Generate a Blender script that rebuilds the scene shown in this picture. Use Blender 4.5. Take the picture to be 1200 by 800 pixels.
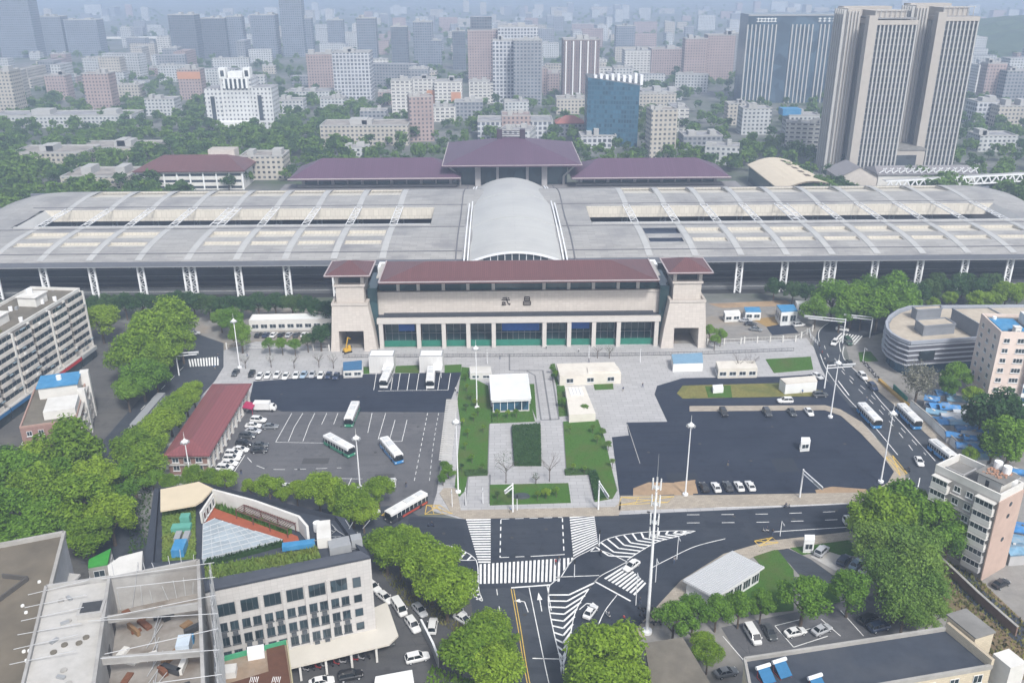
import bpy, math, random
from mathutils import Vector, Matrix
random.seed(7)
R=math.radians
for o in list(bpy.data.objects): bpy.data.objects.remove(o)
SC=bpy.context.scene; COL=SC.collection
# ------------------------------------------------------------------ camera
HC=120.; PITCH=R(22.6); YAW=R(.88); ROLL=R(.25); FPX=1043.
Fv=Vector((math.sin(YAW)*math.cos(PITCH),math.cos(YAW)*math.cos(PITCH),-math.sin(PITCH)))
r0=Vector((math.cos(YAW),-math.sin(YAW),0)); u0=r0.cross(Fv)
Rv=r0*math.cos(ROLL)-u0*math.sin(ROLL); Uv=u0*math.cos(ROLL)+r0*math.sin(ROLL)
cd=bpy.data.cameras.new('camera'); cam=bpy.data.objects.new('camera',cd); COL.objects.link(cam)
m=Matrix((Rv,Uv,-Fv)).transposed().to_4x4(); m.translation=Vector((0,0,HC)); cam.matrix_world=m
cd.sensor_width=36; cd.sensor_fit='HORIZONTAL'; cd.lens=36*FPX/1200; cd.clip_start=1; cd.clip_end=20000
SC.camera=cam
def ray(x,y): return Fv+Rv*((x-600)/FPX)+Uv*((400-y)/FPX)
def G(x,y,z=0.):                       # where the survey line through a photo point meets the level z
    d=ray(x,y); t=(z-HC)/d.z; return Vector((d.x*t,d.y*t,z))
def GY(x,y,Y):
    d=ray(x,y); t=Y/d.y; return Vector((d.x*t,Y,HC+d.z*t))
# ------------------------------------------------------------------ world, sun, exposure
SUN_EL=R(48); SUN_AZ=R(158)            # azimuth measured from +Y towards +X
w=bpy.data.worlds.new('World'); SC.world=w; w.use_nodes=True
nt=w.node_tree; bg=nt.nodes['Background']
sky=nt.nodes.new('ShaderNodeTexSky'); sky.sky_type='NISHITA'; sky.sun_disc=False
sky.sun_elevation=SUN_EL; sky.sun_rotation=SUN_AZ; sky.air_density=1.0; sky.dust_density=3.0; sky.ozone_density=1.0
hs=nt.nodes.new('ShaderNodeHueSaturation'); hs.inputs['Saturation'].default_value=.5      # overcast: the sky is nearly white
nt.links.new(sky.outputs[0],hs.inputs['Color']); nt.links.new(hs.outputs[0],bg.inputs[0]); bg.inputs[1].default_value=.13
sl=bpy.data.lights.new('sun','SUN'); sl.energy=2.5; sl.angle=R(9); sl.color=(1,.975,.94)
so=bpy.data.objects.new('sun',sl); COL.objects.link(so)
sd=Vector((math.sin(SUN_AZ)*math.cos(SUN_EL),math.cos(SUN_AZ)*math.cos(SUN_EL),math.sin(SUN_EL)))
so.rotation_euler=sd.to_track_quat('Z','Y').to_euler()
SC.view_settings.view_transform='Standard'; SC.view_settings.look='None'
SC.view_settings.gamma=1; SC.view_settings.use_curve_mapping=False
SC.view_settings.exposure=.6
SC.render.engine='CYCLES'
cy=SC.cycles; cy.use_denoising=True; cy.max_bounces=5; cy.diffuse_bounces=3; cy.glossy_bounces=2
cy.transmission_bounces=3; cy.volume_bounces=1; cy.transparent_max_bounces=6
try: cy.denoiser='OPENIMAGEDENOISE'
except Exception: pass
# ------------------------------------------------------------------ materials
def s2l(c): return tuple((v/255/12.92 if v/255<=.04045 else ((v/255+.055)/1.055)**2.4) for v in c)
class NT:
    def __init__(s,name):
        s.m=bpy.data.materials.new(name); s.m.use_nodes=True; s.t=s.m.node_tree; s.b=s.t.nodes['Principled BSDF']
    def n(s,k,**kw):
        x=s.t.nodes.new('ShaderNode'+k)
        for a,v in kw.items(): setattr(x,a,v)
        return x
    def l(s,a,b): s.t.links.new(a,b)
    def math(s,op,a,b=None):
        x=s.n('Math',operation=op)
        for i,v in enumerate((a,b)):
            if v is None: continue
            if isinstance(v,(int,float)): x.inputs[i].default_value=v
            else: s.l(v,x.inputs[i])
        return x.outputs[0]
    def mix(s,f,a,b):
        x=s.n('Mix',data_type='RGBA')
        for i,v in ((0,f),(6,a),(7,b)):
            if isinstance(v,(int,float)): x.inputs[i].default_value=v
            elif isinstance(v,tuple): x.inputs[i].default_value=(*v[:3],1)
            else: s.l(v,x.inputs[i])
        return x.outputs[2]
    def noise(s,vec,scale,detail=4,rough=.6):
        x=s.n('TexNoise'); x.inputs['Scale'].default_value=scale; x.inputs['Detail'].default_value=detail; x.inputs['Roughness'].default_value=rough
        if vec is not None: s.l(vec,x.inputs['Vector'])
        return x.outputs['Fac']
    def ramp(s,f,p0,p1):
        x=s.n('MapRange'); x.inputs[1].default_value=p0; x.inputs[2].default_value=p1; s.l(f,x.inputs[0]); return x.outputs[0]
    def pos(s): return s.n('NewGeometry').outputs['Position']
    def obj(s): return s.n('TexCoord').outputs['Object']
MC={}
def M(name,col,rough=.8,var=.12,scale=.4,col2=None,amt=.5,scale2=.05,spec=.3,metal=0.,bump=0.,coat=0.):
    """plain weathered surface: fine grain plus larger stains of col2"""
    if name in MC: return MC[name]
    k=NT(name); p=k.pos()
    f=k.noise(p,scale,5,.65); lo=tuple(c*(1-var) for c in col); hi=tuple(min(1,c*(1+var)) for c in col)
    c=k.mix(k.ramp(f,.25,.75),lo,hi)
    if col2: c=k.mix(k.math('MULTIPLY',k.ramp(k.noise(p,scale2,5,.6),.48,.68),amt),c,col2)
    k.l(c,k.b.inputs['Base Color']); k.b.inputs['Roughness'].default_value=rough; k.b.inputs['Specular IOR Level'].default_value=spec
    k.b.inputs['Metallic'].default_value=metal; k.b.inputs['Coat Weight'].default_value=coat
    if bump:
        b=k.n('Bump'); b.inputs['Strength'].default_value=bump; b.inputs['Distance'].default_value=.1; k.l(f,b.inputs['Height']); k.l(b.outputs[0],k.b.inputs['Normal'])
    MC[name]=k.m; return k.m
def MT(name,col,mortar,bw,bh,ms=.02,rough=.7,var=.08,axis='wall',spec=.3,col2=None,amt=.3,scale2=.06,offset=.5):
    """tiled / panelled / seamed surface; axis 'wall' lays the pattern along the wall, 'top' on the level"""
    if name in MC: return MC[name]
    k=NT(name); tc=k.n('TexCoord'); sx=k.n('SeparateXYZ'); k.l(tc.outputs['Object'],sx.inputs[0])
    cb=k.n('CombineXYZ')
    if axis=='wall':
        n=k.n('SeparateXYZ'); k.l(tc.outputs['Normal'],n.inputs[0])
        u=k.math('SUBTRACT',k.math('MULTIPLY',sx.outputs[1],n.outputs[0]),k.math('MULTIPLY',sx.outputs[0],n.outputs[1]))
        k.l(u,cb.inputs[0]); k.l(sx.outputs[2],cb.inputs[1])
    else:
        k.l(sx.outputs[0],cb.inputs[0]); k.l(sx.outputs[1],cb.inputs[1])
    b=k.n('TexBrick'); b.offset=offset; k.l(cb.outputs[0],b.inputs['Vector'])
    b.inputs['Scale'].default_value=1; b.inputs['Mortar Size'].default_value=ms; b.inputs['Brick Width'].default_value=bw; b.inputs['Row Height'].default_value=bh
    b.inputs['Color1'].default_value=(*[c*(1-var) for c in col],1); b.inputs['Color2'].default_value=(*[min(1,c*(1+var)) for c in col],1); b.inputs['Mortar'].default_value=(*mortar,1)
    c=b.outputs['Color']; p=k.pos()
    c=k.mix(k.math('MULTIPLY',k.noise(p,.7,5),.18),c,tuple(v*.6 for v in col))
    if col2: c=k.mix(k.math('MULTIPLY',k.ramp(k.noise(p,scale2,5,.6),.48,.7),amt),c,col2)
    k.l(c,k.b.inputs['Base Color']); k.b.inputs['Roughness'].default_value=rough; k.b.inputs['Specular IOR Level'].default_value=spec
    MC[name]=k.m; return k.m
def MG(name,col,rough=.12,var=.35,scale=.25):
    """window glass seen by day from outside: dark, glossy, uneven from pane to pane"""
    if name in MC: return MC[name]
    k=NT(name); v=k.n('TexVoronoi'); v.inputs['Scale'].default_value=scale; k.l(k.pos(),v.inputs['Vector'])
    sx=k.n('SeparateColor'); k.l(v.outputs['Color'],sx.inputs[0])
    c=k.mix(sx.outputs[0],tuple(c*(1-var) for c in col),tuple(c*(1+var*1.4) for c in col))
    k.l(c,k.b.inputs['Base Color']); k.b.inputs['Roughness'].default_value=rough; k.b.inputs['Specular IOR Level'].default_value=.6
    MC[name]=k.m; return k.m
def MF(name,wall,glass,bay=3.4,floor=3.1,wf=.5,hf=.5,roof=(.25,.25,.26),band=0.):
    """facade of a distant block: window openings set out along each wall and floor by floor"""
    if name in MC: return MC[name]
    k=NT(name); tc=k.n('TexCoord'); sx=k.n('SeparateXYZ'); k.l(tc.outputs['Object'],sx.inputs[0])
    n=k.n('SeparateXYZ'); k.l(tc.outputs['Normal'],n.inputs[0])
    u=k.math('SUBTRACT',k.math('MULTIPLY',sx.outputs[1],n.outputs[0]),k.math('MULTIPLY',sx.outputs[0],n.outputs[1]))
    fu=k.math('FRACT',k.math('ADD',k.math('DIVIDE',u,bay),50.25)); fz=k.math('FRACT',k.math('DIVIDE',sx.outputs[2],floor))
    wu=k.math('LESS_THAN',k.math('ABSOLUTE',k.math('SUBTRACT',fu,.5)),wf/2); wz=k.math('LESS_THAN',k.math('ABSOLUTE',k.math('SUBTRACT',fz,.55)),hf/2)
    side=k.math('LESS_THAN',k.math('ABSOLUTE',n.outputs[2]),.5)
    msk=k.math('MULTIPLY',k.math('MULTIPLY',wu,wz),side)
    wn=k.n('TexWhiteNoise',noise_dimensions='3D'); cb=k.n('CombineXYZ')
    k.l(k.math('FLOOR',k.math('ADD',k.math('DIVIDE',u,bay),50.25)),cb.inputs[0]); k.l(k.math('FLOOR',k.math('DIVIDE',sx.outputs[2],floor)),cb.inputs[1]); k.l(cb.outputs[0],wn.inputs['Vector'])
    g=k.mix(wn.outputs['Value'],tuple(c*.6 for c in glass),tuple(c*1.7 for c in glass))
    wl=k.mix(k.ramp(k.noise(k.pos(),.08,5),.3,.7),tuple(c*.85 for c in wall),tuple(min(1,c*1.1) for c in wall))
    if band:
        wl=k.mix(k.math('MULTIPLY',k.math('LESS_THAN',fz,.2),band),wl,tuple(c*.55 for c in wall))
    rf=k.mix(k.ramp(k.noise(k.pos(),.15,5),.35,.65),tuple(c*.7 for c in roof),tuple(c*1.3 for c in roof))
    c=k.mix(side,rf,wl); c=k.mix(msk,c,g)
    k.l(c,k.b.inputs['Base Color']); k.l(k.math('SUBTRACT',.85,k.math('MULTIPLY',msk,.6)),k.b.inputs['Roughness']); k.b.inputs['Specular IOR Level'].default_value=.35
    MC[name]=k.m; return k.m
def MA(name,col,wear,patch,streak=.3):
    '''asphalt: grain, worn lanes, crazing cracks, oil spots and squared repair patches'''
    if name in MC: return MC[name]
    k=NT(name); ps=k.pos()
    c=k.mix(k.ramp(k.noise(ps,3.,6,.7),.3,.7),tuple(v*.8 for v in col),tuple(v*1.2 for v in col))
    c=k.mix(k.math('MULTIPLY',k.ramp(k.noise(ps,.09,6,.65),.42,.66),.75),c,wear)
    mp=k.n('Mapping'); mp.inputs['Scale'].default_value=(.05,.6,1); mp.inputs['Rotation'].default_value=(0,0,.06); k.l(ps,mp.inputs['Vector'])
    c=k.mix(k.math('MULTIPLY',k.ramp(k.noise(mp.outputs[0],1.,4,.6),.5,.7),streak),c,tuple(v*.55 for v in col))
    br=k.n('TexBrick'); br.inputs['Scale'].default_value=1; br.inputs['Brick Width'].default_value=17; br.inputs['Row Height'].default_value=6.5; br.inputs['Mortar Size'].default_value=.05; br.inputs['Color1'].default_value=(0,0,0,1); br.inputs['Color2'].default_value=(1,1,1,1); br.inputs['Mortar'].default_value=(.1,.1,.1,1); k.l(ps,br.inputs['Vector'])
    c=k.mix(k.math('MULTIPLY',k.ramp(br.outputs['Color'],.82,.84),.5),c,patch)
    vo=k.n('TexVoronoi',feature='DISTANCE_TO_EDGE'); vo.inputs['Scale'].default_value=.16; k.l(ps,vo.inputs['Vector'])
    c=k.mix(k.math('MULTIPLY',k.math('LESS_THAN',vo.outputs['Distance'],.006),k.math('MULTIPLY',k.ramp(k.noise(ps,.2,2),.5,.6),.6)),c,tuple(v*.4 for v in col))
    sp=k.n('TexVoronoi'); sp.inputs['Scale'].default_value=.33; k.l(ps,sp.inputs['Vector'])
    c=k.mix(k.math('MULTIPLY',k.ramp(sp.outputs['Distance'],.28,.1),.35),c,tuple(v*.45 for v in col))
    k.l(c,k.b.inputs['Base Color']); k.b.inputs['Roughness'].default_value=.75; k.b.inputs['Specular IOR Level'].default_value=.3; MC[name]=k.m; return k.m
def MLEAF(name,col,col2,hue=.5):
    if name in MC: return MC[name]
    k=NT(name); g=k.n('NewGeometry'); oi=k.n('ObjectInfo')
    a=k.mix(g.outputs['Random Per Island'],tuple(c*.7 for c in col),col2)
    b=k.mix(k.math('MULTIPLY',k.ramp(oi.outputs['Random'],.45,.0),hue*1.3),a,tuple((c*.5+d*.35) for c,d in zip(col,(.04,.13,.02))))
    b=k.mix(k.math('MULTIPLY',k.ramp(oi.outputs['Random'],.55,1.),.6),b,tuple(c*.75+d*.5 for c,d in zip(col2,(.16,.18,.02))))
    f=k.ramp(k.noise(k.pos(),.35,3),.35,.7)
    c=k.mix(k.math('MULTIPLY',f,.55),b,col2)
    k.l(c,k.b.inputs['Base Color']); k.b.inputs['Roughness'].default_value=.6; k.b.inputs['Specular IOR Level'].default_value=.25
    tr=k.n('BsdfTranslucent'); k.l(c,tr.inputs[0]); mx=k.n('MixShader'); mx.inputs[0].default_value=.4
    out=k.t.nodes['Material Output']; k.l(k.b.outputs[0],mx.inputs[1]); k.l(tr.outputs[0],mx.inputs[2]); k.l(mx.outputs[0],out.inputs[0])
    MC[name]=k.m; return k.m
# ------------------------------------------------------------------ mesh builder
class MB:
    def __init__(s,T=None): s.v=[]; s.f=[]; s.mi=[]; s.T=T; s.cur=0
    def mat(s,i): s.cur=i; return s
    def add(s,vs,fs):
        b=len(s.v)
        for p in vs:
            p=Vector(p); s.v.append(tuple(s.T@p) if s.T else tuple(p))
        for f in fs: s.f.append([i+b for i in f]); s.mi.append(s.cur)
        return s
    def box(s,x0,x1,y0,y1,z0,z1,bottom=True):
        vs=[(x0,y0,z0),(x1,y0,z0),(x1,y1,z0),(x0,y1,z0),(x0,y0,z1),(x1,y0,z1),(x1,y1,z1),(x0,y1,z1)]
        fs=[(4,5,6,7),(0,1,5,4),(1,2,6,5),(2,3,7,6),(3,0,4,7)]
        if bottom: fs.append((3,2,1,0))
        return s.add(vs,fs)
    def cbox(s,c,sz,rz=0.):
        x,y,z=c; a,b,h=sz[0]/2,sz[1]/2,sz[2]; co,si=math.cos(rz),math.sin(rz)
        vs=[]
        for zz in (z,z+h):
            for dx,dy in ((-a,-b),(a,-b),(a,b),(-a,b)): vs.append((x+dx*co-dy*si,y+dx*si+dy*co,zz))
        return s.add(vs,[(4,5,6,7),(0,1,5,4),(1,2,6,5),(2,3,7,6),(3,0,4,7),(3,2,1,0)])
    def prism(s,poly,z0,z1,top=True,bottom=False):
        poly=[(p[0],p[1]) for p in poly]
        if sum(poly[i][0]*poly[(i+1)%len(poly)][1]-poly[(i+1)%len(poly)][0]*poly[i][1] for i in range(len(poly)))<0: poly=poly[::-1]
        n=len(poly); vs=[(*p,z0) for p in poly]+[(*p,z1) for p in poly]
        fs=[(i,(i+1)%n,n+(i+1)%n,n+i) for i in range(n)]
        if top: fs.append(tuple(range(n,2*n)))
        if bottom: fs.append(tuple(range(n))[::-1])
        return s.add(vs,fs)
    def sheet(s,poly,z):
        poly=[(p[0],p[1]) for p in poly]
        if sum(poly[i][0]*poly[(i+1)%len(poly)][1]-poly[(i+1)%len(poly)][0]*poly[i][1] for i in range(len(poly)))<0: poly=poly[::-1]
        return s.add([(*p,z) for p in poly],[tuple(range(len(poly)))])
    def quad(s,a,b,c,d): return s.add([a,b,c,d],[(0,1,2,3)])
    def tube(s,p0,p1,r0_,r1_=None,n=8,cap=True):
        p0=Vector(p0); p1=Vector(p1); d=(p1-p0)
        if d.length<1e-6: return s
        d.normalize(); r1_=r0_ if r1_ is None else r1_
        a=d.orthogonal().normalized(); b=d.cross(a)
        vs=[]
        for p,r in ((p0,r0_),(p1,r1_)):
            for i in range(n):
                t=2*math.pi*i/n; vs.append(p+a*math.cos(t)*r+b*math.sin(t)*r)
        fs=[(i,(i+1)%n,n+(i+1)%n,n+i) for i in range(n)]
        if cap: fs+= [tuple(range(n))[::-1],tuple(range(n,2*n))]
        return s.add(vs,fs)
    def bar(s,p0,p1,w,h=None,up=(0,0,1)):
        p0=Vector(p0); p1=Vector(p1); d=(p1-p0).normalized(); h=h or w; up=Vector(up)
        a=d.cross(up)
        if a.length<1e-4: a=d.orthogonal()
        a.normalize(); b=a.cross(d)
        vs=[p+a*sx*w/2+b*sy*h/2 for p in (p0,p1) for sx,sy in ((-1,-1),(1,-1),(1,1),(-1,1))]
        return s.add(vs,[(0,1,5,4),(1,2,6,5),(2,3,7,6),(3,0,4,7),(0,3,2,1),(4,5,6,7)])
    def strip(s,pts,wd,z):
        """flat painted line of width wd along ground points"""
        pts=[Vector((p[0],p[1],0)) for p in pts]; L=[];Rr=[]
        for i,p in enumerate(pts):
            d=(pts[min(i+1,len(pts)-1)]-pts[max(i-1,0)]).normalized(); n=Vector((-d.y,d.x,0))*wd/2
            L.append((p.x+n.x,p.y+n.y,z)); Rr.append((p.x-n.x,p.y-n.y,z))
        n=len(pts)
        return s.add(Rr+L,[(i,i+1,n+i+1,n+i) for i in range(n-1)])
    def hip(s,x0,x1,y0,y1,z,rise,ridge=None,axis='x',over=0,thick=.35):
        """hipped roof with eaves; ridge = how far the ridge ends stand in from the short sides"""
        x0-=over;x1+=over;y0-=over;y1+=over
        if axis=='x':
            yi=(y0+y1)/2; ri=(y1-y0)/2 if ridge is None else ridge; a=(x0+ri,yi,z+rise); b=(x1-ri,yi,z+rise)
            vs=[(x0,y0,z),(x1,y0,z),(x1,y1,z),(x0,y1,z),a,b]; fs=[(0,1,5,4),(1,2,5),(2,3,4,5),(3,0,4)]
        else:
            xi=(x0+x1)/2; ri=(x1-x0)/2 if ridge is None else ridge; a=(xi,y0+ri,z+rise); b=(xi,y1-ri,z+rise)
            vs=[(x0,y0,z),(x1,y0,z),(x1,y1,z),(x0,y1,z),a,b]; fs=[(0,1,4),(1,2,5,4),(2,3,5),(3,0,4,5)]
        s.add(vs,fs); s.box(x0,x1,y0,y1,z-thick,z-.003)
        return s
    def build(s,name,mat,parent=None,smooth=False,loc=None,rz=None):
        me=bpy.data.meshes.new(name); me.from_pydata(s.v,[],s.f)
        mats=mat if isinstance(mat,(list,tuple)) else [mat]
        for x in mats: me.materials.append(x)
        if len(mats)>1: me.polygons.foreach_set('material_index',s.mi)
        if smooth: me.polygons.foreach_set('use_smooth',[True]*len(me.polygons))
        me.update()
        o=bpy.data.objects.new(name,me); COL.objects.link(o)
        if parent: o.parent=parent
        if loc is not None: o.location=loc
        if rz is not None: o.rotation_euler=(0,0,rz)
        return o
def tag(o,label=None,cat=None,group=None,kind=None):
    if label: o['label']=label
    if cat: o['category']=cat
    if group: o['group']=group
    if kind: o['kind']=kind
    return o
def thing(name,label,cat,loc=(0,0,0),rz=0.,group=None):
    o=bpy.data.objects.new(name,None); COL.objects.link(o); o.location=loc; o.rotation_euler=(0,0,rz); o.empty_display_size=1
    return tag(o,label,cat,group)
def copy_tree(o,parent=None):
    c=o.copy(); COL.objects.link(c)
    if parent: c.parent=parent
    for ch in o.children: copy_tree(ch,c)
    return c
def inst(name,mesh,parent,loc=(0,0,0),rz=0.,scale=None):
    o=bpy.data.objects.new(name,mesh); COL.objects.link(o); o.parent=parent; o.location=loc; o.rotation_euler=(0,0,rz)
    if scale: o.scale=scale
    return o
def struct(name,mb,mat): return tag(mb.build(name,mat),kind='structure')
def PP(*px,z=0.): return [G(x,y,z) for x,y in px]
def frame(pa,pb):
    """origin and heading of a wall line running from ground point pa to pb"""
    d=pb-pa; return pa.copy(),math.atan2(d.y,d.x),d.length
WORDS=['first','second','third','fourth','fifth','sixth','seventh','eighth','ninth','tenth','eleventh','twelfth','thirteenth','fourteenth','fifteenth','sixteenth','seventeenth','eighteenth','nineteenth','twentieth']
# ------------------------------------------------------------------ common materials
WHITE=M('white_paint',(.72,.73,.72),.55,.06,1.2,(.5,.49,.46),.35,.3)
WHITEM=M('white_metal',(.74,.75,.76),.4,.05,1.0,(.55,.55,.55),.2,.2)
PAINT=M('road_paint',(.78,.78,.76),.7,.12,1.5,(.4,.4,.4),.45,.6)
YPAINT=M('yellow_road_paint',(.62,.42,.08),.7,.15,1.5,(.3,.25,.1),.3,.6)
ASPH_N=MA('fresh_asphalt',(.019,.025,.042),(.029,.037,.056),(.025,.03,.046),.5)
ASPH=MA('worn_asphalt',(.118,.118,.124),(.082,.083,.09),(.075,.076,.083),.4)
ROADM=MA('road_asphalt',(.043,.050,.062),(.066,.072,.082),(.035,.04,.05),.4)
CONC=M('concrete',(.33,.32,.30),.85,.15,.6,(.22,.21,.19),.5,.1)
LCONC=M('pale_concrete',(.43,.42,.40),.85,.12,.6,(.36,.34,.30),.5,.1)
PAVE=MT('grey_granite_paving',(.40,.395,.395),(.25,.25,.25),3.2,1.6,.06,.65,.07,'top',col2=(.27,.265,.27),amt=.5,scale2=.04)
SIDEW=MT('beige_pavement',(.36,.315,.255),(.25,.22,.18),1.0,.6,.03,.85,.12,'top',col2=(.24,.215,.18),amt=.6)
KERB=M('kerb_stone',(.42,.41,.39),.8,.1,1)
GRASSM=M('grass_blades',(.055,.125,.020),.85,.25,2.2,(.085,.105,.032),.75,.13,spec=.1,bump=.2)
DRYG=M('dry_grass',(.17,.16,.05),.85,.25,1.2,(.07,.10,.03),.8,.1,spec=.15,bump=.5)
SANDM=M('bare_sand',(.34,.24,.15),.9,.2,.5,(.18,.13,.09),.6,.1)
DARKM=M('dark_metal',(.05,.052,.056),.5,.2,1)
GREYM=M('grey_metal',(.28,.29,.30),.45,.1,1)
BLACK=M('black_rubber',(.016,.016,.017),.75,.2,2)
GLASS=MG('dark_window_glass',(.03,.042,.05))
TEAL=MG('teal_curtain_glass',(.025,.055,.062),.1,.35,.15)
BLUEG=MG('blue_curtain_glass',(.03,.075,.12),.1,.4,.2)
PURP=MT('plum_metal_roof',(.135,.062,.062),(.07,.035,.04),.7,40,.05,.45,.07,'top',spec=.4,col2=(.085,.045,.048),amt=.5,scale2=.03)
PURPB=M('plum_roof_trim',(.075,.04,.05),.5,.1,1)
CREAM=MT('cream_stone_cladding',(.54,.495,.45),(.42,.38,.34),1.25,.85,.03,.75,.06,'wall',col2=(.45,.41,.37),amt=.4,scale2=.05,offset=0)
CREAMP=MT('cream_translucent_panel',(.53,.50,.435),(.42,.395,.34),1.6,30,.12,.6,.05,'top')
# ------------------------------------------------------------------ ground
gm=NT('city_ground'); p=gm.pos()
c=gm.mix(gm.ramp(gm.noise(p,.013,6,.65),.4,.6),(.05,.075,.035),(.17,.17,.165))
c=gm.mix(gm.math('MULTIPLY',gm.ramp(gm.noise(p,.12,5,.6),.45,.6),.7),c,(.085,.09,.085))
gm.l(c,gm.b.inputs['Base Color']); gm.b.inputs['Roughness'].default_value=.9
mb=MB(); N=6
mb.quad((-9000,-300,0),(9000,-300,0),(9000,14000,0),(-9000,14000,0))
struct('ground',mb,gm.m)
zl=[.0]
def lay(name,px,mat,z): 
    return struct(name,MB().sheet(PP(*px),z),mat)
# forecourt, side yards and pavements
lay('forecourt_paving',[(205,455),(235,418),(300,400),(390,408),(826,402),(945,396),(964,420),(1000,470),(1066,575),(1035,590),(725,604),(540,608),(505,598),(495,577),(150,580)],PAVE,.02)
lay('station_yard',[(232,412),(225,362),(1030,352),(950,402),(826,404),(390,411)],M('yard_concrete',(.22,.21,.195),.9,.2,.3,(.3,.24,.17),.7,.06),.016)
lay('neighbourhood_yard',[(-150,760),(-150,470),(60,360),(225,395),(200,450),(130,560),(180,640),(250,800),(200,930)],MA('yard_asphalt',(.09,.09,.09),(.13,.125,.115),(.07,.07,.07),.3),.012)
lay('south_pavement',[(490,640),(560,700),(540,800),(530,900),(250,900),(200,800),(150,660),(300,590)],MA('lane_asphalt',(.075,.076,.08),(.10,.098,.095),(.055,.055,.06),.3),.022)
lay('east_pavement',[(1085,545),(1000,440),(990,400),(1010,390),(1300,380),(1400,560),(1400,900),(700,900),(735,750),(800,683),(850,652),(900,637),(1005,624)],M('east_yard_concrete',(.24,.23,.215),.9,.2,.4,(.16,.15,.13),.7,.07),.012)
# roads
lay('west_road',[(262,402),(228,390),(215,418),(170,460),(122,515),(95,600),(110,660),(175,660),(172,640),(150,572),(186,520),(252,446),(262,430)],ROADM,.03)
lay('station_road',[(300,600),(470,592),(490,604),(545,608),(725,603),(1030,589),(1062,573),(1066,556),(1048,535),(1012,496),(988,473),(972,450),(962,430),(953,405),(958,388),(978,372),(1010,366),(1130,350),(1130,372),(1055,384),(1020,394),(990,400),(985,412),(992,425),(1010,440),(1032,461),(1060,485),(1088,511),(1120,541),(1112,560),(1080,598),(1005,622),(900,634),(848,649),(798,680),(735,748),(700,800),(660,900),(530,900),(560,800),(552,700),(497,640),(300,650)],ROADM,.034)
# the freshly laid, darker carriageway of the junction
lay('junction_road',[(480,605),(545,608),(725,603),(880,597),(1000,590),(1030,589),(1062,573),(1080,598),(1005,622),(900,634),(848,649),(798,680),(735,748),(690,740),(600,688),(560,690),(497,640),(470,640)],MA('junction_asphalt',(.028,.034,.047),(.045,.051,.063),(.022,.027,.038),.5),.040)
# coach park (west) and car park (east)
lay('west_lot_worn',[(300,470),(525,478),(512,577),(505,600),(480,606),(215,590),(225,560)],ASPH,.032)
lay('west_lot_fresh',[(297,447),(400,439),(541,436),(523,483),(330,482),(306,472),(292,472)],ASPH_N,.038)
lay('east_lot',[(717,512),(737,510),(734,495),(782,494),(767,462),(770,452),(800,443),(915,441),(962,438),(985,463),(1000,480),(1050,555),(1044,572),(1020,580),(727,588)],ASPH_N,.036)
mb=MB()
for poly in ([(727,581),(850,580),(1018,577),(1040,566),(1048,552),(1062,566),(1052,582),(1030,588),(725,598)],):
    mb.prism(PP(*poly),.0,.14)
for poly in ([(808,476),(967,475),(985,480),(1010,495),(1041,530),(1060,554),(1062,566),(1050,556),(1036,537),(1009,508),(985,487),(966,480.5),(808,482)],):
    mb.prism(PP(*poly),.0,.145)
for poly in ([(515,578),(520,572),(535,572),(540,598),(720,594),(728,588),(727,598),(725,604),(545,608),(530,603)],):
    mb.prism(PP(*poly),.0,.14)
mb.prism(PP((900,634),(1005,622),(1000,632),(905,645),(860,660),(805,693),(742,760),(735,748),(798,680),(848,649)),.0,.14)
mb.prism(PP((1010,436),(1036,452),(1067,478),(1092,501),(1132,538),(1122,541),(1088,511),(1060,485),(1032,461),(1010,441)),.0,.13)
struct('pavement',mb,SIDEW)
mb=MB()
mb.sheet(PP((742,572),(760,565),(815,566),(818,578),(742,581)),.05)
mb.sheet(PP((955,574),(975,570),(1015,573),(1018,577),(957,578)),.052)
mb.sheet(PP((790,565),(815,562),(812,580),(790,580)),.054)
struct('sand_patch',mb,SANDM)
# lawns: built up a little inside kerbs
def lawn(name,px,mat,n=900,h=.35):
    h=h*.28
    poly=PP(*px); mb=MB(); mb.prism(poly,0,.12)
    xs=[p.x for p in poly]; ys=[p.y for p in poly]
    def inside(x,y):
        c=False; j=len(poly)-1
        for i in range(len(poly)):
            if (poly[i].y>y)!=(poly[j].y>y) and x<(poly[j].x-poly[i].x)*(y-poly[i].y)/(poly[j].y-poly[i].y)+poly[i].x: c=not c
            j=i
        return c
    k=0
    for _ in range(n*6):
        if k>=n: break
        x=random.uniform(min(xs),max(xs)); y=random.uniform(min(ys),max(ys))
        if not inside(x,y): continue
        k+=1; a=random.uniform(0,6.28); s=random.uniform(.08,.22); hh=random.uniform(.4,1)*h
        dx,dy=math.cos(a)*s,math.sin(a)*s
        mb.add([(x-dx,y-dy,.11),(x+dx,y+dy,.11),(x+dx*.3-dy*.5,y+dy*.3+dx*.5,.12+hh)],[(0,1,2)])
    return tag(mb.build(name,mat),kind='stuff')
lawn('lawn',[(541,430),(556,432),(558,445),(572,452),(575,475),(577,495),(573,497),(571,555),(548,558),(545,575),(538,582),(533,570),(540,500),(536,470)],GRASSM,2200)
lawn('lawn',[(575,477),(622,473),(627,494),(576,496)],GRASSM,700,.7)
lawn('lawn',[(620,450),(626,450),(629,492),(622,475)],GRASSM,200)
lawn('lawn',[(574,568),(666,566),(669,589),(574,592)],GRASSM,700,.4)
lawn('lawn',[(660,494),(701,492),(709,515),(723,575),(718,584),(697,588),(690,553),(664,553)],GRASSM,2200,.3)
lawn('lawn',[(645,427),(650,426),(656,449),(652,452)],GRASSM,150)
lawn('lawn',[(652,452),(661,451),(668,487),(655,488)],GRASSM,300,.7)
lawn('lawn',[(695,448),(718,447),(719,456),(697,457)],GRASSM,120)
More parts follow.
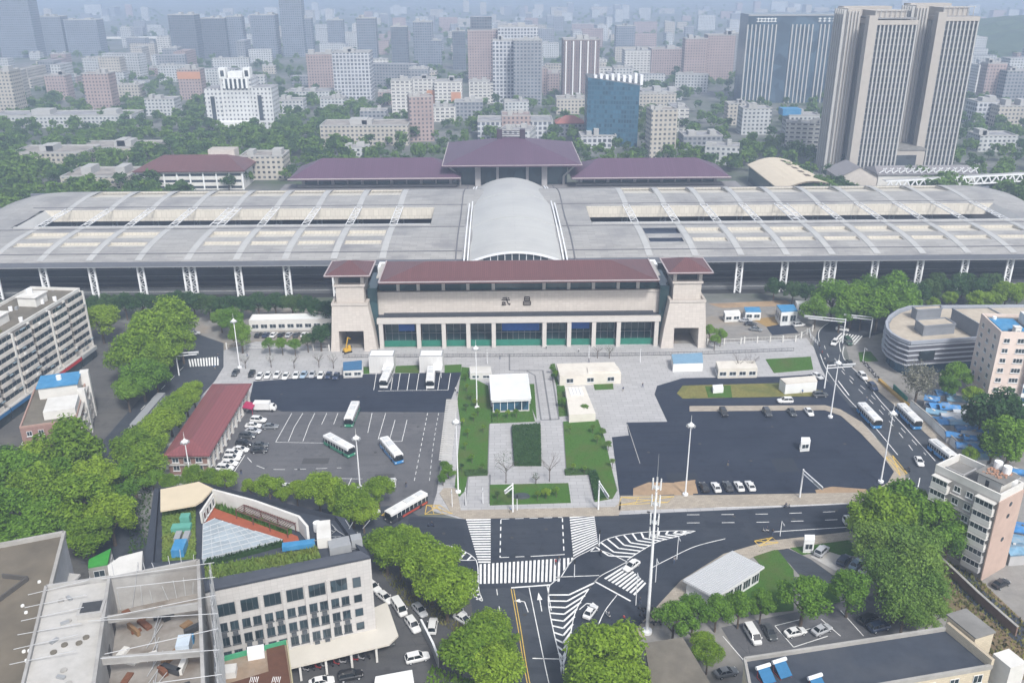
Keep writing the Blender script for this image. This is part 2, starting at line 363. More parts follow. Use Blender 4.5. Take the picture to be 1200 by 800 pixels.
lawn('lawn',[(793,461),(800,452),(915,449),(964,458),(962,464),(800,467)],DRYG,900)
lawn('lawn',[(826,453),(856,452),(858,466),(830,466)],GRASSM,250,.3).location.z=.06
lawn('lawn',[(897,421),(950,418),(953,433),(907,437)],GRASSM,400,.5)
lawn('lawn',[(463,429),(491,428),(491,437),(463,437)],GRASSM,80)
lawn('lawn',[(426,430),(433,430),(433,438),(426,438)],GRASSM,30)
lawn('lawn',[(521,428),(541,427),(540,436),(521,437)],GRASSM,60)
lawn('lawn',[(875,643),(905,636),(930,668),(930,715),(880,720),(868,694),(893,664)],GRASSM,900)
lawn('lawn',[(936,672),(978,686),(985,705),(960,712)],GRASSM,400)
lawn('lawn',[(915,636),(950,634),(995,633),(1010,650),(990,652),(968,645),(940,650)],GRASSM,400)
lawn('lawn',[(1006,413),(1020,412),(1029,423),(1008,424)],GRASSM,120)
lay('driveway',[(903,640),(914,638),(950,655),(985,680),(970,688),(935,672),(925,660)],ROADM,.045)
lay('driveway_apron',[(903,640),(926,684),(936,684),(920,655),(916,640)],ROADM,.05)
lay('parking_apron',[(950,652),(975,640),(1013,662),(1000,671),(978,668)],LCONC,.055)
# white slatted strip of steps beside the coach park
ws=MB(); a,b,c_,d=PP((523,468),(537,468),(529,540),(514,540)); n=30
for i in range(n):
    t0,t1=i/n,(i+.72)/n
    q=[a.lerp(d,t0),b.lerp(c_,t0),b.lerp(c_,t1),a.lerp(d,t1)]
    ws.prism(q,.0,.12+.01*(i%2))
struct('ramp_path',ws,LCONC)
# paving seams and the darker border lines of the plaza
mb=MB()
for a_,b_ in [((573,497),(571,555)),((627,494),(634,494)),((660,494),(664,553)),((664,553),(690,553)),((690,553),(697,588)),((548,558),(571,556)),((548,558),(545,592)),((574,590),(574,556)),((627,440),(634,492)),((634,492),(655,491)),((655,491),(645,428)),((627,440),(617,434)),((597,434),(636,434)),((636,434),(645,492)),((597,434),(597,415)),((700,495),(723,575)),((560,455),(573,497))]:
    mb.strip(PP(a_,b_),.5,.05)
struct('paving_border',mb,M('dark_border_stone',(.17,.17,.175),.8,.15,1))
# ------------------------------------------------------------------ road markings
ZM=.056
def stripes(c0,c1,c2,c3,n,frac=.55,z=ZM):
    """n bars filling the quad c0-c1-c2-c3, each bar running from side c0c3 to side c1c2"""
    mb=MB(); a,b,c,d=PP(c0,c1,c2,c3)
    for i in range(n):
        t0,t1=(i+.2)/n,(i+.2+frac)/n
        mb.sheet([a.lerp(d,t0),b.lerp(c,t0),b.lerp(c,t1),a.lerp(d,t1)],z)
    return mb
struct('crosswalk_markings',stripes((545,605),(575,604.5),(575,660),(561,660),19),PAINT)
struct('crosswalk_markings',stripes((667,602),(696,600),(701,637),(672,653),16),PAINT)
struct('crosswalk_markings',stripes((561,684),(561,661),(658,654),(657,681),20),PAINT)
struct('crosswalk_markings',stripes((659,670),(659,654),(673,653),(673,655),3),PAINT)
struct('crosswalk_markings',stripes((707,677),(733,661),(758,684),(745,698),9),PAINT)
struct('crosswalk_markings',stripes((222,430),(220,421),(257,418),(257,428),11),PAINT)
struct('crosswalk_markings',stripes((975,400),(985,390),(1012,394),(1003,404),8),PAINT)
def line(name,pts,wd=.18,mat=PAINT,z=ZM,dash=None):
    mb=MB(); P=PP(*pts)
    if len(P)>2:   # smooth through the points
        Q=[]
        for i in range(len(P)-1):
            p0=P[max(i-1,0)];p1=P[i];p2=P[i+1];p3=P[min(i+2,len(P)-1)]
            for k in range(6):
                t=k/6; Q.append(.5*((2*p1)+(p2-p0)*t+(2*p0-5*p1+4*p2-p3)*t*t+(3*p1-p0-3*p2+p3)*t**3))
        Q.append(P[-1]); P=Q
    if dash:
        acc=[0]
        for i in range(1,len(P)): acc.append(acc[-1]+(P[i]-P[i-1]).length)
        def at(s):
            for i in range(1,len(P)):
                if s<=acc[i]: return P[i-1].lerp(P[i],(s-acc[i-1])/max(1e-6,acc[i]-acc[i-1]))
            return P[-1]
        s=0
        while s<acc[-1]: mb.strip([at(s),at(min(acc[-1],s+dash[0]))],wd,z); s+=sum(dash)
    else: mb.strip(P,wd,z)
    return struct(name,mb,mat)
# junction box
line('lane_marking',[(587,608),(659,606)],.2,dash=(2,1.4)); line('lane_marking',[(587,609),(586,653)],.25,dash=(1.6,1.2)); line('lane_marking',[(659,607),(661,650)],.25,dash=(1.6,1.2))
line('lane_marking',[(586,653),(626,651.5)],.2,dash=(2,1.4)); line('lane_marking',[(626,651.5),(661,649.5)],.22)
line('lane_marking',[(545,603.4),(700,600)],.12,dash=(2,2))
line('lane_marking',[(599,688.5),(645,685)],.4)
for dx in (0,3): line('lane_marking',[(599+dx,690),(607+dx,735),(615+dx,785),(630+dx,860)],.16,YPAINT)
line('lane_marking',[(620,688),(631,742),(641,790),(655,850)],.18)
line('lane_marking',[(582,690),(587,725),(592,760)],.16,dash=(2,3.5))
line('lane_marking',[(624,771),(662,772)],.25)
line('lane_marking',[(641,686),(646,715)],.16)
# chevron islands
def island(left,right,n,chev=True,name='chevron_markings',wd=.2,skew=0.,bar=.42):
    line(name,left,wd); line(name,right,wd)
    def res(pts,n):
        P=PP(*pts); acc=[0]
        for i in range(1,len(P)): acc.append(acc[-1]+(P[i]-P[i-1]).length)
        out=[]
        for k in range(n+1):
            s=acc[-1]*k/n
            for i in range(1,len(P)):
                if s<=acc[i]+1e-6: out.append(P[i-1].lerp(P[i],(s-acc[i-1])/max(1e-6,acc[i]-acc[i-1]))); break
        return out
    L=res(left,n);Rr=res(right,n); mb=MB()
    for i in range(1,n):
        a,b=L[i],Rr[i]; mid=(a+b)/2
        if chev: 
            j=min(n,max(0,i+chev)); m2=(L[j]+Rr[j])/2; mb.strip([a,m2],bar,ZM+.004); mb.strip([m2,b],bar,ZM+.004)
        else: mb.strip([a,b],bar,ZM+.004)
    struct(name,mb,PAINT)
island([(643,690),(643,710),(650,745),(656,770),(659,790)],[(702,676),(690,690),(675,715),(668,745),(661,775),(659,790)],13,1)
line('chevron_markings',[(658,675),(672,655),(690,645),(703,637)],.2); line('chevron_markings',[(643,690),(645,685),(658,675)],.2); line('chevron_markings',[(650,676),(702,674)],.2)
island([(692,646),(710,632),(740,625),(780,622),(815,622)],[(735,656),(750,646),(770,635),(795,628),(815,622)],13,-1)
line('chevron_markings',[(692,646),(708,646),(735,658)],.2)
line('lane_marking',[(735,658),(720,666),(702,676),(690,690)],.2); line('lane_marking',[(697,681),(739,704)],.4)
line('lane_marking',[(762,666),(785,654),(815,640),(850,631)],.18); line('lane_marking',[(723,697),(708,717),(698,740)],.18)
island([(494,636),(515,637),(535,642),(550,649),(558,656)],[(494,636),(505,646),(522,652),(540,656),(558,656)],8,0,skew=1)
line('chevron_markings',[(558,656),(560,665),(561,690),(565,704),(549,690),(556,680),(560,681)],.2)
struct('chevron_markings',stripes((548,692),(561,683),(564,704),(560,704),4,.4),PAINT)
def arrow(px,tip,wd=.3,turn=0):
    a,b=PP(px,tip); d=(b-a); L=d.length; d.normalize(); n=Vector((-d.y,d.x,0)); mb=MB()
    m_=a+d*(L*.6); mb.strip([a,m_],wd*.6,ZM)
    if turn==0: mb.sheet([m_+n*.55,m_-n*.55,b],ZM)
    else:
        mb.strip([m_,m_+d*.5+n*turn*.9],wd*.8,ZM); q=m_+d*.5+n*turn*.8; mb.sheet([q+d*.6,q-d*.6,q+n*turn*1.3+d*.25],ZM)
    struct('arrow_marking',mb,PAINT)
arrow((635,716),(631,694)); arrow((619,717),(612,697),turn=1); arrow((679,714),(693,702),.35,turn=-1)
arrow((810,624),(798,626))
# lanes of the street to the east and of the curving road
line('lane_marking',[(727,593),(880,594),(1022,587),(1050,578),(1066,560)],.18)
line('lane_marking',[(905,623),(1000,617)],.2)
for off in (603,612.5): line('lane_marking',[(805,off),(900,off-1),(1010,off-5)],.18,dash=(3,5.2))
line('lane_marking',[(960,400),(960,388),(972,378),(985,376)],.2); line('lane_marking',[(985,412),(984,400),(990,392)],.2)
line('lane_marking',[(989,406),(989,420),(1011,443),(1032,470),(1060,500),(1096,540)],.2)
line('lane_marking',[(961,415),(967,430),(978,447),(993,466),(1012,486),(1029,505),(1052,533)],.2)
line('lane_marking',[(966,405),(972,420),(985,433),(1000,450),(1030,480),(1060,515),(1078,540)],.16,dash=(3,4)); line('lane_marking',[(978,420),(995,440),(1020,462),(1050,495),(1085,533)],.16,dash=(3,4))
line('lane_marking',[(982,446),(995,463)],.3)
line('lane_marking',[(1078,560),(1075,572),(1068,580)],.2)
line('lane_marking',[(185,525),(140,580)],.18); line('lane_marking',[(215,430),(165,480)],.18,dash=(3,4)); 
# yellow box grids at the entrances
def ygrid(px):
    mb=MB(); P=PP(*px); mb.strip(P+[P[0]],.22,.15+.006)
    mb.strip([P[0],P[2]],.22,.16+.004); mb.strip([P[1],P[3]],.22,.168)
    for i in range(1,3): mb.strip([P[0].lerp(P[1],i/3),P[3].lerp(P[2],i/3)],.12,.172)
    struct('yellow_grid_marking',mb,YPAINT)
ygrid([(728,583),(790,582),(782,589),(725,592)]); ygrid([(1038,536),(1046,534),(1063,555),(1055,558)]); ygrid([(884,634),(905,630),(912,636),(890,640)])
ygrid([(447,604),(465,592),(466,600),(460,606)]); ygrid([(500,592),(515,592),(530,602),(498,603)])
line('lane_marking',[(463,620),(485,619),(485,628)],.2,YPAINT)
# bay lines of the coach park
for x in (438,458,466,477,488,500,513,525): line('parking_line',[(x+3,437.5),(x,457)],.16)
line('parking_line',[(443,458),(525,457)],.16)
for a_,b_ in [((342,484),(323,518)),((355,484),(345,500)),((369,484),(362,498)),((383,484),(377,497)),((396,484),(391,497)),((436,484),(431,507)),((452,484),(443,515)),((463,492),(456,517)),((477,492),(471,517)),((323,518),(380,519)),((345,500),(338,517)),((362,498),(355,517)),((456,517),(471,517))]:
    line('parking_line',[a_,b_],.14)
line('lane_marking',[(501,484),(494,520),(485,566)],.14,dash=(1.6,1.4)); line('lane_marking',[(514,484),(508,520),(503,566)],.12,dash=(1.6,1.4))
line('lane_marking',[(290,536),(300,545),(322,550),(400,548)],.16,dash=(3,2.5),mat=PAINT)
line('parking_line',[(287,533),(273,555)],.16)
line('parking_line',[(362,560),(425,561)],.14)
for x in (365,394,412): line('parking_line',[(x,560),(x-6,574)],.14)
for i in range(9): line('parking_line',[(830+i*9,566),(832+i*9,578)],.1) if 0 else None
line('parking_line',[(735,497),(750,543)],.14,KERB)

# manhole covers and drains set in the asphalt
rq=random.Random(14); IRON=M('cast_iron',(.05,.048,.046),.6,.2,3)
for (x,y) in [(400,500),(440,530),(350,550),(490,500),(420,465),(330,462),(600,630),(640,620),(520,625),(470,620),(615,720),(650,700),(720,690),(760,600),(860,605),(930,608),(980,598),(820,520),(880,540),(990,520),(760,530),(905,500),(1020,480),(1050,510),(1000,450),(970,425),(200,480),(160,520)]:
    q=G(x,y); s=MB(); s.tube((0,0,0),(0,0,.02),.42,.42,12); o=struct('manhole_cover',s,IRON); o.location=(q.x,q.y,.058)
for (x,y,w_,d_,k) in [(370,540,7,3,0),(450,560,5,4,0),(610,760,3,8,1),(580,740,2.5,6,1),(690,620,6,3,2),(560,625,4,3,2),(850,615,9,2.2,2),(990,605,6,2.4,2),(800,560,8,5,2),(920,545,6,7,2),(1045,500,2.5,6,1),(195,470,3,7,1)]:
    q=G(x,y); s=MB(); s.sheet([(q.x-w_/2,q.y-d_/2),(q.x+w_/2,q.y-d_/2),(q.x+w_/2,q.y+d_/2),(q.x-w_/2,q.y+d_/2)],.047); struct('road_patch',s,[M('old_patch',(.07,.07,.072),.85,.15,2),M('mid_patch',(.05,.054,.06),.8,.15,2),M('dark_patch',(.026,.031,.042),.7,.15,2)][k])
# ================================================================== the railway station
CX=6.8
def hexa(mb,b,t,z0,z1):
    """tapering block: b and t are (x0,x1,y0,y1) at the foot z0 and the head z1"""
    vs=[(b[0],b[2],z0),(b[1],b[2],z0),(b[1],b[3],z0),(b[0],b[3],z0),(t[0],t[2],z1),(t[1],t[2],z1),(t[1],t[3],z1),(t[0],t[3],z1)]
    return mb.add(vs,[(4,5,6,7),(0,1,5,4),(1,2,6,5),(2,3,7,6),(3,0,4,7),(3,2,1,0)])
# ---- front hall
def front_hall():
    L=Vector((CX,283,0)); t=thing('station_hall','cream stone station hall with plum hipped roof and two gate towers behind the plaza','station',L)
    T=Matrix.Translation(-L); b=lambda: MB(T)
    # colonnade
    x0,x1=-41.6,55.2
    w=b(); w.box(x0,x1,288,304,10.6,18.3); w.box(x0,x1,287.6,288.6,18.3,18.9); w.build('wall',CREAM,t)
    e=b(); e.box(x0,x1,282.6,284.2,9.2,10.9); e.build('entablature',M('pale_stone',(.50,.475,.445),.75,.06,.5),t)
    e=b(); e.box(x0,x1,284.2,288,10.3,10.55); e.box(x0+2,x1-2,286.2,287.9,10.55,11.3); e.build('porch_roof',M('dark_membrane',(.05,.055,.065),.7,.2,.5),t)
    cols=[-40.4,-27.6,-19.0,-10.6,-1.9,15.5,24.0,32.5,41.0,54.0]
    for x in cols:
        c=b(); c.box(x-.7,x+.7,282.8,284.0,0,9.2); c.build('column',M('pale_stone',(.50,.475,.445)),t)
    for i in range(len(cols)-1):
        a_,b_=cols[i]+.7,cols[i+1]-.7
        g=b(); g.box(a_,b_,289.2,289.6,0,10.3); g.build('glass_wall',TEAL,t)
        g=b(); n=max(2,int((b_-a_)/2.0))
        for k in range(n+1): g.box(a_+(b_-a_)*k/n-.06,a_+(b_-a_)*k/n+.06,289.0,289.2,0,10.3)
        for z in (3.2,6.6): g.box(a_,b_,289.02,289.2,z-.07,z+.07)
        g.build('glazing_bars',GREYM,t)
        g=b(); g.box(a_,b_,284.6,284.7,0,2.3)
        for k in range(int((b_-a_)/1.2)): g.box(a_+k*1.2,a_+k*1.2+.12,284.55,284.6,0,2.3)
        g.build('hoarding',M('green_hoarding',(.02,.16,.11),.6,.2,.8),t)
    for (a_,b_,z0,z1) in ((-35,-29.5,4.2,6.6),(1,14,3.9,6.6),(25,31.5,4.4,6.8)):
        g=b(); g.box(a_,b_,288.7,288.9,z0,z1); g.build('banner',M('blue_banner',(.02,.10,.38),.6,.15,1),t)
    # clerestory
    g=b(); g.box(x0+.5,x1-.5,289.4,303,18.9,23.6); g.build('glass_band',TEAL,t)
    for x in cols[1:-1]+[-34.5,47.8]:
        c=b(); c.box(x-.55,x+.55,288.7,289.4,18.9,23.6); c.build('column',M('pale_stone',(.5,.475,.445)),t)
    c=b(); c.box(x0,x1,288.5,303.5,23.6,24.1); c.build('soffit',LCONC,t)
    r=b(); r.hip(-39.9,53.5,280.8,304.5,24.6,3.6,ridge=15,thick=.5); r.build('roof',PURP,t)
    c=b()
    for p,q in (((-39.9,280.8,24.75),(53.5,280.8,24.75)),((-39.9,280.8,24.75),(-39.9,304.5,24.75)),((53.5,280.8,24.75),(53.5,304.5,24.75))): c.bar(p,q,.45,.3)
    c.build('roof_edge',M('pale_roof_edge',(.40,.35,.35),.5,.08,1),t)
    # station name: two characters in dark metal on the wall
    y=287.9
    def strokes(name,ox,oz,s,ss):
        k=b()
        for (ax,az,bx,bz) in ss: k.bar((ox+ax*s,y,oz+az*s),(ox+bx*s,y,oz+bz*s),.34,.2,up=(0,1,0))
        k.build(name,M('bronze_lettering',(.05,.04,.035),.5,.1,1),t)
    strokes('lettering',.9,13.7,2.9,[(.12,.9,.5,.9),(0,.68,1,.68),(.55,1,.62,.6),(.62,.6,.78,.2),(.78,.2,.97,.05),(.97,.05,1,.25),(.75,.95,.88,.85),(.28,.5,.28,.05),(.28,.32,.5,.32),(.1,.42,.1,.06),(0,.02,.55,.1)])
    strokes('lettering',8.2,13.7,2.9,[(.2,1,.8,1),(.2,.78,.8,.78),(.2,.56,.8,.56),(.2,1,.2,.56),(.8,1,.8,.56),(.08,.44,.92,.44),(.08,.22,.92,.22),(.08,0,.92,0),(.08,.44,.08,0),(.92,.44,.92,0)])
    # gate towers at both ends
    for s in (-1,1):
        X=lambda v: CX+s*v      # v = distance out from the middle
        def hx(mb,v0,v1,w0,w1,y0,y1,u0,u1,z0,z1):
            f=sorted((X(v0),X(v1))); g_=sorted((X(w0),X(w1))); hexa(mb,(f[0],f[1],y0,y1),(g_[0],g_[1],u0,u1),z0,z1)
        p=b()
        hx(p,61.4,64.4,61.3,63.7,280.8,297,281.2,296.6,0,7.3)
        hx(p,48.6,53.0,49.5,52.9,280.8,297,281.2,296.6,0,7.3)
        hx(p,49.5,63.7,51.0,63.0,281.2,296.6,281.8,296,7.3,16.6)
        p.build('tower_base',CREAM,t)
        p=b(); f=sorted((X(51.0),X(63.0)))
        for (a_,b_,c_,d_) in ((f[0]-.2,f[1]+.2,281.5,282.3),(f[0]-.2,f[1]+.2,295.5,296.2),(f[0]-.2,f[0]+.6,282.3,295.5),(f[1]-.6,f[1]+.2,282.3,295.5)): p.box(a_,b_,c_,d_,16.4,17.2)
        p.build('parapet',CREAM,t)
        p=b(); f=sorted((X(52.2),X(61.6))); p.box(f[0],f[1],283.5,294,16.6,22.6); p.box(f[0]-.5,f[1]+.5,283,294.5,22.6,23.3); p.build('tower_block',CREAM,t)
        for v in (52.6,61.2):
            for y_ in (284.2,293.2):
                c=b(); c.box(X(v)-.55,X(v)+.55,y_-.55,y_+.55,23.3,26.8); c.build('column',CREAM,t)
        c=b(); c.box(f[0]+1.2,f[1]-1.2,285.4,292.4,23.3,26.8); c.build('lantern_glass',GLASS,t)
        r=b(); r.hip(X(57)-7.5,X(57)+7.5,280.5,297,27.1,3.0,ridge=7.2,thick=.4); r.build('tower_roof',PURP,t)
        c=b(); q=[(X(57)-7.5,280.5),(X(57)+7.5,280.5),(X(57)+7.5,297),(X(57)-7.5,297)]
        for i in range(4): c.bar((*q[i],27.2),(*q[(i+1)%4],27.2),.4,.3)
        c.build('roof_edge',M('pale_roof_edge',(.4,.35,.35)),t)
        # glazed link between the tower and the hall, vaulted void inside the gate
        c=b(); f=sorted((X(48.2),X(51.4))); c.box(f[0],f[1],286,303,0,21); c.build('link_glass',TEAL,t)
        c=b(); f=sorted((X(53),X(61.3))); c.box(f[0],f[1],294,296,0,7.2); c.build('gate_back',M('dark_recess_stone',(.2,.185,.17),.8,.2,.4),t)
        c=b(); f=sorted((X(46.5),X(49.4))); c.box(f[0],f[1],300,306,20,24); c.build('vent_box',WHITEM,t)
    # concourse behind the hall, reaching under the canopy
    c=b(); c.box(-36,50,304.6,334,0,14.5); c.build('concourse',M('grey_roof_sheet',(.24,.25,.27),.6,.1,.3),t)
front_hall()
# ---- platform canopy
PROF=[(335,15.7),(340,16.7),(346,17.5),(352,18.05),(358,18.4),(365,18.6),(372,18.5),(378,18.2),(392,17.9),(406,18.6),(412,19.2),(420,19.7),(428,20.0),(436,19.8),(442,19.0),(448,17.2)]
def zr(X,Y):
    for i in range(len(PROF)-1):
        a,b=PROF[i],PROF[i+1]
        if Y<=b[0]:
            t=max(0,(Y-a[0])/(b[0]-a[0])); z=a[1]+(b[1]-a[1])*t; break
    else: z=PROF[-1][1]
    for e,s in ((-216,-1),(234,1)):
        d=(X-e)*s
        if d>0: z-=(d/20)**2*3.2
    return z
LR=[-46+.4-19.1*k for k in range(9)]; RR=[59.7+18.1*k for k in range(10)]
def canopy():
    L=Vector((CX,392,0)); t=thing('platform_canopy','vast curved grey metal canopy over the tracks with cream skylights and central glass vault','canopy',L)
    T=Matrix.Translation(-L); b=lambda: MB(T)
    ROOF=MT('grey_canopy_roof',(.325,.318,.305),(.22,.215,.21),6.1,1.5,.08,.55,.13,'top',spec=.35,col2=(.175,.172,.178),amt=.8,scale2=.05)
    RIB=M('pale_roof_rib',(.41,.41,.40),.5,.08,.8,(.28,.285,.29),.4,.2)
    opens=[]                                  # (x0,x1,y0,y1,depth,kind)
    bays=[(LR[i+1],LR[i]) for i in range(8)]+[(RR[i],RR[i+1]) for i in range(9)]
    for k,(a,c) in enumerate(bays):
        a_,c_=a+1.7,c-1.7
        opens.append((a_,c_,426,441,.9,'c')); 
        if k!=4: opens.append((a_,c_,359.5,368,.8,'c' if k!=8 else 'd')); opens.append((a_+.4,c_-.4,349.5,354,.6,'c' if k!=8 else 'd'))
    for (a,c) in ((-30.5-14.7-9*19.1+6,-29.5),(41,41+191)): opens.append((a,c,378,406,0,'s'))
    xs=sorted({-238,-230,-223,-216,234,242,248,254,-12.6,25.8,*[round(o[0],2) for o in opens],*[round(o[1],2) for o in opens]})
    ys=sorted({*[p[0] for p in PROF],*[o[2] for o in opens],*[o[3] for o in opens]})
    r=b()
    for i in range(len(xs)-1):
        for j in range(len(ys)-1):
            mx,my=(xs[i]+xs[i+1])/2,(ys[j]+ys[j+1])/2
            if any(o[0]-.01<mx<o[1]+.01 and o[2]<my<o[3] for o in opens): continue
            r.quad((xs[i],ys[j],zr(xs[i],ys[j])),(xs[i+1],ys[j],zr(xs[i+1],ys[j])),(xs[i+1],ys[j+1],zr(xs[i+1],ys[j+1])),(xs[i],ys[j+1],zr(xs[i],ys[j+1])))
    r.build('roof',ROOF,t)
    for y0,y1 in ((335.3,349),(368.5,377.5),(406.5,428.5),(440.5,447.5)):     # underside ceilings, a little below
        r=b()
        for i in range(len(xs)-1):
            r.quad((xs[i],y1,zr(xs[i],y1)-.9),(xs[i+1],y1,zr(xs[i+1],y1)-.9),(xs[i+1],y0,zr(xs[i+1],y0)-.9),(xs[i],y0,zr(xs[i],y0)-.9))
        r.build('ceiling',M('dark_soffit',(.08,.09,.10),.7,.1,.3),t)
    for _ in ():
        for y0,y1 in ((335.3,349),(368.5,377.5),(406.5,428.5),(440.5,447.5)):
            r.quad((xs[i],y1,zr(xs[i],y1)-.9),(xs[i+1],y1,zr(xs[i+1],y1)-.9),(xs[i+1],y0,zr(xs[i+1],y0)-.9),(xs[i],y0,zr(xs[i],y0)-.9))
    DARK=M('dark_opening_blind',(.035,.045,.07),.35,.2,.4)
    for o in opens:
        if o[5]=='s': continue
        s=b(); x0,x1,y0,y1,d,k=o; d=d*1.5
        s.quad((x0,y0,zr(x0,y0)-d*.3),(x1,y0,zr(x1,y0)-d*.3),(x1,y1,zr(x1,y1)-d),(x0,y1,zr(x0,y1)-d))
        s.quad((x0,y1,zr(x0,y1)-d),(x1,y1,zr(x1,y1)-d),(x1,y1,zr(x1,y1)),(x0,y1,zr(x0,y1)))
        s.quad((x0,y0,zr(x0,y0)-d*.3),(x0,y1,zr(x0,y1)-d),(x0,y1,zr(x0,y1)),(x0,y0,zr(x0,y0)))
        s.quad((x1,y0,zr(x1,y0)),(x1,y1,zr(x1,y1)),(x1,y1,zr(x1,y1)-d),(x1,y0,zr(x1,y0)-d*.3))
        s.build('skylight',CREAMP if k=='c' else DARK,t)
    # ribs
    rr=[x for x in LR+RR]
    for x in rr:
        for y0,y1 in ((336,377.5),(407,447)):
            s=b(); n=14; P=[y0+(y1-y0)*k/n for k in range(n+1)]; h=.16
            for k in range(n):
                ya,yb=P[k],P[k+1]; za,zb=zr(x,ya)+h,zr(x,yb)+h
                s.quad((x-1.3,ya,za),(x+1.3,ya,za),(x+1.3,yb,zb),(x-1.3,yb,zb))
                s.quad((x-1.3,yb,zb-h),(x-1.3,ya,za-h),(x-1.3,ya,za),(x-1.3,yb,zb)); s.quad((x+1.3,ya,za-h),(x+1.3,yb,zb-h),(x+1.3,yb,zb),(x+1.3,ya,za))
            s.build('rib',RIB,t)
        if x<-29.6 and x>-212 or x>41 and x<232:
            s=b(); dbl=abs(x+122)<2 or abs(x-132.1)<2
            for dx in ((-1.5,1.5) if not dbl else (-3,0,3)):
                s.bar((x+dx,377,18.6),(x+dx,407,19.0),.24,.3)
            n=9; ws=3.0 if not dbl else 6.
            for k in range(n):
                ya,yb=378+28*k/n,378+28*(k+1)/n; q=1 if k%2 else -1
                s.bar((x-q*ws/2,ya,18.7),(x+q*ws/2,yb,18.8),.14)
                s.bar((x-ws/2,yb,18.8),(x+ws/2,yb,18.8),.14)
            s.build('truss',WHITEM,t)
    # slot: cream upstand on the far side, rails along the near side
    for a,c in ((-209,-29.5),(41,232)):
        s=b(); n=10
        s.quad((a,405.2,13.6),(c,405.2,13.6),(c,406,18.7),(a,406,18.7)); s.build('upstand',MT('cream_upstand_panel',(.55,.515,.445),(.44,.41,.35),2.2,3,.12,.6,.06,'wall'),t)
        s=b(); s.box(a,c,376.6,378,17.6,18.7); s.build('rail',RIB,t)
        s=b(); e=a if a<0 else c; sg=1 if a<0 else -1
        s.quad((e,378,18.3),(e,406,18.6),(e+sg*3,406,15.5),(e+sg*3,378,15.5)); s.quad((e+sg*3,378,15.5),(e+sg*3,406,15.5),(e,406,18.6),(e,378,18.3)); s.build('end_panel',RIB,t)
    # long seams / gutters
    for Y in (341.5,372.5,409.5,445):
        s=b(); s.box(-216,-14.5,Y,Y+.5,zr(0,Y)-.1,zr(0,Y)+.25); s.box(27.5,234,Y,Y+.5,zr(0,Y)-.1,zr(0,Y)+.25); s.build('gutter',M('gutter_metal',(.13,.13,.14),.6,.1,1),t)
    # eaves
    s=b(); s.box(-236,252,334.2,335.1,14.0,15.6); s.build('fascia',M('grey_fascia',(.14,.15,.175),.5,.08,.4),t)
    s=b(); s.box(-236,252,334.0,334.8,13.7,13.95); s.build('eave_edge',GREYM,t)
    s=b(); s.box(-236,252,447.6,448.4,15.6,17.0); s.build('fascia',M('grey_fascia',(.21,.22,.25)),t)
    # lattice columns
    def col(x,y,n,mat,name='column'):
        s=b(); hw=1.15*(n-1)
        for i in range(n): s.box(x-hw+i*2.3-.32,x-hw+i*2.3+.32,y-.35,y+.35,0,14)
        for i in range(n-1):
            xa,xb=x-hw+i*2.3,x-hw+(i+1)*2.3
            for k in range(7):
                z0,z1=k*2.,k*2.+2; 
                s.bar((xa,y,z0),(xb,y,z1),.2) if k%2 else s.bar((xb,y,z0),(xa,y,z1),.2)
                s.bar((xa,y,z1),(xb,y,z1),.16)
        s.build(name,mat,t)
    for x in LR+RR:
        if -44<x<57: continue
        col(x,337,3 if (abs(x+122)<2 or abs(x-132.1)<2) else 2,WHITEM)
        for y in (374,409): col(x,y,2,M('shaded_steel_paint',(.20,.22,.24),.6,.05,1),'rear_column')  # same steel as the front columns, canopy shade put into the grey
    # central vault: arched both ways, glazed in milky panels
    VAULT=MT('milky_vault_glazing',(.45,.45,.43),(.36,.36,.355),90,2.6,.1,.4,.04,'top',spec=.5,col2=(.35,.35,.345),amt=.7,scale2=.06)
    cx=6.6; n=26; Ys=[329+ (457-329)*k/24 for k in range(25)]
    def vz(u,Y):
        tt=(Y-329)/128; base=16.0+2.6*math.sin(math.pi*min(1,max(0,tt)))**.8
        rise=3.9+1.2*tt
        return base+rise*(1-u*u)+.25
    def vx(u,Y): return cx+u*(18.0-1.2*max(0,(Y-430)/27))
    v=b()
    vs=[(vx(-1+2*i/n,Y),Y,vz(-1+2*i/n,Y)) for Y in Ys for i in range(n+1)]
    v.add(vs,[(j*(n+1)+i,j*(n+1)+i+1,(j+1)*(n+1)+i+1,(j+1)*(n+1)+i) for j in range(24) for i in range(n)])
    v.build('vault',VAULT,t,smooth=True)
    v=b()
    for i in range(4,n-4):
        u0,u1=-1+2*i/n,-1+2*(i+1)/n
        v.quad((vx(u0,329),329.6,15.4),(vx(u1,329),329.6,15.4),(vx(u1,329),329.6,vz(u1,329)-.5),(vx(u0,329),329.6,vz(u0,329)-.5))
    v.build('arch_glass',GLASS,t)
    v=b()
    for i in range(n):
        u0,u1=-1+2*i/n,-1+2*(i+1)/n
        v.bar((vx(u0,329),329,vz(u0,329)-.1),(vx(u1,329),329,vz(u1,329)-.1),.8,.7)
        if 4<i<n-4 and i%2==0: v.bar((vx(u0,329),329.3,15.4),(vx(u0,329),329.3,vz(u0,329)-.4),.22)
    v.build('arch_rim',WHITEM,t)
    v=b()
    for i in list(range(4))+list(range(n-4,n)):
        u0,u1=-1+2*i/n,-1+2*(i+1)/n
        v.quad((vx(u0,329),329.7,14.6),(vx(u1,329),329.7,14.6),(vx(u1,329),329.7,vz(u1,329)-.4),(vx(u0,329),329.7,vz(u0,329)-.4))
    v.build('arch_spandrel',RIB,t)
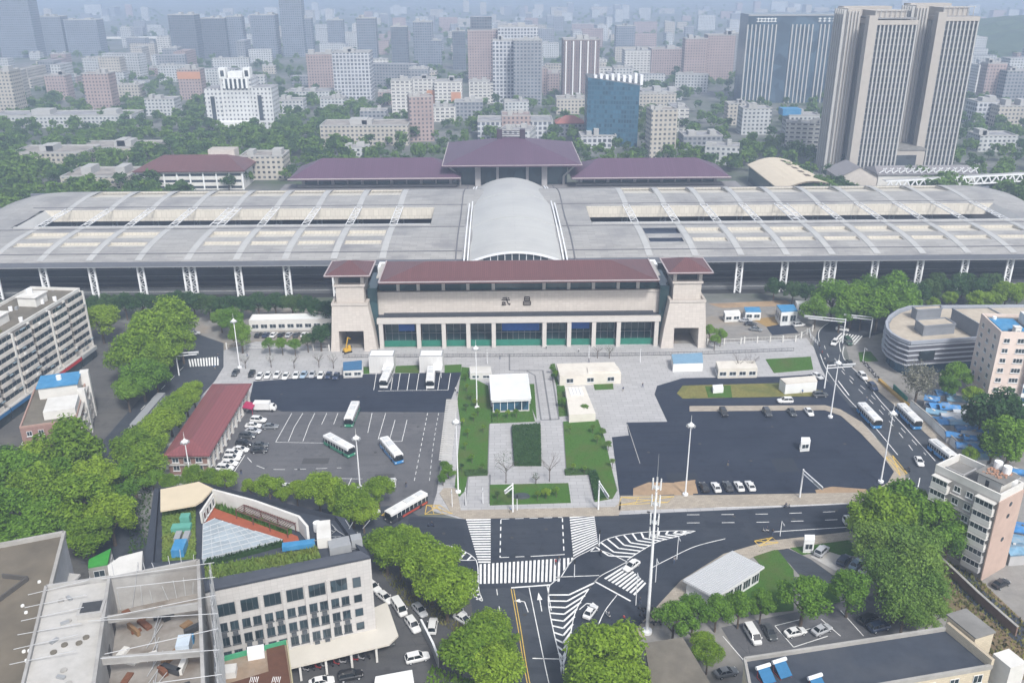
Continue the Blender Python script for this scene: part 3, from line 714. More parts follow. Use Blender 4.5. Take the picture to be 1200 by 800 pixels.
    for sgn in (-1,1):
        v=b()
        for j in range(24):
            for du,hh in ((1.03,.9),(1.11,.6)):
                u=sgn*du; a_=(cx+(vx(u,Ys[j])-cx),Ys[j],vz(1,Ys[j])+hh*.4); c_=(vx(u,Ys[j+1]),Ys[j+1],vz(1,Ys[j+1])+hh*.4)
                v.bar(a_,c_,.55,hh)
        v.build('vault_rail',WHITEM,t)
        v=b()
        for j in range(24):
            u=sgn*1.2; v.bar((vx(sgn*1.3,Ys[j]),Ys[j],zr(0,max(335,min(448,Ys[j])))+.1),(vx(sgn*1.3,Ys[j+1]),Ys[j+1],zr(0,max(335,min(448,Ys[j+1])))+.1),.5,.35)
        v.build('vault_gutter',M('gutter_metal',(.13,.13,.14)),t)
    for k in (8,16):
        v=b()
        for i in range(n):
            u0,u1=-1+2*i/n,-1+2*(i+1)/n; v.bar((vx(u0,Ys[k]),Ys[k],vz(u0,Ys[k])+.05),(vx(u1,Ys[k]),Ys[k],vz(u1,Ys[k])+.05),.5,.16)
        v.build('vault_band',RIB,t)
canopy()
# low flat roof linking the canopy with the rear hall
b_=MB(); b_.box(-118,133,449.2,492,6,11); 
lr=b_.build('link_roof',M('grey_flat_roof',(.21,.205,.21),.8,.12,.3,(.16,.15,.155),.5,.05)); tag(lr,'long low grey flat roof between the canopy and the plum-roofed rear hall','roof')
# tracks and platforms under the canopy, its shade put into their dark colours
mb=MB(); mb.sheet([(-260,336),(276,336),(276,470),(-260,470)],.05); struct('track_bed',mb,M('track_ballast',(.035,.035,.036),.95,.25,1.2))
for y0,y1 in ((341,347),(361,372),(386,397),(411,422),(436,444)):
    mb=MB(); mb.box(-256,272,y0,y1,0,1.1); struct('platform',mb,M('platform_paving',(.10,.105,.11),.85,.1,.5))
    mb=MB(); mb.sheet([(-256,y0+.5),(272,y0+.5),(272,y0+.75),(-256,y0+.75)],1.106); mb.sheet([(-256,y1-.75),(272,y1-.75),(272,y1-.5),(-256,y1-.5)],1.106); struct('platform_line',mb,PAINT)
for y in (350,355.5,375.5,381,400.5,406,425.5,431):
    mb=MB(); mb.box(-260,276,y-.78,y-.7,.1,.28); mb.box(-260,276,y+.7,y+.78,.1,.28); struct('rail_track',mb,M('rail_steel',(.18,.16,.15),.4,.1,1))
# ---- rear hall
def rear_hall():
    L=Vector((CX,500,0)); t=thing('rear_station_hall','far station hall with broad plum pyramid roof and two long plum-roofed wings','station',L)
    T=Matrix.Translation(-L); b=lambda: MB(T)
    W=M('hall_grey_wall',(.34,.33,.33),.8,.1,.4)
    PR=MT('hazed_plum_roof',(.105,.060,.095),(.07,.04,.065),1.2,60,.06,.5,.06,'top',spec=.4,col2=(.085,.05,.078),amt=.5,scale2=.02)  # plum roof with the purple of the haze put into its colour
    a=GY(518,194.5,476); c=GY(682,193.5,476); ze=(a.z+c.z)/2; bl=G(529,167,ze); br=G(664,166,ze)
    x0,x1=a.x,c.x; y1=(bl.y+br.y)/2
    r=b(); mx=(x0+x1)/2; my=(476+y1)/2; rise=GY(600,161,my).z-ze
    r.hip(x0,x1,476,y1,ze,rise,ridge=(y1-476)/2-3,axis='y' if False else 'x',thick=.8)
    r.build('roof',PR,t)
    # finial house on the apex
    f=b(); f.box(mx-8,mx-5,my-2,my+2,ze+rise-1.8,ze+rise+4.5); f.box(mx+5,mx+8,my-2,my+2,ze+rise-1.8,ze+rise+4.5)
    for k in range(5): f.box(mx-5,mx+5,my-.4,my+.4,ze+rise-1+k*1.1,ze+rise-.7+k*1.1)
    f.build('roof_finial',M('dark_plum_metal',(.05,.035,.05),.5,.1,1),t)
    e=b(); 
    for p,q in (((x0,476),(x1,476)),((x0,476),(x0,y1)),((x1,476),(x1,y1))): e.bar((*p,ze),(*q,ze),.4,.3)
    e.build('roof_edge',M('pale_roof_edge',(.4,.35,.35)),t)
    g=b(); g.box(x0+7,x1-7,488,y1-5,0,ze-.8); g.build('glass_wall',TEAL,t)
    for px in (560,583,618,638):
        q=GY(px,205,484); wd=1.5 if px in (560,638) else .7; k=b(); k.box(q.x-wd,q.x+wd,483,486,10.5,ze-.8); k.build('column',W,t)
    for sgn in (-1,1):
        k=b(); xa=x0 if sgn<0 else x1
        k.bar((xa-sgn*2,484,ze-1),(xa-sgn*9,486,ze-8),.9); k.bar((xa-sgn*9,486,ze-8),(xa-sgn*9,486,10.5),.9); k.build('strut',W,t)
    for (pa,pb) in (((337,209.5),(540,210)),((670,209.5),(857,207.5))):
        a=GY(*pa,476); c=GY(*pb,476); z=(a.z+c.z)/2; r=b()
        top=GY((pa[0]+pb[0])/2,185,494).z
        r.hip(a.x,c.x,476,512,z,top-z,ridge=16,thick=.7); r.build('wing_roof',PR,t)
        e=b(); e.bar((a.x,476,z+.1),(c.x,476,z+.1),.6,.5); e.build('roof_edge',M('pale_roof_edge',(.4,.35,.35)),t)
        g=b(); g.box(a.x+5,c.x-5,487,508,0,z-.7); g.build('wing_glass',TEAL,t)
        n=10
        for i in range(n+1):
            x=a.x+6+(c.x-a.x-12)*i/n; k=b(); wd=.75 if i%2==0 else .35; k.box(x-wd,x+wd,485.6,487,10.5,z-.7); k.build('column',W,t)
        k=b(); k.box(a.x+3,c.x-3,484,487,9,11.9); k.build('wing_base',W,t)
rear_hall()
# ================================================================== buildings around the plaza
GREYR=M('grey_flat_roof2',(.20,.195,.185),.9,.2,.35,(.13,.125,.115),.7,.09)
BROWNR=M('weathered_brown_roof',(.15,.135,.11),.9,.2,.4,(.09,.085,.07),.7,.08)
DARKR=M('dark_membrane_roof',(.042,.050,.066),.75,.2,.4,(.07,.075,.085),.6,.08)
PLAST=M('white_plaster',(.60,.59,.56),.85,.08,.5,(.40,.38,.34),.5,.12)
GPLAST=M('grey_plaster',(.40,.40,.40),.85,.1,.5,(.27,.26,.25),.6,.12)
PINKP=M('pink_plaster',(.46,.345,.29),.85,.08,.5,(.34,.25,.21),.5,.1)
DIRTYF=M('dull_window_frame',(.30,.29,.28),.6,.15,1)
FRAMEW=M('white_window_frame',(.62,.63,.63),.5,.05,1)
WM={}
def win_mesh(w,h,div=2,frame=None,sill=True,glass=None,ac=False):
    key=(round(w,2),round(h,2),div,(frame or FRAMEW).name,sill,(glass or GLASS).name,ac)
    if key in WM: return WM[key]
    mb=MB(); f=.09
    mb.mat(0).box(-w/2+f,w/2-f,-.03,.0,f,h-f)
    mb.mat(1)
    mb.box(-w/2,w/2,-.09,0,0,f); mb.box(-w/2,w/2,-.09,0,h-f,h); mb.box(-w/2,-w/2+f,-.09,0,f,h-f); mb.box(w/2-f,w/2,-.09,0,f,h-f)
    for i in range(1,div):
        x=-w/2+w*i/div; mb.box(x-.04,x+.04,-.08,0,f,h-f)
    if sill: mb.box(-w/2-.12,w/2+.12,-.22,0,-.14,-.01)
    if ac: mb.box(-.45,.45,-.55,-.05,-1.0,-.35)
    o=mb.build('window',[glass or GLASS,frame or FRAMEW]); me=o.data; bpy.data.objects.remove(o); WM[key]=me; return me
class Block:
    """a flat-roofed building standing on the wall line A->B (seen left to right from outside), depth going away"""
    def __init__(s,name,label,cat,A,B,depth,h,wall,roof=None,group=None,par=.8,parw=.35,z0=0,cop=None,slope=None,skipwall=False):
        o,rz,wd=frame(A,B); o.z=z0
        s.t=thing(name,label,cat,o,rz,group); s.w=wd; s.d=depth; s.h=h; s.rz=rz; s.o=o
        if not skipwall:
            m=MB(); m.box(0,wd,0,depth,0,h); m.build('wall',wall,s.t)
        m=MB(); m.box(.3,wd-.3,.3,depth-.3,h,h+.06,False); m.build('roof',roof or GREYR,s.t)
        if par:
            m=MB(); p=parw
            m.box(-.02,wd+.02,-.02,p,h+.003,h+par); m.box(-.02,wd+.02,depth-p,depth+.02,h+.003,h+par); m.box(-.02,p,p,depth-p,h+.003,h+par); m.box(wd-p,wd+.02,p,depth-p,h+.003,h+par)
            m.build('parapet',cop or wall,s.t)
    def part(s,name,mat,mb): return mb.build(name,mat,s.t)
    def win(s,face,u,z,w,h,**kw):
        me=win_mesh(w,h,**kw); e=.015
        loc,rz={'f':((u,-e,z),0),'r':((s.w+e,u,z),math.pi/2),'l':((-e,u,z),-math.pi/2),'b':((u,s.d+e,z),math.pi)}[face]
        return inst('window',me,s.t,loc,rz)
    def grid(s,face,n,floors,w,h,z0=1.0,fh=3.1,u0=None,u1=None,skip=None,**kw):
        L=s.w if face in 'fb' else s.d; u0=u0 if u0 is not None else 1.2; u1=u1 if u1 is not None else L-1.2
        for k in range(floors):
            for i in range(n):
                if skip and skip(i,k): continue
                s.win(face,u0+(u1-u0)*(i+.5)/n,z0+k*fh,w,h,**kw)
def junk(parent,w,d,z,n,seed,mats=None):
    """small roof clutter: tanks, hatches, pipes, air units"""
    rn=random.Random(seed)
    for i in range(n):
        x,y=rn.uniform(1.2,w-1.2),rn.uniform(1.2,d-1.2); k=rn.random(); m=MB()
        if k<.3: m.tube((x,y,z),(x,y,z+1.3),.6,.6,12); m.build('water_tank',WHITEM,parent)
        elif k<.6: m.cbox((x,y,z),(1.1,.8,.9),rn.random()*3); m.cbox((x,y,z+.9),(.8,.6,.06),.2); m.build('air_unit',GREYM,parent)
        elif k<.85: m.bar((x,y,z+.15),(x+rn.uniform(-3,3),y+rn.uniform(-3,3),z+.15),.14); m.build('pipe',GREYM,parent)
        else: m.cbox((x,y,z),(1.8,1.5,1.9),rn.random()*.3); m.cbox((x,y,z+1.9),(2.1,1.8,.12),.0); m.build('roof_hatch',PLAST,parent)
# ---- long balconied apartment block on the left edge
BLU0=M('faded_awning',(.20,.28,.33),.7,.2,1)
def left_apartments():
    A=GY(-40,520,0) if 0 else Vector((-147,205,0)); B=Vector((-137.8,279.2,0))
    b=Block('apartment_block','long eight storey apartment block with stacked white balconies beside the west road','apartment block',A,B,17,23.4,M('dingy_wall',(.20,.185,.17),.85,.2,.5,(.11,.10,.09),.7,.1),BROWNR,par=1.0,cop=PLAST)
    n=8; bw=b.w/n; PB=M('balcony_plaster',(.60,.565,.52),.8,.12,.6,(.38,.34,.30),.6,.25)
    for i in range(n):
        for k in range(7):
            z=4.4+k*2.78; dp=1.5 if i%2==0 else .9; u0=i*bw+.4; u1=(i+1)*bw-(.4 if i%2 else 1.5)
            m=MB(); m.box(u0,u1,-dp,0,z-.16,z); m.box(u0,u1,-dp,-dp+.14,z,z+1.0); m.box(u0,u0+.12,-dp+.14,0,z,z+1); m.box(u1-.12,u1,-dp+.14,0,z,z+1)
            bal=m.build('balcony',PB,b.t)
            w_=(u1-u0)-.25
            me=win_mesh(round(w_,1),1.45,4,sill=False,frame=DIRTYF); o=inst('window',me,bal,((u0+u1)/2,-dp+.2,z+1.02))
        m=MB(); m.box((i+1)*bw-.55,(i+1)*bw+.1,-1.1,0,4,23.4) if i%2 else m.box((i+1)*bw-1.2,(i+1)*bw-.4,-.5,0,4,23.4); m.build('pier',PLAST,b.t)
        m=MB(); m.box(i*bw+.3,(i+1)*bw-.3,-2.2,0,3.9,4.2); m.build('canopy_slab',LCONC,b.t)
        sh=MB(); sh.box(i*bw+.3,(i+1)*bw-.3,-1.7,-1.5,.1,2.9); sh.build('shop_front',GLASS,b.t)
        sg=MB(); sg.box(i*bw+.3,(i+1)*bw-.3,-2.3,-2.0,2.9,3.88); sg.build('shop_sign',[M('red_signboard',(.45,.03,.035),.5,.1,1),M('blue_signboard',(.03,.14,.32),.5,.1,1),M('grey_signboard',(.30,.32,.33),.5,.1,1)][(2,2,1,1,2,0,0,2)[i]],b.t)
    r3=random.Random(17)
    for k in range(60):
        i_=r3.randrange(8); kk=r3.randrange(7); u_=i_*bw+r3.uniform(.8,bw-1.4); dp=1.5 if i_%2==0 else .9; m=MB(); z=4.4+kk*2.78
        if k%3: m.box(u_,u_+.8,-dp-.42,-dp-.01,z+.1,z+.72); m.build('air_unit',[GREYM,PLAST][k%2],b.t)
        else: m.box(u_,u_+r3.uniform(1,2.4),-dp-.5,-dp-.02,z+2.3,z+2.36); m.build('awning',[BLU0,GREYM,PLAST][k%3],b.t)
    for k in range(7):
        for u in (3.2,8.2,13.2): b.win('r',u,4.8+k*2.78,1.6,1.4)
    junk(b.t,b.w,b.d,b.h+.06,14,3)
    m=MB(); m.box(b.w-16,b.w-10,5,11,b.h,b.h+3.0); m.box(b.w-16.4,b.w-9.6,4.6,11.4,b.h+3,b.h+3.25); m.build('stair_house',PLAST,b.t)
    m=MB(); m.box(b.w-34,b.w-28,6,12,b.h,b.h+2.8); m.box(b.w-34.4,b.w-27.6,5.6,12.4,b.h+2.8,b.h+3.05); m.build('stair_house',PLAST,b.t)
    for x in (b.w-13,b.w-31): 
        m=MB(); m.tube((x,8.5,b.h+3.2),(x,8.5,b.h+4.9),.9,.9,14); m.build('water_tank',WHITEM,b.t)
    m=MB(); m.box(1,b.w-36,3,12,b.h+.061,b.h+.35); m.build('roof_bed',DRYG,b.t)
left_apartments()
# the neighbour's corner that shows at the lower left of it
def corner_flats():
    A=Vector((-156,196,0)); B=Vector((-143.2,201,0))
    b=Block('corner_flats','grimy corner of balconied flats cut off by the left edge below the long apartment block','apartment block',A,B,7,15,M('dingy_wall',(.3,.285,.27)),BROWNR,par=.7,cop=PLAST)
    for k in range(4):
        for i in range(3):
            u=2.2+i*4.1; z=3+k*3
            m=MB(); m.box(u-1.7,u+1.7,-1.1,0,z-.15,z); m.box(u-1.7,u+1.7,-1.1,-.97,z,z+1); bal=m.build('balcony',PLAST,b.t); inst('window',win_mesh(3.2,1.3,4,sill=False),bal,(u,-.9,z+1.02))
        b.win('r',3.5,3.4+k*3,1.6,1.4)
corner_flats()
# ---- pink stepped house
def pink_house():
    PK=MT('pink_tile_wall',(.30,.19,.165),(.24,.15,.13),.6,.3,.02,.75,.1,'wall')
    A=Vector((-126,209.5,0)); B=Vector((-113.4,209.5+0,0))
    A,B=Vector((-125.5,208,0)),Vector((-112.6,212,0))
    t=None
    b=Block('pink_house','stepped pink brick house with white stair tower and small blue roof beside the west road','house',A,B,26,10.2,PK,BROWNR,par=.5,cop=M('pink_coping',(.36,.24,.2),.8,.1,1))
    for k in range(3):
        for u in (2,4.8): b.win('f',u,1.5+k*3.1,1.3,1.4)
    m=MB(); m.box(b.w-.003,b.w+.7,2,24,9.6,10.0); m.build('eave',LCONC,b.t)
    for k in range(3):
        for i in range(5):
            u=3+i*4.6; z=1.2+k*3.05; m=MB(); m.box(b.w,b.w+1.1,u-1.4,u+1.4,z-.15,z); m.box(b.w+1,b.w+1.1,u-1.4,u+1.4,z,z+.95); bal=m.build('balcony',PLAST,b.t)
            inst('window',win_mesh(2.6,1.4,3,sill=False),bal,(b.w+.03,u,z+.9),math.pi/2)
    m=MB(); m.box(b.w-8,b.w-.2,3,12,10.26,12.6); m.build('upper_storey',PLAST,b.t)
    m=MB(); m.box(b.w-.5,b.w+1.3,12.6,14.6,0,13.4); m.build('stair_tower',PLAST,b.t); m=MB(); m.box(b.w-1.,b.w+1.3,23.5,25.6,0,14.2); m.build('stair_tower',PLAST,b.t)
    m=MB(); m.box(b.w-11,b.w-1,17,25,10.26,13.6); m.build('upper_storey',PLAST,b.t)
    m=MB(); m.box(b.w-11.4,b.w-.7,16.6,25.4,13.603,13.95); m.build('blue_roof',M('blue_sheet_roof',(.05,.22,.42),.5,.15,.6,(.16,.3,.42),.4,.3),b.t)
    m=MB(); m.tube((b.w-6,21,13.95),(b.w-6,21,15.2),.7,.7,12); m.build('water_tank',WHITEM,b.t)
pink_house()
# ---- long red-roofed hall west of the coach park
def red_hall():
    A=Vector((-85.5,201,0)); B=Vector((-75.8,201,0)); BR=MT('red_brick_wall',(.22,.115,.09),(.30,.26,.22),.5,.2,.02,.85,.12,'wall')
    t=thing('red_roofed_hall','long low brick hall with dull red roof and cream pilasters by the parked cars','hall',Vector((-80.6,201,0)),0)
    m=MB(); m.box(-5,5,0,41,0,5.6); m.build('wall',BR,t)
    RED=MT('dull_red_sheet_roof',(.21,.070,.072),(.15,.05,.055),.8,50,.06,.5,.07,'top',spec=.35,col2=(.17,.075,.075),amt=.5,scale2=.06)
    r=MB(); r.hip(-5.6,6.2,-1,42,6.1,1.9,ridge=5.5,axis='y',thick=.35); r.build('roof',RED,t)
    r=MB(); r.box(-5.2,5.8,-.9,41.6,5.6,5.73); r.build('eave',PLAST,t)
    for i in range(12):
        y=.6+i*3.6; c=MB(); c.box(5,5.55,y-.35,y+.35,0,5.6); c.build('pilaster',PLAST,t)
        if i<11:
            for z,h in ((.9,1.7),(3.3,1.6)): inst('window',win_mesh(1.9,h,2),t,(5.02,y+1.8,z),math.pi/2)
    for x in (-3,0,3): inst('window',win_mesh(1.7,1.6,2),t,(x,-.02,1.2)); inst('window',win_mesh(1.7,1.4,2),t,(x,-.02,3.6))
    m=MB(); m.box(-5.3,5.3,-.6,-.02,2.9,3.15); m.build('ledge',LCONC,t)
    a=MB(); a.add([(5.6,32,3.2),(8.4,32,2.5),(8.4,36,2.5),(5.6,36,3.2),(5.6,32,3.0),(8.4,32,2.3),(8.4,36,2.3),(5.6,36,3.0)],[(0,1,2,3),(7,6,5,4),(0,4,5,1),(1,5,6,2),(2,6,7,3)]); a.bar((8.3,32.2,0),(8.3,32.2,2.3),.1); a.bar((8.3,35.8,0),(8.3,35.8,2.3),.1); a.build('awning',M('magenta_awning',(.36,.03,.09),.6,.1,1),t)
red_hall()
# ---- office block with the roof garden (lower left)
def office():
    h=18.6
    roofp=[G(x,y,21) for x,y in [(180,571),(235,563),(405,605),(434,650),(240,690),(167,667)]]
    t=thing('office_block','grey tiled office block with planted roof, red terrace and glass courtyard roof','office',(roofp[4].x,roofp[4].y,0))
    L=Vector((roofp[4].x,roofp[4].y,0)); T=Matrix.Translation(-L); b=lambda: MB(T)
    TILE=MT('grey_wall_tile',(.50,.485,.47),(.37,.36,.35),1.1,.75,.02,.7,.05,'wall',col2=(.45,.43,.40),amt=.4,scale2=.1,offset=0)
    m=b(); m.prism(roofp,0,20.2); m.build('wall',TILE,t)
    edge=M('dark_slate_coping',(.045,.052,.068),.7,.15,.6)
    cen=sum(roofp,Vector())/6
    def inset(p,d): return p+(cen-p).normalized()*d
    m=b(); n=6
    inn=[inset(p,2.0) for p in roofp]
    for i in range(n):
        a,c=roofp[i],roofp[(i+1)%n]; ai,ci=inn[i],inn[(i+1)%n]; o=lambda p,z:(p.x,p.y,z)
        m.quad(o(ai,21.6),o(a,20.6),o(c,20.6),o(ci,21.6)); m.quad(o(a,20.6),o(a,20.1),o(c,20.1),o(c,20.6)); m.quad(o(ci,20.2),o(ai,20.2),o(ai,21.6),o(ci,21.6))
        m.quad(o(a,20.1),o(ai,20.203),o(ci,20.203),o(c,20.1)) if 0 else None
    m.build('roof_edge',edge,t)
    zt=20.6
    def flat(name,px,mat,z=zt,th=.25):
        m=b(); m.prism([G(x,y,z) for x,y in px],z-th,z); return m.build(name,mat,t)
    m=b(); m.prism([inset(p,1.9) for p in roofp],20.2,20.32); m.build('roof',DARKR,t)
    flat('beige_canopy',[(188,573),(233,564),(250,572),(237,586),(229,591),(188,598)],M('beige_sheet',(.55,.47,.34),.7,.06,.3),23.2,.35)
    flat('terrace',[(238,612),(254,590),(349,628),(351,634),(331,635),(252,606)],M('terracotta_paving',(.30,.085,.045),.8,.15,1),zt)
    # glazed courtyard roof with bars
    g=[G(x,y,21.3) for x,y in [(237,655),(238,614),(252,607),(331,632)]]
    m=b(); m.prism(g,20.35,21.3); m.build('courtyard_glass',MG('milky_blue_glass',(.30,.345,.375),.3,.1,.4),t)
    m=b(); c0,c1,c2,c3=g
    for k in range(0,9):
        f=k/8
        p,q=c0.lerp(c3,f),c1.lerp(c2,min(1,f*1)); m.bar((p.x,p.y,21.33),(q.x+(c3.x-q.x)*f*.6,q.y+(c3.y-q.y)*f*.6,21.33),.12,.1)
        p,q=c0.lerp(c1,f),c3.lerp(c2,f); m.bar((p.x,p.y,21.35),(q.x,q.y,21.35),.12,.1)
    m.build('glazing_bars',M('grey_glazing_bar',(.45,.47,.48),.5,.05,1),t)
    def wallbar(name,px,z0,z1,mat,wd=.4):
        m=b(); P=[G(x,y,z0) for x,y in px]
        for i in range(len(P)-1): m.bar((P[i].x,P[i].y,(z0+z1)/2),(P[i+1].x,P[i+1].y,(z0+z1)/2),wd,z1-z0)
        return m.build(name,mat,t)
    wallbar('terrace_wall',[(252,590),(300,603),(352,622),(362,634)],zt,24,PLAST,.5)
    wallbar('terrace_wall',[(237,613),(252,590)],zt,23.2,PLAST,.4)
    p0,p1=G(238,613,zt),G(251,592,zt)
    for k in range(4):
        q=p0.lerp(p1,(k+.5)/4); o=inst('window',win_mesh(1.1,1.7,1),t,(q.x-L.x+.23,q.y-L.y-.1,zt+.5),math.atan2(p1.y-p0.y,p1.x-p0.x))
    # pergola
    m=b(); A_,B_=G(281,594,22.6),G(341,616,22.6); d=(B_-A_).normalized(); nrm=Vector((-d.y,d.x,0))
    for k in range(24):
        p=A_.lerp(B_,k/23); m.bar((p.x-nrm.x*1.3,p.y-nrm.y*1.3,22.6),(p.x+nrm.x*1.3,p.y+nrm.y*1.3,22.6),.1)
    for s_ in (-1,1): m.bar((A_.x+nrm.x*1.1*s_,A_.y+nrm.y*1.1*s_,22.5),(B_.x+nrm.x*1.1*s_,B_.y+nrm.y*1.1*s_,22.5),.14)
    for f in (0,.33,.66,1):
        for s_ in (-1,1): p=A_.lerp(B_,f)+nrm*1.1*s_; m.bar((p.x,p.y,zt),(p.x,p.y,22.5),.14)
    m.build('pergola',M('brown_timber',(.13,.06,.05),.7,.15,1),t)
    # planted strips
    def bed(px,z,n,seed,mat=GRASSM,hh=.6):
        rn=random.Random(seed); P=[G(x,y,z) for x,y in px]; m=b(); m.prism(P,20.33,z)
        a0,a1,a2,a3=P[:4]
        for _ in range(n):
            u,v=rn.random(),rn.random(); p=(a0.lerp(a1,u)).lerp(a3.lerp(a2,u),v); a=rn.uniform(0,6.3); s_=rn.uniform(.1,.32); h_=rn.uniform(.15,1)*hh
            dx,dy=math.cos(a)*s_,math.sin(a)*s_
            m.add([(p.x-dx,p.y-dy,z-.02),(p.x+dx,p.y+dy,z-.02),(p.x-dy,p.y+dx,z+h_)],[(0,1,2)])
        return m.build('roof_planting',mat,t)
    GG=M('roof_garden_green',(.10,.16,.03),.85,.3,1.5,(.17,.18,.04),.6,.15,bump=.4)
    bed([(190,655),(229,652),(229,592),(190,599)],20.8,1500,1,GG,.4)
    bed([(241,682),(376,656),(372,641),(240,664)],21.2,2000,2,GG,.8)
    bed([(254,591),(342,622),(338,625),(252,594)],20.9,400,3,GRASSM,1.2)
    bed([(240,661),(330,637),(331,634),(240,657)],21.0,300,4,M('dark_hedge',(.02,.05,.015),.9,.3,1.5),.8)
    m=b(); q=G(211,645,21); m.cbox((q.x,q.y,20.6),(2.2,3.6,1.8),.1); m.build('blue_hut',M('blue_sheet_roof',(.05,.22,.42)),t)
    m=b(); q=G(213,619,21); m.cbox((q.x,q.y,20.6),(3.6,1.8,1.1),.1); m.cbox((q.x,q.y+2.5,20.6),(1.8,1.6,1.8),.1); m.build('green_hut',M('jade_sheet',(.10,.30,.24),.6,.15,.8),t)
    m=b(); q=G(214,630,21); m.cbox((q.x-.8,q.y,20.6),(1.1,2.6,1.2),.1); m.cbox((q.x+.8,q.y,20.6),(1.1,2.6,1.2),.1); m.build('air_unit',GREYM,t)
    m=b(); q=G(380,628,21); m.cbox((q.x,q.y,20.4),(2.6,6,2.2),.2); m.build('plant_box',PLAST,t)
    m=b(); q=G(372,618,21); m.tube((q.x,q.y,20.4),(q.x,q.y,22.2),.8,.8,12); m.build('water_tank',WHITEM,t)
    m=b(); q=G(398,640,21); m.cbox((q.x,q.y,20.4),(4,3,1.6),.3); m.cbox((q.x+3,q.y+1,20.4),(2,2,2),.3); m.build('plant_room',GREYM,t)
    m=b(); q=G(350,638,21); m.cbox((q.x,q.y,20.5),(6,1.6,.9),.2); m.build('blue_cover',M('blue_sheet_roof',(.05,.22,.42)),t)
    m=b()
    rn=random.Random(9)
    for _ in range(16):
        q=G(rn.uniform(385,425),rn.uniform(615,645),21); m.bar((q.x,q.y,20.9),(q.x+rn.uniform(-3,3),q.y+rn.uniform(-2,2),21.4+rn.random()),.1)
    m.build('pipework',GREYM,t)
    # windows of the front facade
    A,B=roofp[4],roofp[3]; d=(B-A); wd=d.length; rz=math.atan2(d.y,d.x); d.normalize(); nn=Vector((d.y,-d.x,0))
    def fw(u,z,w,h,**kw):
        p=A+d*u+nn*.02-L; return inst('window',win_mesh(w,h,**kw),t,(p.x,p.y,z),rz)
    nb=6; bw=(wd-5.2)/nb
    WG=MG('office_window_glass',(.028,.045,.055),.1,.4,.3); FR=M('dark_window_frame',(.09,.10,.11),.5,.1,1)
    for i in range(nb):
        u=1.0+bw*(i+.5); fw(u,14.6,bw*.76,2.6,div=3,glass=WG,frame=FR,sill=False)
        for k in range(3):
            for dx in (-.24,.24):
                fw(u+dx*bw,11.2-k*3.2,1.45,1.9,div=2,glass=WG,frame=FR,ac=((i+k)%2==0))
                p=A+d*(u+dx*bw)+nn*.05-L; 
        m=b(); p=A+d*(1.0+bw*i)+nn*.18; q=Vector((p.x,p.y,0)); m.cbox((q.x,q.y,4.15),(.55,.35,13.4),rz); m.build('pilaster',TILE,t)
    for k,z in enumerate((14.6,11.2,8.0,4.8)): fw(wd-2.9,z+(.0),1.5,2.2 if k==0 else 1.7,div=1,glass=WG,frame=FR,sill=False)
    # side windows
    C=roofp[2]; d2=(C-B); L2=d2.length; rz2=math.atan2(d2.y,d2.x); d2.normalize(); n2=Vector((d2.y,-d2.x,0))
    for k in range(4):
        for i in range(4):
            p=B+d2*(2+i*3.2)+n2*.02-L; inst('window',win_mesh(1.4,1.7,2,glass=WG,frame=FR),t,(p.x,p.y,4.5+k*3.2),rz2)
    # street canopy running round the corner
    o1=B+d*3.4+nn*4.2; 
    poly=[A+nn*.03,A+nn*5.0,B+nn*5.0+d*1.5,B+nn*3.2+d*3.6,B+d*3.6+Vector((-d.y,d.x,0))*7,B+Vector((-d.y,d.x,0))*6+d*.3,B+nn*.03]
    m=b(); m.prism([(p.x,p.y) for p in poly],3.7,4.1,True,True); m.build('street_canopy',M('cream_canopy_sheet',(.54,.51,.45),.7,.06,.3),t)
    for k in range(7):
        p=A+d*(wd*k/6.2)+nn*4.3; m=b(); m.cbox((p.x,p.y,0),(.4,.4,3.7),rz); m.build('post',PLAST,t)
office()
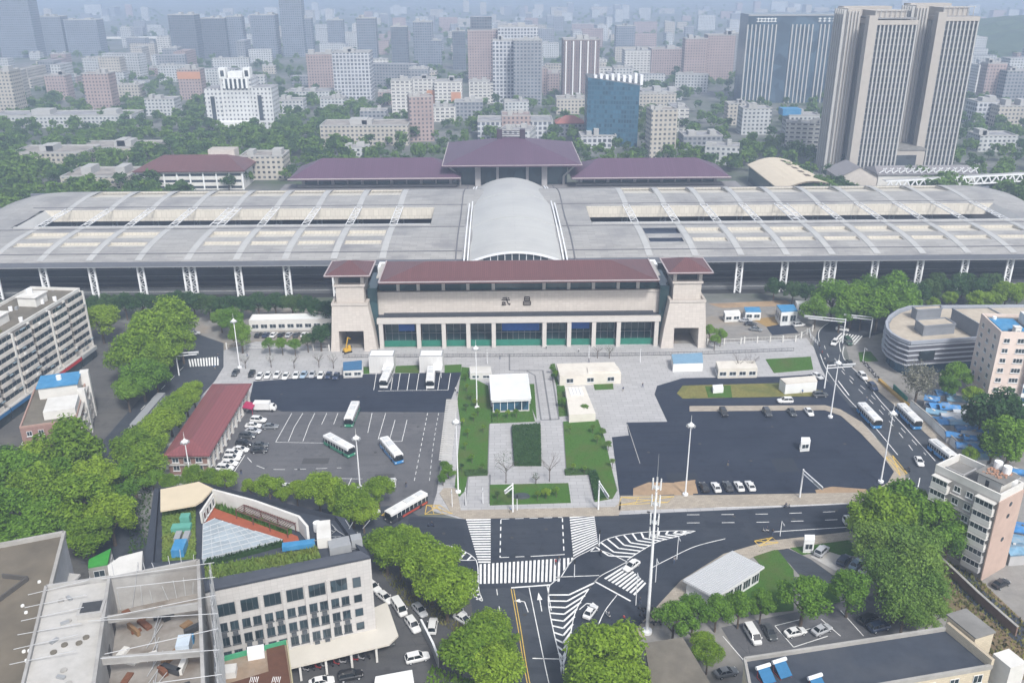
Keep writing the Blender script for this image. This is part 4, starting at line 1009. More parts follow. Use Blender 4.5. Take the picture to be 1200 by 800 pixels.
# ---- unfinished concrete block with scaffolding (bottom left)
def shell():
    z=33.; P={k:G(x,y,z) for k,(x,y) in dict(a=(54,687),b=(128,676),c=(232,655),e=(106,830),f=(20,830),g=(239,830)).items()}
    L=Vector((P['a'].x,P['a'].y,0)); t=thing('unfinished_block','raw concrete unfinished block with roofless rooms and loose scaffold poles','building',L); T=Matrix.Translation(-L); b=lambda: MB(T)
    CC=M('raw_concrete',(.35,.345,.335),.9,.15,.5,(.22,.205,.185),.7,.14)
    CF=M('raw_concrete_floor',(.27,.25,.225),.9,.2,.4,(.15,.12,.095),.85,.16)
    m=b(); m.prism([P['a'],P['b'],P['e'],P['f']],0,z-.5); m.build('wall',CC,t)
    m=b(); m.prism([P['a'].lerp(P['e'],.012),P['b'].lerp(P['e'],.02),P['e'],P['f']],z-.497,z-.42); m.build('roof',LCONC,t)
    m=b(); m.prism([P['b'],P['c'],P['g'],P['e']],0,z-6.3); m.build('wall',CF,t)
    def wl(p,q,z0,z1,wd,name='parapet'):
        m=b(); m.bar((p.x,p.y,(z0+z1)/2),(q.x,q.y,(z0+z1)/2),wd,z1-z0); m.build(name,CC,t)
    wl(P['a'],P['b'],z-.5,z+.25,.4); wl(P['a'],P['f'],z-.5,z+.25,.4)
    wl(P['b'],P['c'],z-6.3,z,.4,'wall'); wl(P['c'],P['g'],z-6.3,z,.5,'wall'); wl(P['b'],P['e'],z-6.3,z+.3,.5,'wall')
    for f in (.30,.62):
        p,q=P['b'].lerp(P['e'],f),P['c'].lerp(P['g'],f); wl(p,q,z-2.1,z-.9,.4,'beam')
    for f in (.17,.4,.5,.72):  # dark slabs proud of the wall, their colour standing for shade in door holes
        p=P['b'].lerp(P['e'],f); d=(P['e']-P['b']).normalized(); n=Vector((-d.y,d.x,0)); q=p+n*.28; m=b(); m.bar((q.x,q.y,z-6.3+1.3),(q.x+d.x*1.6,q.y+d.y*1.6,z-6.3+1.3),.06,2.5); m.build('hole_shade',DARKM,t)
    m=b(); p=P['b'].lerp(P['e'],.27); q=P['a'].lerp(P['f'],.27); c_=p.lerp(q,.2); m.cbox((c_.x,c_.y,z-.41),(3.6,3.2,.9),.2); m.build('stair_curb',CC,t); m=b(); m.cbox((c_.x,c_.y,z+.492),(2.8,2.4,.02),.2); m.build('hole_shade',DARKM,t)  # dark plate painted in place of the shade down the stairwell
    for f,s_ in ((.42,1),(.8,1)):
        c_=P['c'].lerp(P['g'],f).lerp(P['b'].lerp(P['e'],f),.22); m=b(); m.cbox((c_.x,c_.y,z-6.3),(1.9,2.6,2.0),.15); m.build('hut',M('white_blue_sheet',(.52,.60,.68),.6,.1,.5),t); m=b(); m.cbox((c_.x,c_.y+1.8,z-6.3),(1.6,1.0,1.2),.15); m.build('blue_box',M('blue_sheet_roof',(.05,.22,.42)),t)
    m=b(); c_=P['b'].lerp(P['e'],.85).lerp(P['c'].lerp(P['g'],.85),.35)
    for k in range(3): m.tube((c_.x,c_.y,z-6.3+k*.3),(c_.x,c_.y,z-6.3+k*.3+.3),2.6-k*.9,1.7-k*.8,14)
    m.build('sand_heap',M('builders_sand',(.34,.25,.16),.95,.15,1.5),t)
    rn=random.Random(4)
    def pole(p,q): m=b(); m.tube(p,q,.055,.055,6); m.build('scaffold_pole',M('galvanised_pole',(.42,.43,.44),.45,.1,1),t)
    d=(P['c']-P['b']); d2=(P['g']-P['c'])
    for k in range(7):
        f=.04+.13*k; p=P['c'].lerp(P['g'],f); q=P['b'].lerp(P['e'],f+rn.uniform(-.04,.12)); pole((p.x+2.4,p.y+.5,z-.2+rn.random()),(q.x+rn.uniform(-3,2),q.y,z+.4+rn.random()*.6))
    for k in range(6):
        f=.12*k+.05; p=P['a'].lerp(P['f'],f); q=P['b'].lerp(P['e'],f); pole((p.x-2.4,p.y-.4,z-.2),(p.lerp(q,.7).x,p.lerp(q,.7).y,z+.6+rn.random()*.8))
    for k in range(8):
        p=P['b'].lerp(P['c'],(k+.5)/8); pole((p.x+rn.uniform(-1,1),p.y-.6,z-6.0),(p.x+rn.uniform(-1.5,2.5),p.y+.4,z+rn.uniform(.5,2.2)))
    for k in range(26):
        f=k/25; p=P['c'].lerp(P['g'],f); pole((p.x+1.7,p.y+.2,z-18),(p.x+1.7+rn.uniform(-.2,.2),p.y+.2,z+rn.uniform(-1.5,.6)))
    for zz in (z-2,z-5,z-8,z-11,z-14): 
        p,q=P['c'],P['g']; pole((p.x+1.75,p.y,zz),(q.x+1.75,q.y,zz))
    m=b(); 
    for k in range(14):
        p=P['c'].lerp(P['g'],(k+.3)/14); q=P['c'].lerp(P['g'],(k+1.05)/14); m.quad((p.x+1.45,p.y,z-16),(q.x+1.45+.15*(k%2),q.y,z-16),(q.x+1.45,q.y,z-1.6-.5*(k%3)),(p.x+1.45+.1*(k%2),p.y,z-1.2))
    m.build('netting',M('grey_dust_net',(.33,.34,.36),.9,.2,2.5,(.2,.2,.21),.5,.6),t)
    for k in range(26):
        f,g_=rn.random()*.8+.05,rn.random()*.8+.1; p=P['b'].lerp(P['e'],f); q=P['c'].lerp(P['g'],f); c_=p.lerp(q,g_); m=b(); h_=rn.choice((.25,.5,.9)); m.cbox((c_.x,c_.y,z-6.3),(rn.uniform(.8,3.4),rn.uniform(.4,1.2),h_),rn.random()*3)
        m.build('building_rubble',[M('plank_stack',(.24,.15,.08),.85,.2,2),DARKM,PLAST,M('rust_steel',(.16,.07,.04),.8,.2,2)][k%4],t)
    for k in range(12):
        c_=P['b'].lerp(P['e'],.15+.05*k).lerp(P['c'].lerp(P['g'],.15+.05*k),.45+rn.uniform(-.03,.06)); a_=rn.uniform(1.2,2.0); pole((c_.x-math.cos(a_)*2.4,c_.y-math.sin(a_)*2.4,z-6.0),(c_.x+math.cos(a_)*2.4,c_.y+math.sin(a_)*2.4,z-5.6))
    for k in range(18):
        f,g_=rn.random(),rn.random(); p=P['a'].lerp(P['f'],f*.9+.05); q=P['b'].lerp(P['e'],f*.9+.05); c_=p.lerp(q,.15+.7*g_); m=b()
        if k%3: m.tube((c_.x,c_.y,z-.42),(c_.x,c_.y,z-.2),.45,.45,10)
        else: m.cbox((c_.x,c_.y,z-.42),(1.2,.5,.35),rn.random()*3)
        m.build('debris_bucket',[GREYM,CONC,BROWNR][k%3],t)
shell()
# ---- grey flat roof at the left edge
def slab_roof():
    z=29.; P=[G(x,y,z) for x,y in [(7,635),(75,622),(22,830),(-140,830),(-140,660)]]
    L=Vector((P[1].x,P[1].y,0)); t=thing('flat_roofed_block','brown grey flat roof with pale parapet at the lower left edge beside the concrete block','building',L); T=Matrix.Translation(-L)
    m=MB(T); m.prism(P,0,z-.9); m.build('wall',GPLAST,t)
    m=MB(T); m.prism(P,z-.897,z-.8); m.build('roof',M('stained_brown_roof',(.155,.135,.105),.9,.12,.3,(.10,.088,.07),.8,.07),t)
    m=MB(T)
    for i in range(len(P)): 
        p,q=P[i],P[(i+1)%len(P)]; m.bar((p.x,p.y,z-.4),(q.x,q.y,z-.4),.55,.8)
    m.build('parapet',CONC,t)
    p=P[0]; m=MB(T); c_=G(2,690,z); m.bar((c_.x-2,c_.y+4,z-.4),(c_.x+2.5,c_.y+3.2,z-.4),.3,.8); m.bar((c_.x+2.5,c_.y+3.2,z-.4),(c_.x-2,c_.y-9,z-.4),.3,.8); m.build('upstand',M('dark_upstand',(.09,.085,.08),.9,.1,1),t)
    rn=random.Random(12)
    for k in range(9):
        c_=G(rn.uniform(25,55),rn.uniform(660,780),z); m=MB(T); m.tube((c_.x,c_.y,z-.8),(c_.x,c_.y,z-.55),.3,.25,8); m.build('roof_outlet',WHITE,t)
    a=MB(T); q=P[1]; a.bar((q.x+1.5,q.y-3,22),(q.x-1,q.y-17,22),3,.4); a.build('side_canopy',LCONC,t)
slab_roof()
# white link roof and green shed behind the concrete block
def small(name,label,cat,px,z,wall,roof,th=.4,win=True,group=None,over=0):
    P=[G(x,y,z) for x,y in px]; c_=sum(P,Vector())/len(P); L=Vector((c_.x,c_.y,0)); t=thing(name,label,cat,L,0,group); T=Matrix.Translation(-L)
    Q=[p+(c_-p).normalized()*(over) for p in P]
    m=MB(T); m.prism([(q.x,q.y) for q in Q],0,z-th); m.build('wall',wall,t)
    m=MB(T); m.prism(P,z-th+.003,z); m.build('roof',roof,t)
    n=len(Q)
    # openings on walls that face the viewer
    s=sum(Q[i].x*Q[(i+1)%n].y-Q[(i+1)%n].x*Q[i].y for i in range(n))
    if s<0: Q=Q[::-1]
    if win:
        for i in range(n):
            a,b=Q[i],Q[(i+1)%n]; d=b-a; ln=d.length; d.normalize(); nn=Vector((d.y,-d.x,0))
            if nn.y>.5 or ln<2.2: continue
            k=max(1,int(ln/(win if win is not True else 2.6)))
            for j in range(k):
                p=a+d*(ln*(j+.5)/k)+nn*.02-L; inst('window',win_mesh(min(2.2,ln/k*.75),max(.8,(z-th)*.45),2),t,(p.x,p.y,(z-th)*.3),math.atan2(d.y,d.x))
    return t,T,P
small('link_building','white curved roof tucked between the concrete block and the garden office','building',[(126,662),(140,652),(167,645),(166,668),(128,678)],22,PLAST,PLAST)
small('green_shed','low shed under bright green sheeting below the roadside trees','shed',[(104,655),(130,642),(126,660),(103,664)],4,CONC,M('green_sheeting',(.05,.30,.05),.7,.15,1))
# ---- low brown roof at the bottom with green hoarding
def brown_roof():
    z=12.; P=[G(x,y,z) for x,y in [(252,772),(336,750),(347,830),(258,830)]]; L=Vector((P[0].x,P[0].y,0))
    t=thing('brown_roofed_house','low building with rust brown roof, white hut and green screens in front of the office','building',L); T=Matrix.Translation(-L); b=lambda: MB(T)
    m=b(); m.prism(P,0,z-1); m.build('wall',GPLAST,t); 
    m=b(); m.prism(P,z-.997,z-.85); m.build('roof',M('sandy_roof',(.27,.20,.14),.9,.2,.5,(.36,.32,.27),.6,.2),t)
    q=[G(x,y,z-.8) for x,y in [(312,760),(333,753),(345,830),(262,830),(262,803),(315,787)]]; m=b(); m.prism(q,z-.847,z-.6); m.build('rust_deck',M('rust_deck',(.11,.05,.03),.85,.15,.8),t)
    GP=M('green_screen',(.06,.30,.16),.7,.15,1)
    for i,j,w_ in ((0,1,GP),(1,2,M('beige_screen',(.42,.38,.24),.7,.1,1))):
        m=b(); m.bar((P[i].x,P[i].y,z-.4),(P[j].x,P[j].y,z-.4),.2,1.1); m.build('screen',w_,t)
    c_=G(300,764,z); m=b(); m.cbox((c_.x,c_.y,z-.85),(2.8,1.6,1.7),.25); m.build('hut',WHITEM,t)
    c_=G(266,785,z); m=b(); m.cbox((c_.x,c_.y,z-.85),(3.0,2.2,1.2),.15); m.build('hut',PLAST,t)
    for i,x in enumerate((292,318)): 
        c_=G(x,796,z); m=b(); 
        for k in range(5): m.tube((c_.x+k*.3,c_.y+.2*(k%2),z-.6),(c_.x+k*.3+.2,c_.y+.6,z+.1),.06,.06,5)
        m.build('pipe_bundle',WHITEM,t)
brown_roof()
small('brick_kiosk','hut with brown gravel roof at the bottom edge, right of the south road trees','hut',[(755,753),(800,746),(842,815),(766,815)],7,PLAST,BROWNR,.7)
small('white_awning','white canvas roof at the bottom edge below the street canopy','awning',[(440,792),(483,784),(487,815),(436,815)],4,PLAST,WHITE)
# ---- dark-roofed cream building lower right
def cream_block():
    z=16.; B_=[G(x,y,z) for x,y in [(873,769),(1110,733),(1163,777),(1022,801),(884,825)]]
    L=Vector((B_[0].x,B_[0].y,0)); t=thing('cream_building','cream building with a wide dark bitumen roof and solar water heaters at the lower right','building',L); T=Matrix.Translation(-L); b=lambda: MB(T)
    CW=MT('cream_wall_tile',(.56,.49,.37),(.42,.36,.27),.8,.4,.02,.75,.06,'wall')
    m=b(); m.prism(B_,0,z-1); m.build('wall',CW,t)
    m=b(); m.prism(B_,z-.997,z-.9); m.build('roof',DARKR,t)
    m=b()
    for i in (4,0,2,3): 
        p,q=B_[i],B_[(i+1)%5]; m.bar((p.x,p.y,z-.6),(q.x,q.y,z-.6),.45,.8)
    m.build('parapet',CONC,t)
    # gable wall and stair house on the right
    p,q=B_[1],B_[2]; m=b(); m.bar((p.x,p.y,z-.1),(q.x,q.y,z-.1),.6,1.8); m.build('gable',CW,t)
    m=b(); d=(q-p).normalized(); c_=p+d*2.2+Vector((d.y,-d.x,0))*-2.6; rz=math.atan2(d.y,d.x)
    m.cbox((c_.x,c_.y,z-4),(6,4,5.4),rz); m.build('stair_house',CW,t); m=b(); m.cbox((c_.x,c_.y,z+1.403),(6.4,4.4,.25),rz); m.build('stair_roof',GREYR,t)
    c2=q+d*.5+Vector((d.y,-d.x,0))*-3.0; m=b(); m.cbox((c2.x,c2.y,z-5),(3.5,3.4,5.6),rz); m.build('stair_house',PLAST,t)
    # front windows
    a,c3=B_[3],B_[2]; d=(c3-a); ln=d.length; d.normalize(); nn=Vector((d.y,-d.x,0)); rz=math.atan2(d.y,d.x)
    for k in range(3):
        for i in range(5):
            pp=a+d*(ln*(i+.5)/5)+nn*.02-L; inst('window',win_mesh(1.7,1.7,2),t,(pp.x,pp.y,z-3.6-k*3.2),rz)
    # solar water heaters
    for i,(x,y) in enumerate(((897,790),(916,783),(958,802))):
        c_=G(x,y,z); o=thing('solar_water_heater',('blue solar water heater with red feet nearest the left corner of the dark roof','blue solar water heater with white tank second from the left on the dark roof','solar water heater with white tank cut off at the bottom edge of the dark roof')[i],'solar heater',(c_.x,c_.y,z-.9),R(20),'solar heaters on the dark roof')
        m=MB(); m.add([(-1.1,-1.4,.4),(1.1,-1.4,.4),(1.1,.6,1.7),(-1.1,.6,1.7),(-1.1,-1.4,.3),(1.1,-1.4,.3),(1.1,.6,1.6),(-1.1,.6,1.6)],[(0,1,2,3),(7,6,5,4),(0,4,5,1),(1,5,6,2),(2,6,7,3),(3,7,4,0)]); m.build('collector',M('solar_blue',(.03,.13,.26),.2,.15,2),o)
        m=MB(); m.tube((-1.3,.8,1.9),(1.3,.8,1.9),.32,.32,12); m.build('tank',WHITEM,o)
        m=MB(); 
        for sx in (-1,1): m.bar((sx,-1.3,0),(sx,-1.3,.4),.1); m.bar((sx,.7,0),(sx,.7,1.7),.1); m.bar((sx,-1.3,.1),(sx,.7,.1),.12)
        m.build('stand',M('red_stand',(.35,.06,.06),.6,.1,1),o)
cream_block()
# ---- apartment block right, end-on to the viewer
def right_flats():
    z=20.; P=[G(x,y,z) for x,y in [(1096,549),(1172,585)]]
    A=Vector((P[0].x,P[0].y,0)); B=Vector((P[1].x,P[1].y,0))
    b=Block('corner_apartment','seven storey flats with white parapet and bare pinkish gable by the curving road','apartment block',A,B,8.6,19.4,M('grey_render',(.38,.36,.34),.85,.12,.5,(.25,.235,.22),.6,.15),GREYR,par=1.7,parw=.4,cop=PLAST)
    m=MB(); m.box(b.w+.003,b.w+.25,-.4,b.d+.2,0,19.5); m.build('gable_wall',PINKP,b.t)
    for k in range(6):
        zz=2.0+k*2.9
        for u0,u1 in ((.3,4.0),(b.w-4.4,b.w-.4)):
            m=MB(); m.box(u0,u1,-1.2,0,zz-.2,zz+1.0); m.box(u0-.1,u1+.1,-1.35,0,zz+2.35,zz+2.5); bal=m.build('bay',PLAST if k>1 else GPLAST,b.t)
            inst('window',win_mesh(round(u1-u0-.2,1),1.3,4,sill=False),bal,((u0+u1)/2,-1.1,zz+1.02))
        for u in (5.6,8.4): b.win('f',u,zz+.6,1.5,1.4)
        m=MB(); m.box(4.3,b.w-4.7,-.5,0,zz-.25,zz-.1); m.build('ledge',LCONC,b.t)
    for k in (2,4,5): 
        m=MB(); m.tube((b.w+.22,4.4,3.+k*2.9),(b.w+.3,4.4,3.+k*2.9),.55,.55,14); m.build('round_window',GLASS,b.t)
    m=MB(); m.box(b.w-6.5,b.w-1.5,2.5,7.6,19.45,22.2); m.build('stair_house',PLAST,b.t); m=MB(); m.box(b.w-7.2,b.w-.8,2,8.2,22.2,22.45); m.build('stair_roof',GREYR,b.t)
    m=MB(); m.box(b.w-4.8,b.w-4,2.46,2.5,19.5,21.4); m.build('door',DARKM,b.t)
    for x,y,zz in ((b.w-3,6.6,22.45),(b.w-5.2,7,22.45),(b.w-1.6,7.4,19.5)):
        m=MB(); m.tube((x,y,zz),(x,y,zz+1.7),.85,.85,14); m.build('water_tank',WHITEM,b.t)
    rn=random.Random(5)
    m=MB()
    for _ in range(60): m.cbox((b.w-4+rn.uniform(-2,2),5+rn.uniform(-2,2),22.45),(rn.uniform(.2,.5),rn.uniform(.2,.5),rn.uniform(.1,.35)),rn.random()*3)
    m.build('clutter',M('brick_rubble',(.38,.22,.15),.9,.3,2),b.t)
    m=MB(); m.box(1,5,2,2.3,19.5,20.4); m.box(5,5.3,2,7,19.5,20.4); m.build('upstand',GPLAST,b.t)
right_flats()
# ---- pale pink tower flats at the right edge
def pink_flats():
    B=Vector((144,234.3,0)); A2=Vector((146,233,0)); d=Vector((.965,.26,0))
    b=Block('pink_apartment','pale pink apartment tower with dark glazed balconies at the right edge','apartment block',B,B+Vector((18,-2.2,0)),15,23,M('pale_pink_render',(.66,.56,.50),.8,.07,.5,(.45,.36,.31),.4,.12),GREYR,par=.9)
    for k in range(7):
        z=1.6+k*3.1; b.win('f',2.0,z+.3,1.7,1.4); b.win('f',6.2,z+.3,2.6,1.5,div=3)
        m=MB(); m.box(8.6,14.5,-1.6,0,z-.4,z-.2); m.box(8.6,14.5,-1.6,-1.5,z-.2,z+.7); bal=m.build('balcony',PLAST if k>3 else WHITE,b.t); inst('window',win_mesh(5.6,1.8,4,sill=False,glass=BLUEG),bal,(11.5,-1.42,z+.72))
        b.win('f',16.3,z+.3,1.5,1.4)
        for u in (3,7.5,12): b.win('l',u,z+.3,1.5,1.4)
    m=MB(); m.box(9,15,4,11,23,26.4); m.build('plant_room',PLAST,b.t); junk(b.t,b.w,b.d,23.06,6,21)
    m=MB(); m.box(1,8,3,12,23.06,23.6); m.build('roof_panel',M('blue_sheet_roof',(.05,.22,.42)),b.t)
pink_flats()
# ---- curved grey building with white ledges
def curved():
    z=12.1; px=[(1200,357.5),(1067,358.5),(1053,363),(1043,370),(1039,377),(1040,384),(1045,390),(1055,396),(1067,400.5),(1173,393),(1260,387)]
    P=[G(x,y,z) for x,y in px]; P.append(G(1290,357,z)); L=Vector((P[8].x,P[8].y,0))
    t=thing('curved_building','low grey building with rounded end and stacked white ledges, beige roof boxes on top','building',L); T=Matrix.Translation(-L); b=lambda: MB(T)
    cen=sum(P,Vector())/len(P); off=lambda p,d: p+(p-cen).normalized()*d
    GW=M('slate_grey_panel',(.20,.215,.24),.6,.1,.5)
    m=b(); m.prism([off(p,-1.6) for p in P],0,4); m.build('ground_glass',BLUEG,t)
    m=b(); m.prism(P,4,z-.9,True,True); m.build('wall',GW,t)
    for k in range(5):
        zz=4.0+k*1.62; m=b(); Q=[off(p,.55+.12*(k%2)) for p in P]; m.prism(Q,zz,zz+.26,True,True); m.build('ledge',M('white_ledge',(.46,.48,.52),.5,.05,1),t)
        m=b(); Q2=[off(p,.06) for p in P]; m.prism(Q2,zz+.5,zz+1.3,False); m.build('ribbon_window',M('dark_grey_ribbon',(.11,.11,.13),.5,.15,.7),t)  # dark grey band between the ledges
    m=b(); Q=[off(p,-1.) for p in P]; m.prism(Q,z-.897,z-.8); m.build('roof',M('beige_roof_gravel',(.42,.37,.30),.9,.15,.5,(.33,.28,.22),.6,.12),t)
    m=b()
    for i in range(len(P)): 
        p,q=P[i],P[(i+1)%len(P)]; m.bar((p.x,p.y,z-.4),(q.x,q.y,z-.4),.8,1.0)
    m.build('parapet',M('grey_blue_parapet',(.30,.32,.36),.6,.1,.5),t)
    for px_,zb,zt,nm in (([(1116,362),(1158,361),(1190,378),(1147,380)],z-.8,z+4.2,'roof_block'),([(1073,375),(1108,373),(1120,380),(1083,383)],z-.8,z+2.4,'roof_block'),([(1069,360),(1102,358),(1104,362),(1075,364)],z-.8,z+2.6,'roof_block')):
        Q=[G(x,y,zt) for x,y in px_]; m=b(); m.prism(Q,zb,zt-.3); m.build(nm,GW,t); m=b(); m.prism(Q,zt-.297,zt); m.build('block_roof',M('beige_roof_gravel',(.42,.37,.3)),t)
        m=b()
        for i in range(4): m.bar((Q[i].x,Q[i].y,zt+.1),(Q[(i+1)%4].x,Q[(i+1)%4].y,zt+.1),.4,.5)
        m.build('block_parapet',GW,t)
    m=b(); p=P[8].lerp(P[9],.12); q=P[8].lerp(P[9],.28); m.bar((p.x,p.y-.5,7.3),(q.x,q.y-.5,7.3),.5,3); m.build('large_window',GLASS,t)
    for f in (.75,.85): 
        p=P[8].lerp(P[9],f); m=b(); m.bar((p.x,p.y-.5,7.4),(p.x+3,p.y-.4,7.4),.5,2.4); m.build('large_window',GLASS,t)
curved()
# ---- white-roofed pavilion by the south-east lawn
def ribbed_pavilion():
    z=3.9; P=[G(x,y,z) for x,y in [(800,679),(858,645),(896,664),(838,700)]]; L=Vector((P[0].x,P[0].y,0)); t=thing('white_pavilion','white ribbed flat roofed pavilion beside the south-east lawn','pavilion',L); T=Matrix.Translation(-L); b=lambda: MB(T)
    cen=sum(P,Vector())/4; m=b(); m.prism([p+(cen-p).normalized()*1. for p in P],0,z-.4); m.build('wall',WHITE,t)
    m=b(); m.prism(P,z-.397,z); m.build('roof',M('bright_white_sheet',(.66,.67,.68),.5,.08,.6,(.5,.5,.5),.4,.3),t)
    m=b(); n=16
    for k in range(n):
        p,q=P[0].lerp(P[3],(k+.5)/n),P[1].lerp(P[2],(k+.5)/n); m.bar((p.x,p.y,z+.05),(q.x,q.y,z+.05),.35,.12)
    m.build('roof_ribs',M('rib_grey',(.42,.43,.44),.5,.05,1),t)
    Wq=[p+(cen-p).normalized()*1. for p in P]; a,c_=Wq[3],Wq[2]; a=Vector((a.x,a.y,0)); c_=Vector((c_.x,c_.y,0)); d=(c_-a); ln=d.length; d.normalize(); nn=Vector((d.y,-d.x,0))
    for k in range(5):
        p=a+d*(ln*(k+.5)/5)+nn*.03-L; inst('window',win_mesh(ln/5*.85,2.2,3,sill=False),t,(p.x,p.y,.7),math.atan2(d.y,d.x))
ribbed_pavilion()
# ---- plaza pavilions and kiosks
def glass_pavilion():
    z=4.4; P=[G(x,y,z) for x,y in [(574,439.5),(618,438),(622,467),(576,469)]]; L=Vector((P[3].x,P[3].y,0)); t=thing('plaza_pavilion','square pavilion with thick white roof and dark glass front on the plaza lawn','pavilion',L); T=Matrix.Translation(-L); b=lambda: MB(T)
    cen=sum(P,Vector())/4; Q=[p+(cen-p).normalized()*.9 for p in P]; m=b(); m.prism(Q,0,z-.7); m.build('wall',BLUEG,t)
    m=b(); m.prism(P,z-.697,z); m.build('roof',M('bright_white_sheet',(.78,.79,.8)),t); m=b()
    for i in range(4): m.bar((P[i].x,P[i].y,z+.06),(P[(i+1)%4].x,P[(i+1)%4].y,z+.06),.35,.16)
    m.build('roof_edge',WHITEM,t)
    m=b(); m.prism([p+(p-cen).normalized()*.25 for p in Q],0,.5); m.build('plinth',LCONC,t)
    for k in range(6):
        p=Q[3].lerp(Q[2],k/5); m=b(); m.cbox((p.x,p.y-.1,.5),(.16,.16,z-1.2)); m.build('mullion',WHITEM,t)
glass_pavilion()
CREAMK=M('cream_kiosk_panel',(.62,.585,.52),.75,.06,.6,(.45,.4,.34),.4,.2)
t_,T_,P_=small('metro_entrance','long cream kiosk with stained flat roof and dark windows right of the plaza pavilion','kiosk',[(652,426),(720,424),(728,437),(656,440)],3.6,CREAMK,CREAMK,.3,5.5)
m=MB(T_); a=[G(x,y,3.6) for x,y in [(688,431),(724,430.5),(727,436),(689,437)]]; m.prism(a,3.603,4.0); m.build('upper_roof',CREAMK,t_)
t_,T_,P_=small('ticket_hall','cream kiosk with skylight strips just south of the long metro kiosk','kiosk',[(662,453),(685,452),(698,484),(667,486)],2.6,CREAMK,CREAMK,.3,False)
for k in range(4):
    m=MB(T_); a=[G(x,y,2.6) for x,y in [(666+k*4,454.5),(669+k*4,454.4),(672.2+k*4,463),(669+k*4,463.3)]]; m.prism(a,2.603,2.8); m.build('skylight',WHITEM,t_)
# two white box canopies above the coach bays
for x0,x1,lb in ((432,462,'left of two white box shelters at the head of the coach bays'),(491,519,'right of two white box shelters at the head of the coach bays')):
    z=6.; P=[G(a,b_,z) for a,b_ in [(x0,413),(x1,413)]]; A=Vector((P[0].x,P[0].y,0)); B=Vector((P[1].x,P[1].y,0)); A=G(x0+1,436,0); B=G(x1,436,0)
    b=Block('box_shelter',lb,'shelter',A,B,5,5.6,MT('white_box_panel',(.62,.615,.60),(.5,.49,.48),1.0,5.2,.03,.6,.05,'wall'),WHITEM,group='white box shelters',par=.15,parw=.3,cop=GREYM)
    m=MB(); m.box(b.w*.6,b.w,-4.5,-.02,2.6,2.85); m.build('canopy',WHITEM,b.t)
    for u in (b.w*.62,b.w-.2): m=MB(); m.bar((u,-4.3,0),(u,-4.3,2.6),.14); m.build('post',WHITEM,b.t)
BLU=M('blue_sheet_roof',(.05,.22,.42))
small('guard_kiosk','small white kiosk with blue roof beside the left box shelter','kiosk',[(402,424),(424,422),(424,432),(402,433)],3,PLAST,M('deep_blue_roof',(.04,.13,.25),.6,.15,.8))
small('security_kiosk','white kiosk with pale blue roof in front of the right gate tower','kiosk',[(787,415),(823,413),(824,424),(789,425)],3.2,WHITE,M('pale_blue_roof',(.17,.30,.42),.6,.1,.8),.4,False)
small('plaza_kiosk','cream flat kiosk with pale roof beside two bare trees on the right of the plaza','kiosk',[(839,423),(884,422),(888,431),(842,432)],3.4,CREAMK,CREAMK,.3)
small('bus_kiosk','white cream box kiosk at the east end of the grass island','kiosk',[(914,443),(955,440),(958,446),(921,449)],3.8,WHITE,CREAMK,.35,False)
small('utility_box','small white flat box standing on the grass island','box',[(835,451),(847,450),(848,455),(836,456)],1.6,WHITE,WHITEM,.2,False)
small('toll_booth','white narrow guard booth standing alone in the dark car park','booth',[(939,512),(949,512),(950,516),(939,517)],3.2,WHITE,WHITEM,.2,1.5)
small('guard_booth','white guard booth at the entrance of the south-east lawn','booth',[(943,626),(955,626),(955,632),(943,632)],3.6,WHITE,WHITEM,.25,1.5)
small('bicycle_shed','small white kiosk between the plaza pavilion and the box shelters','kiosk',[(550,429),(575,429),(576,437),(551,437)],2.4,PLAST,PLAST,.25)
# ---- station yards
def shed_row():
    A=G(293,388,0); B=G(389,386,0); b=Block('yard_shed','long low white-roofed station shed in front of the dark hedge left of the gate tower','shed',A,B,6,4.0,PLAST,WHITE,par=.25)
    b.grid('f',9,1,2.4,1.6,1.0,u0=.5,u1=b.w-.5)
shed_row()
for px_,z,rf,lb in (([(848,364),(866,363),(868,367),(850,368)],3.2,WHITE,'white portable cabin furthest left in the construction yard right of the station'),([(872,359.5),(890,359.5),(892,365),(874,365)],3.4,BLU,'portable cabin with blue roof between two white cabins in the construction yard'),([(910,357),(930,356.5),(935,364),(916,365)],5.6,BLU,'two storey cabin with blue roof nearest the trees in the construction yard'),([(932,352),(945,352),(946,356),(934,356)],3.2,WHITE,'small white cabin behind the tall blue-roofed cabin')):
    small('portable_cabin',lb,'cabin',px_,z,WHITE,rf,.3,2.2,'portable cabins')
lay('excavated_soil',[(830,356),(920,352),(935,358),(846,361)],SANDM,.05)
lay('yard_mats',[(882,374),(908,371),(928,379),(900,384)],M('ochre_matting',(.30,.20,.08),.9,.2,1),.06); lay('yard_mats',[(898,383),(925,378),(936,390),(905,393)],ASPH_N,.062)
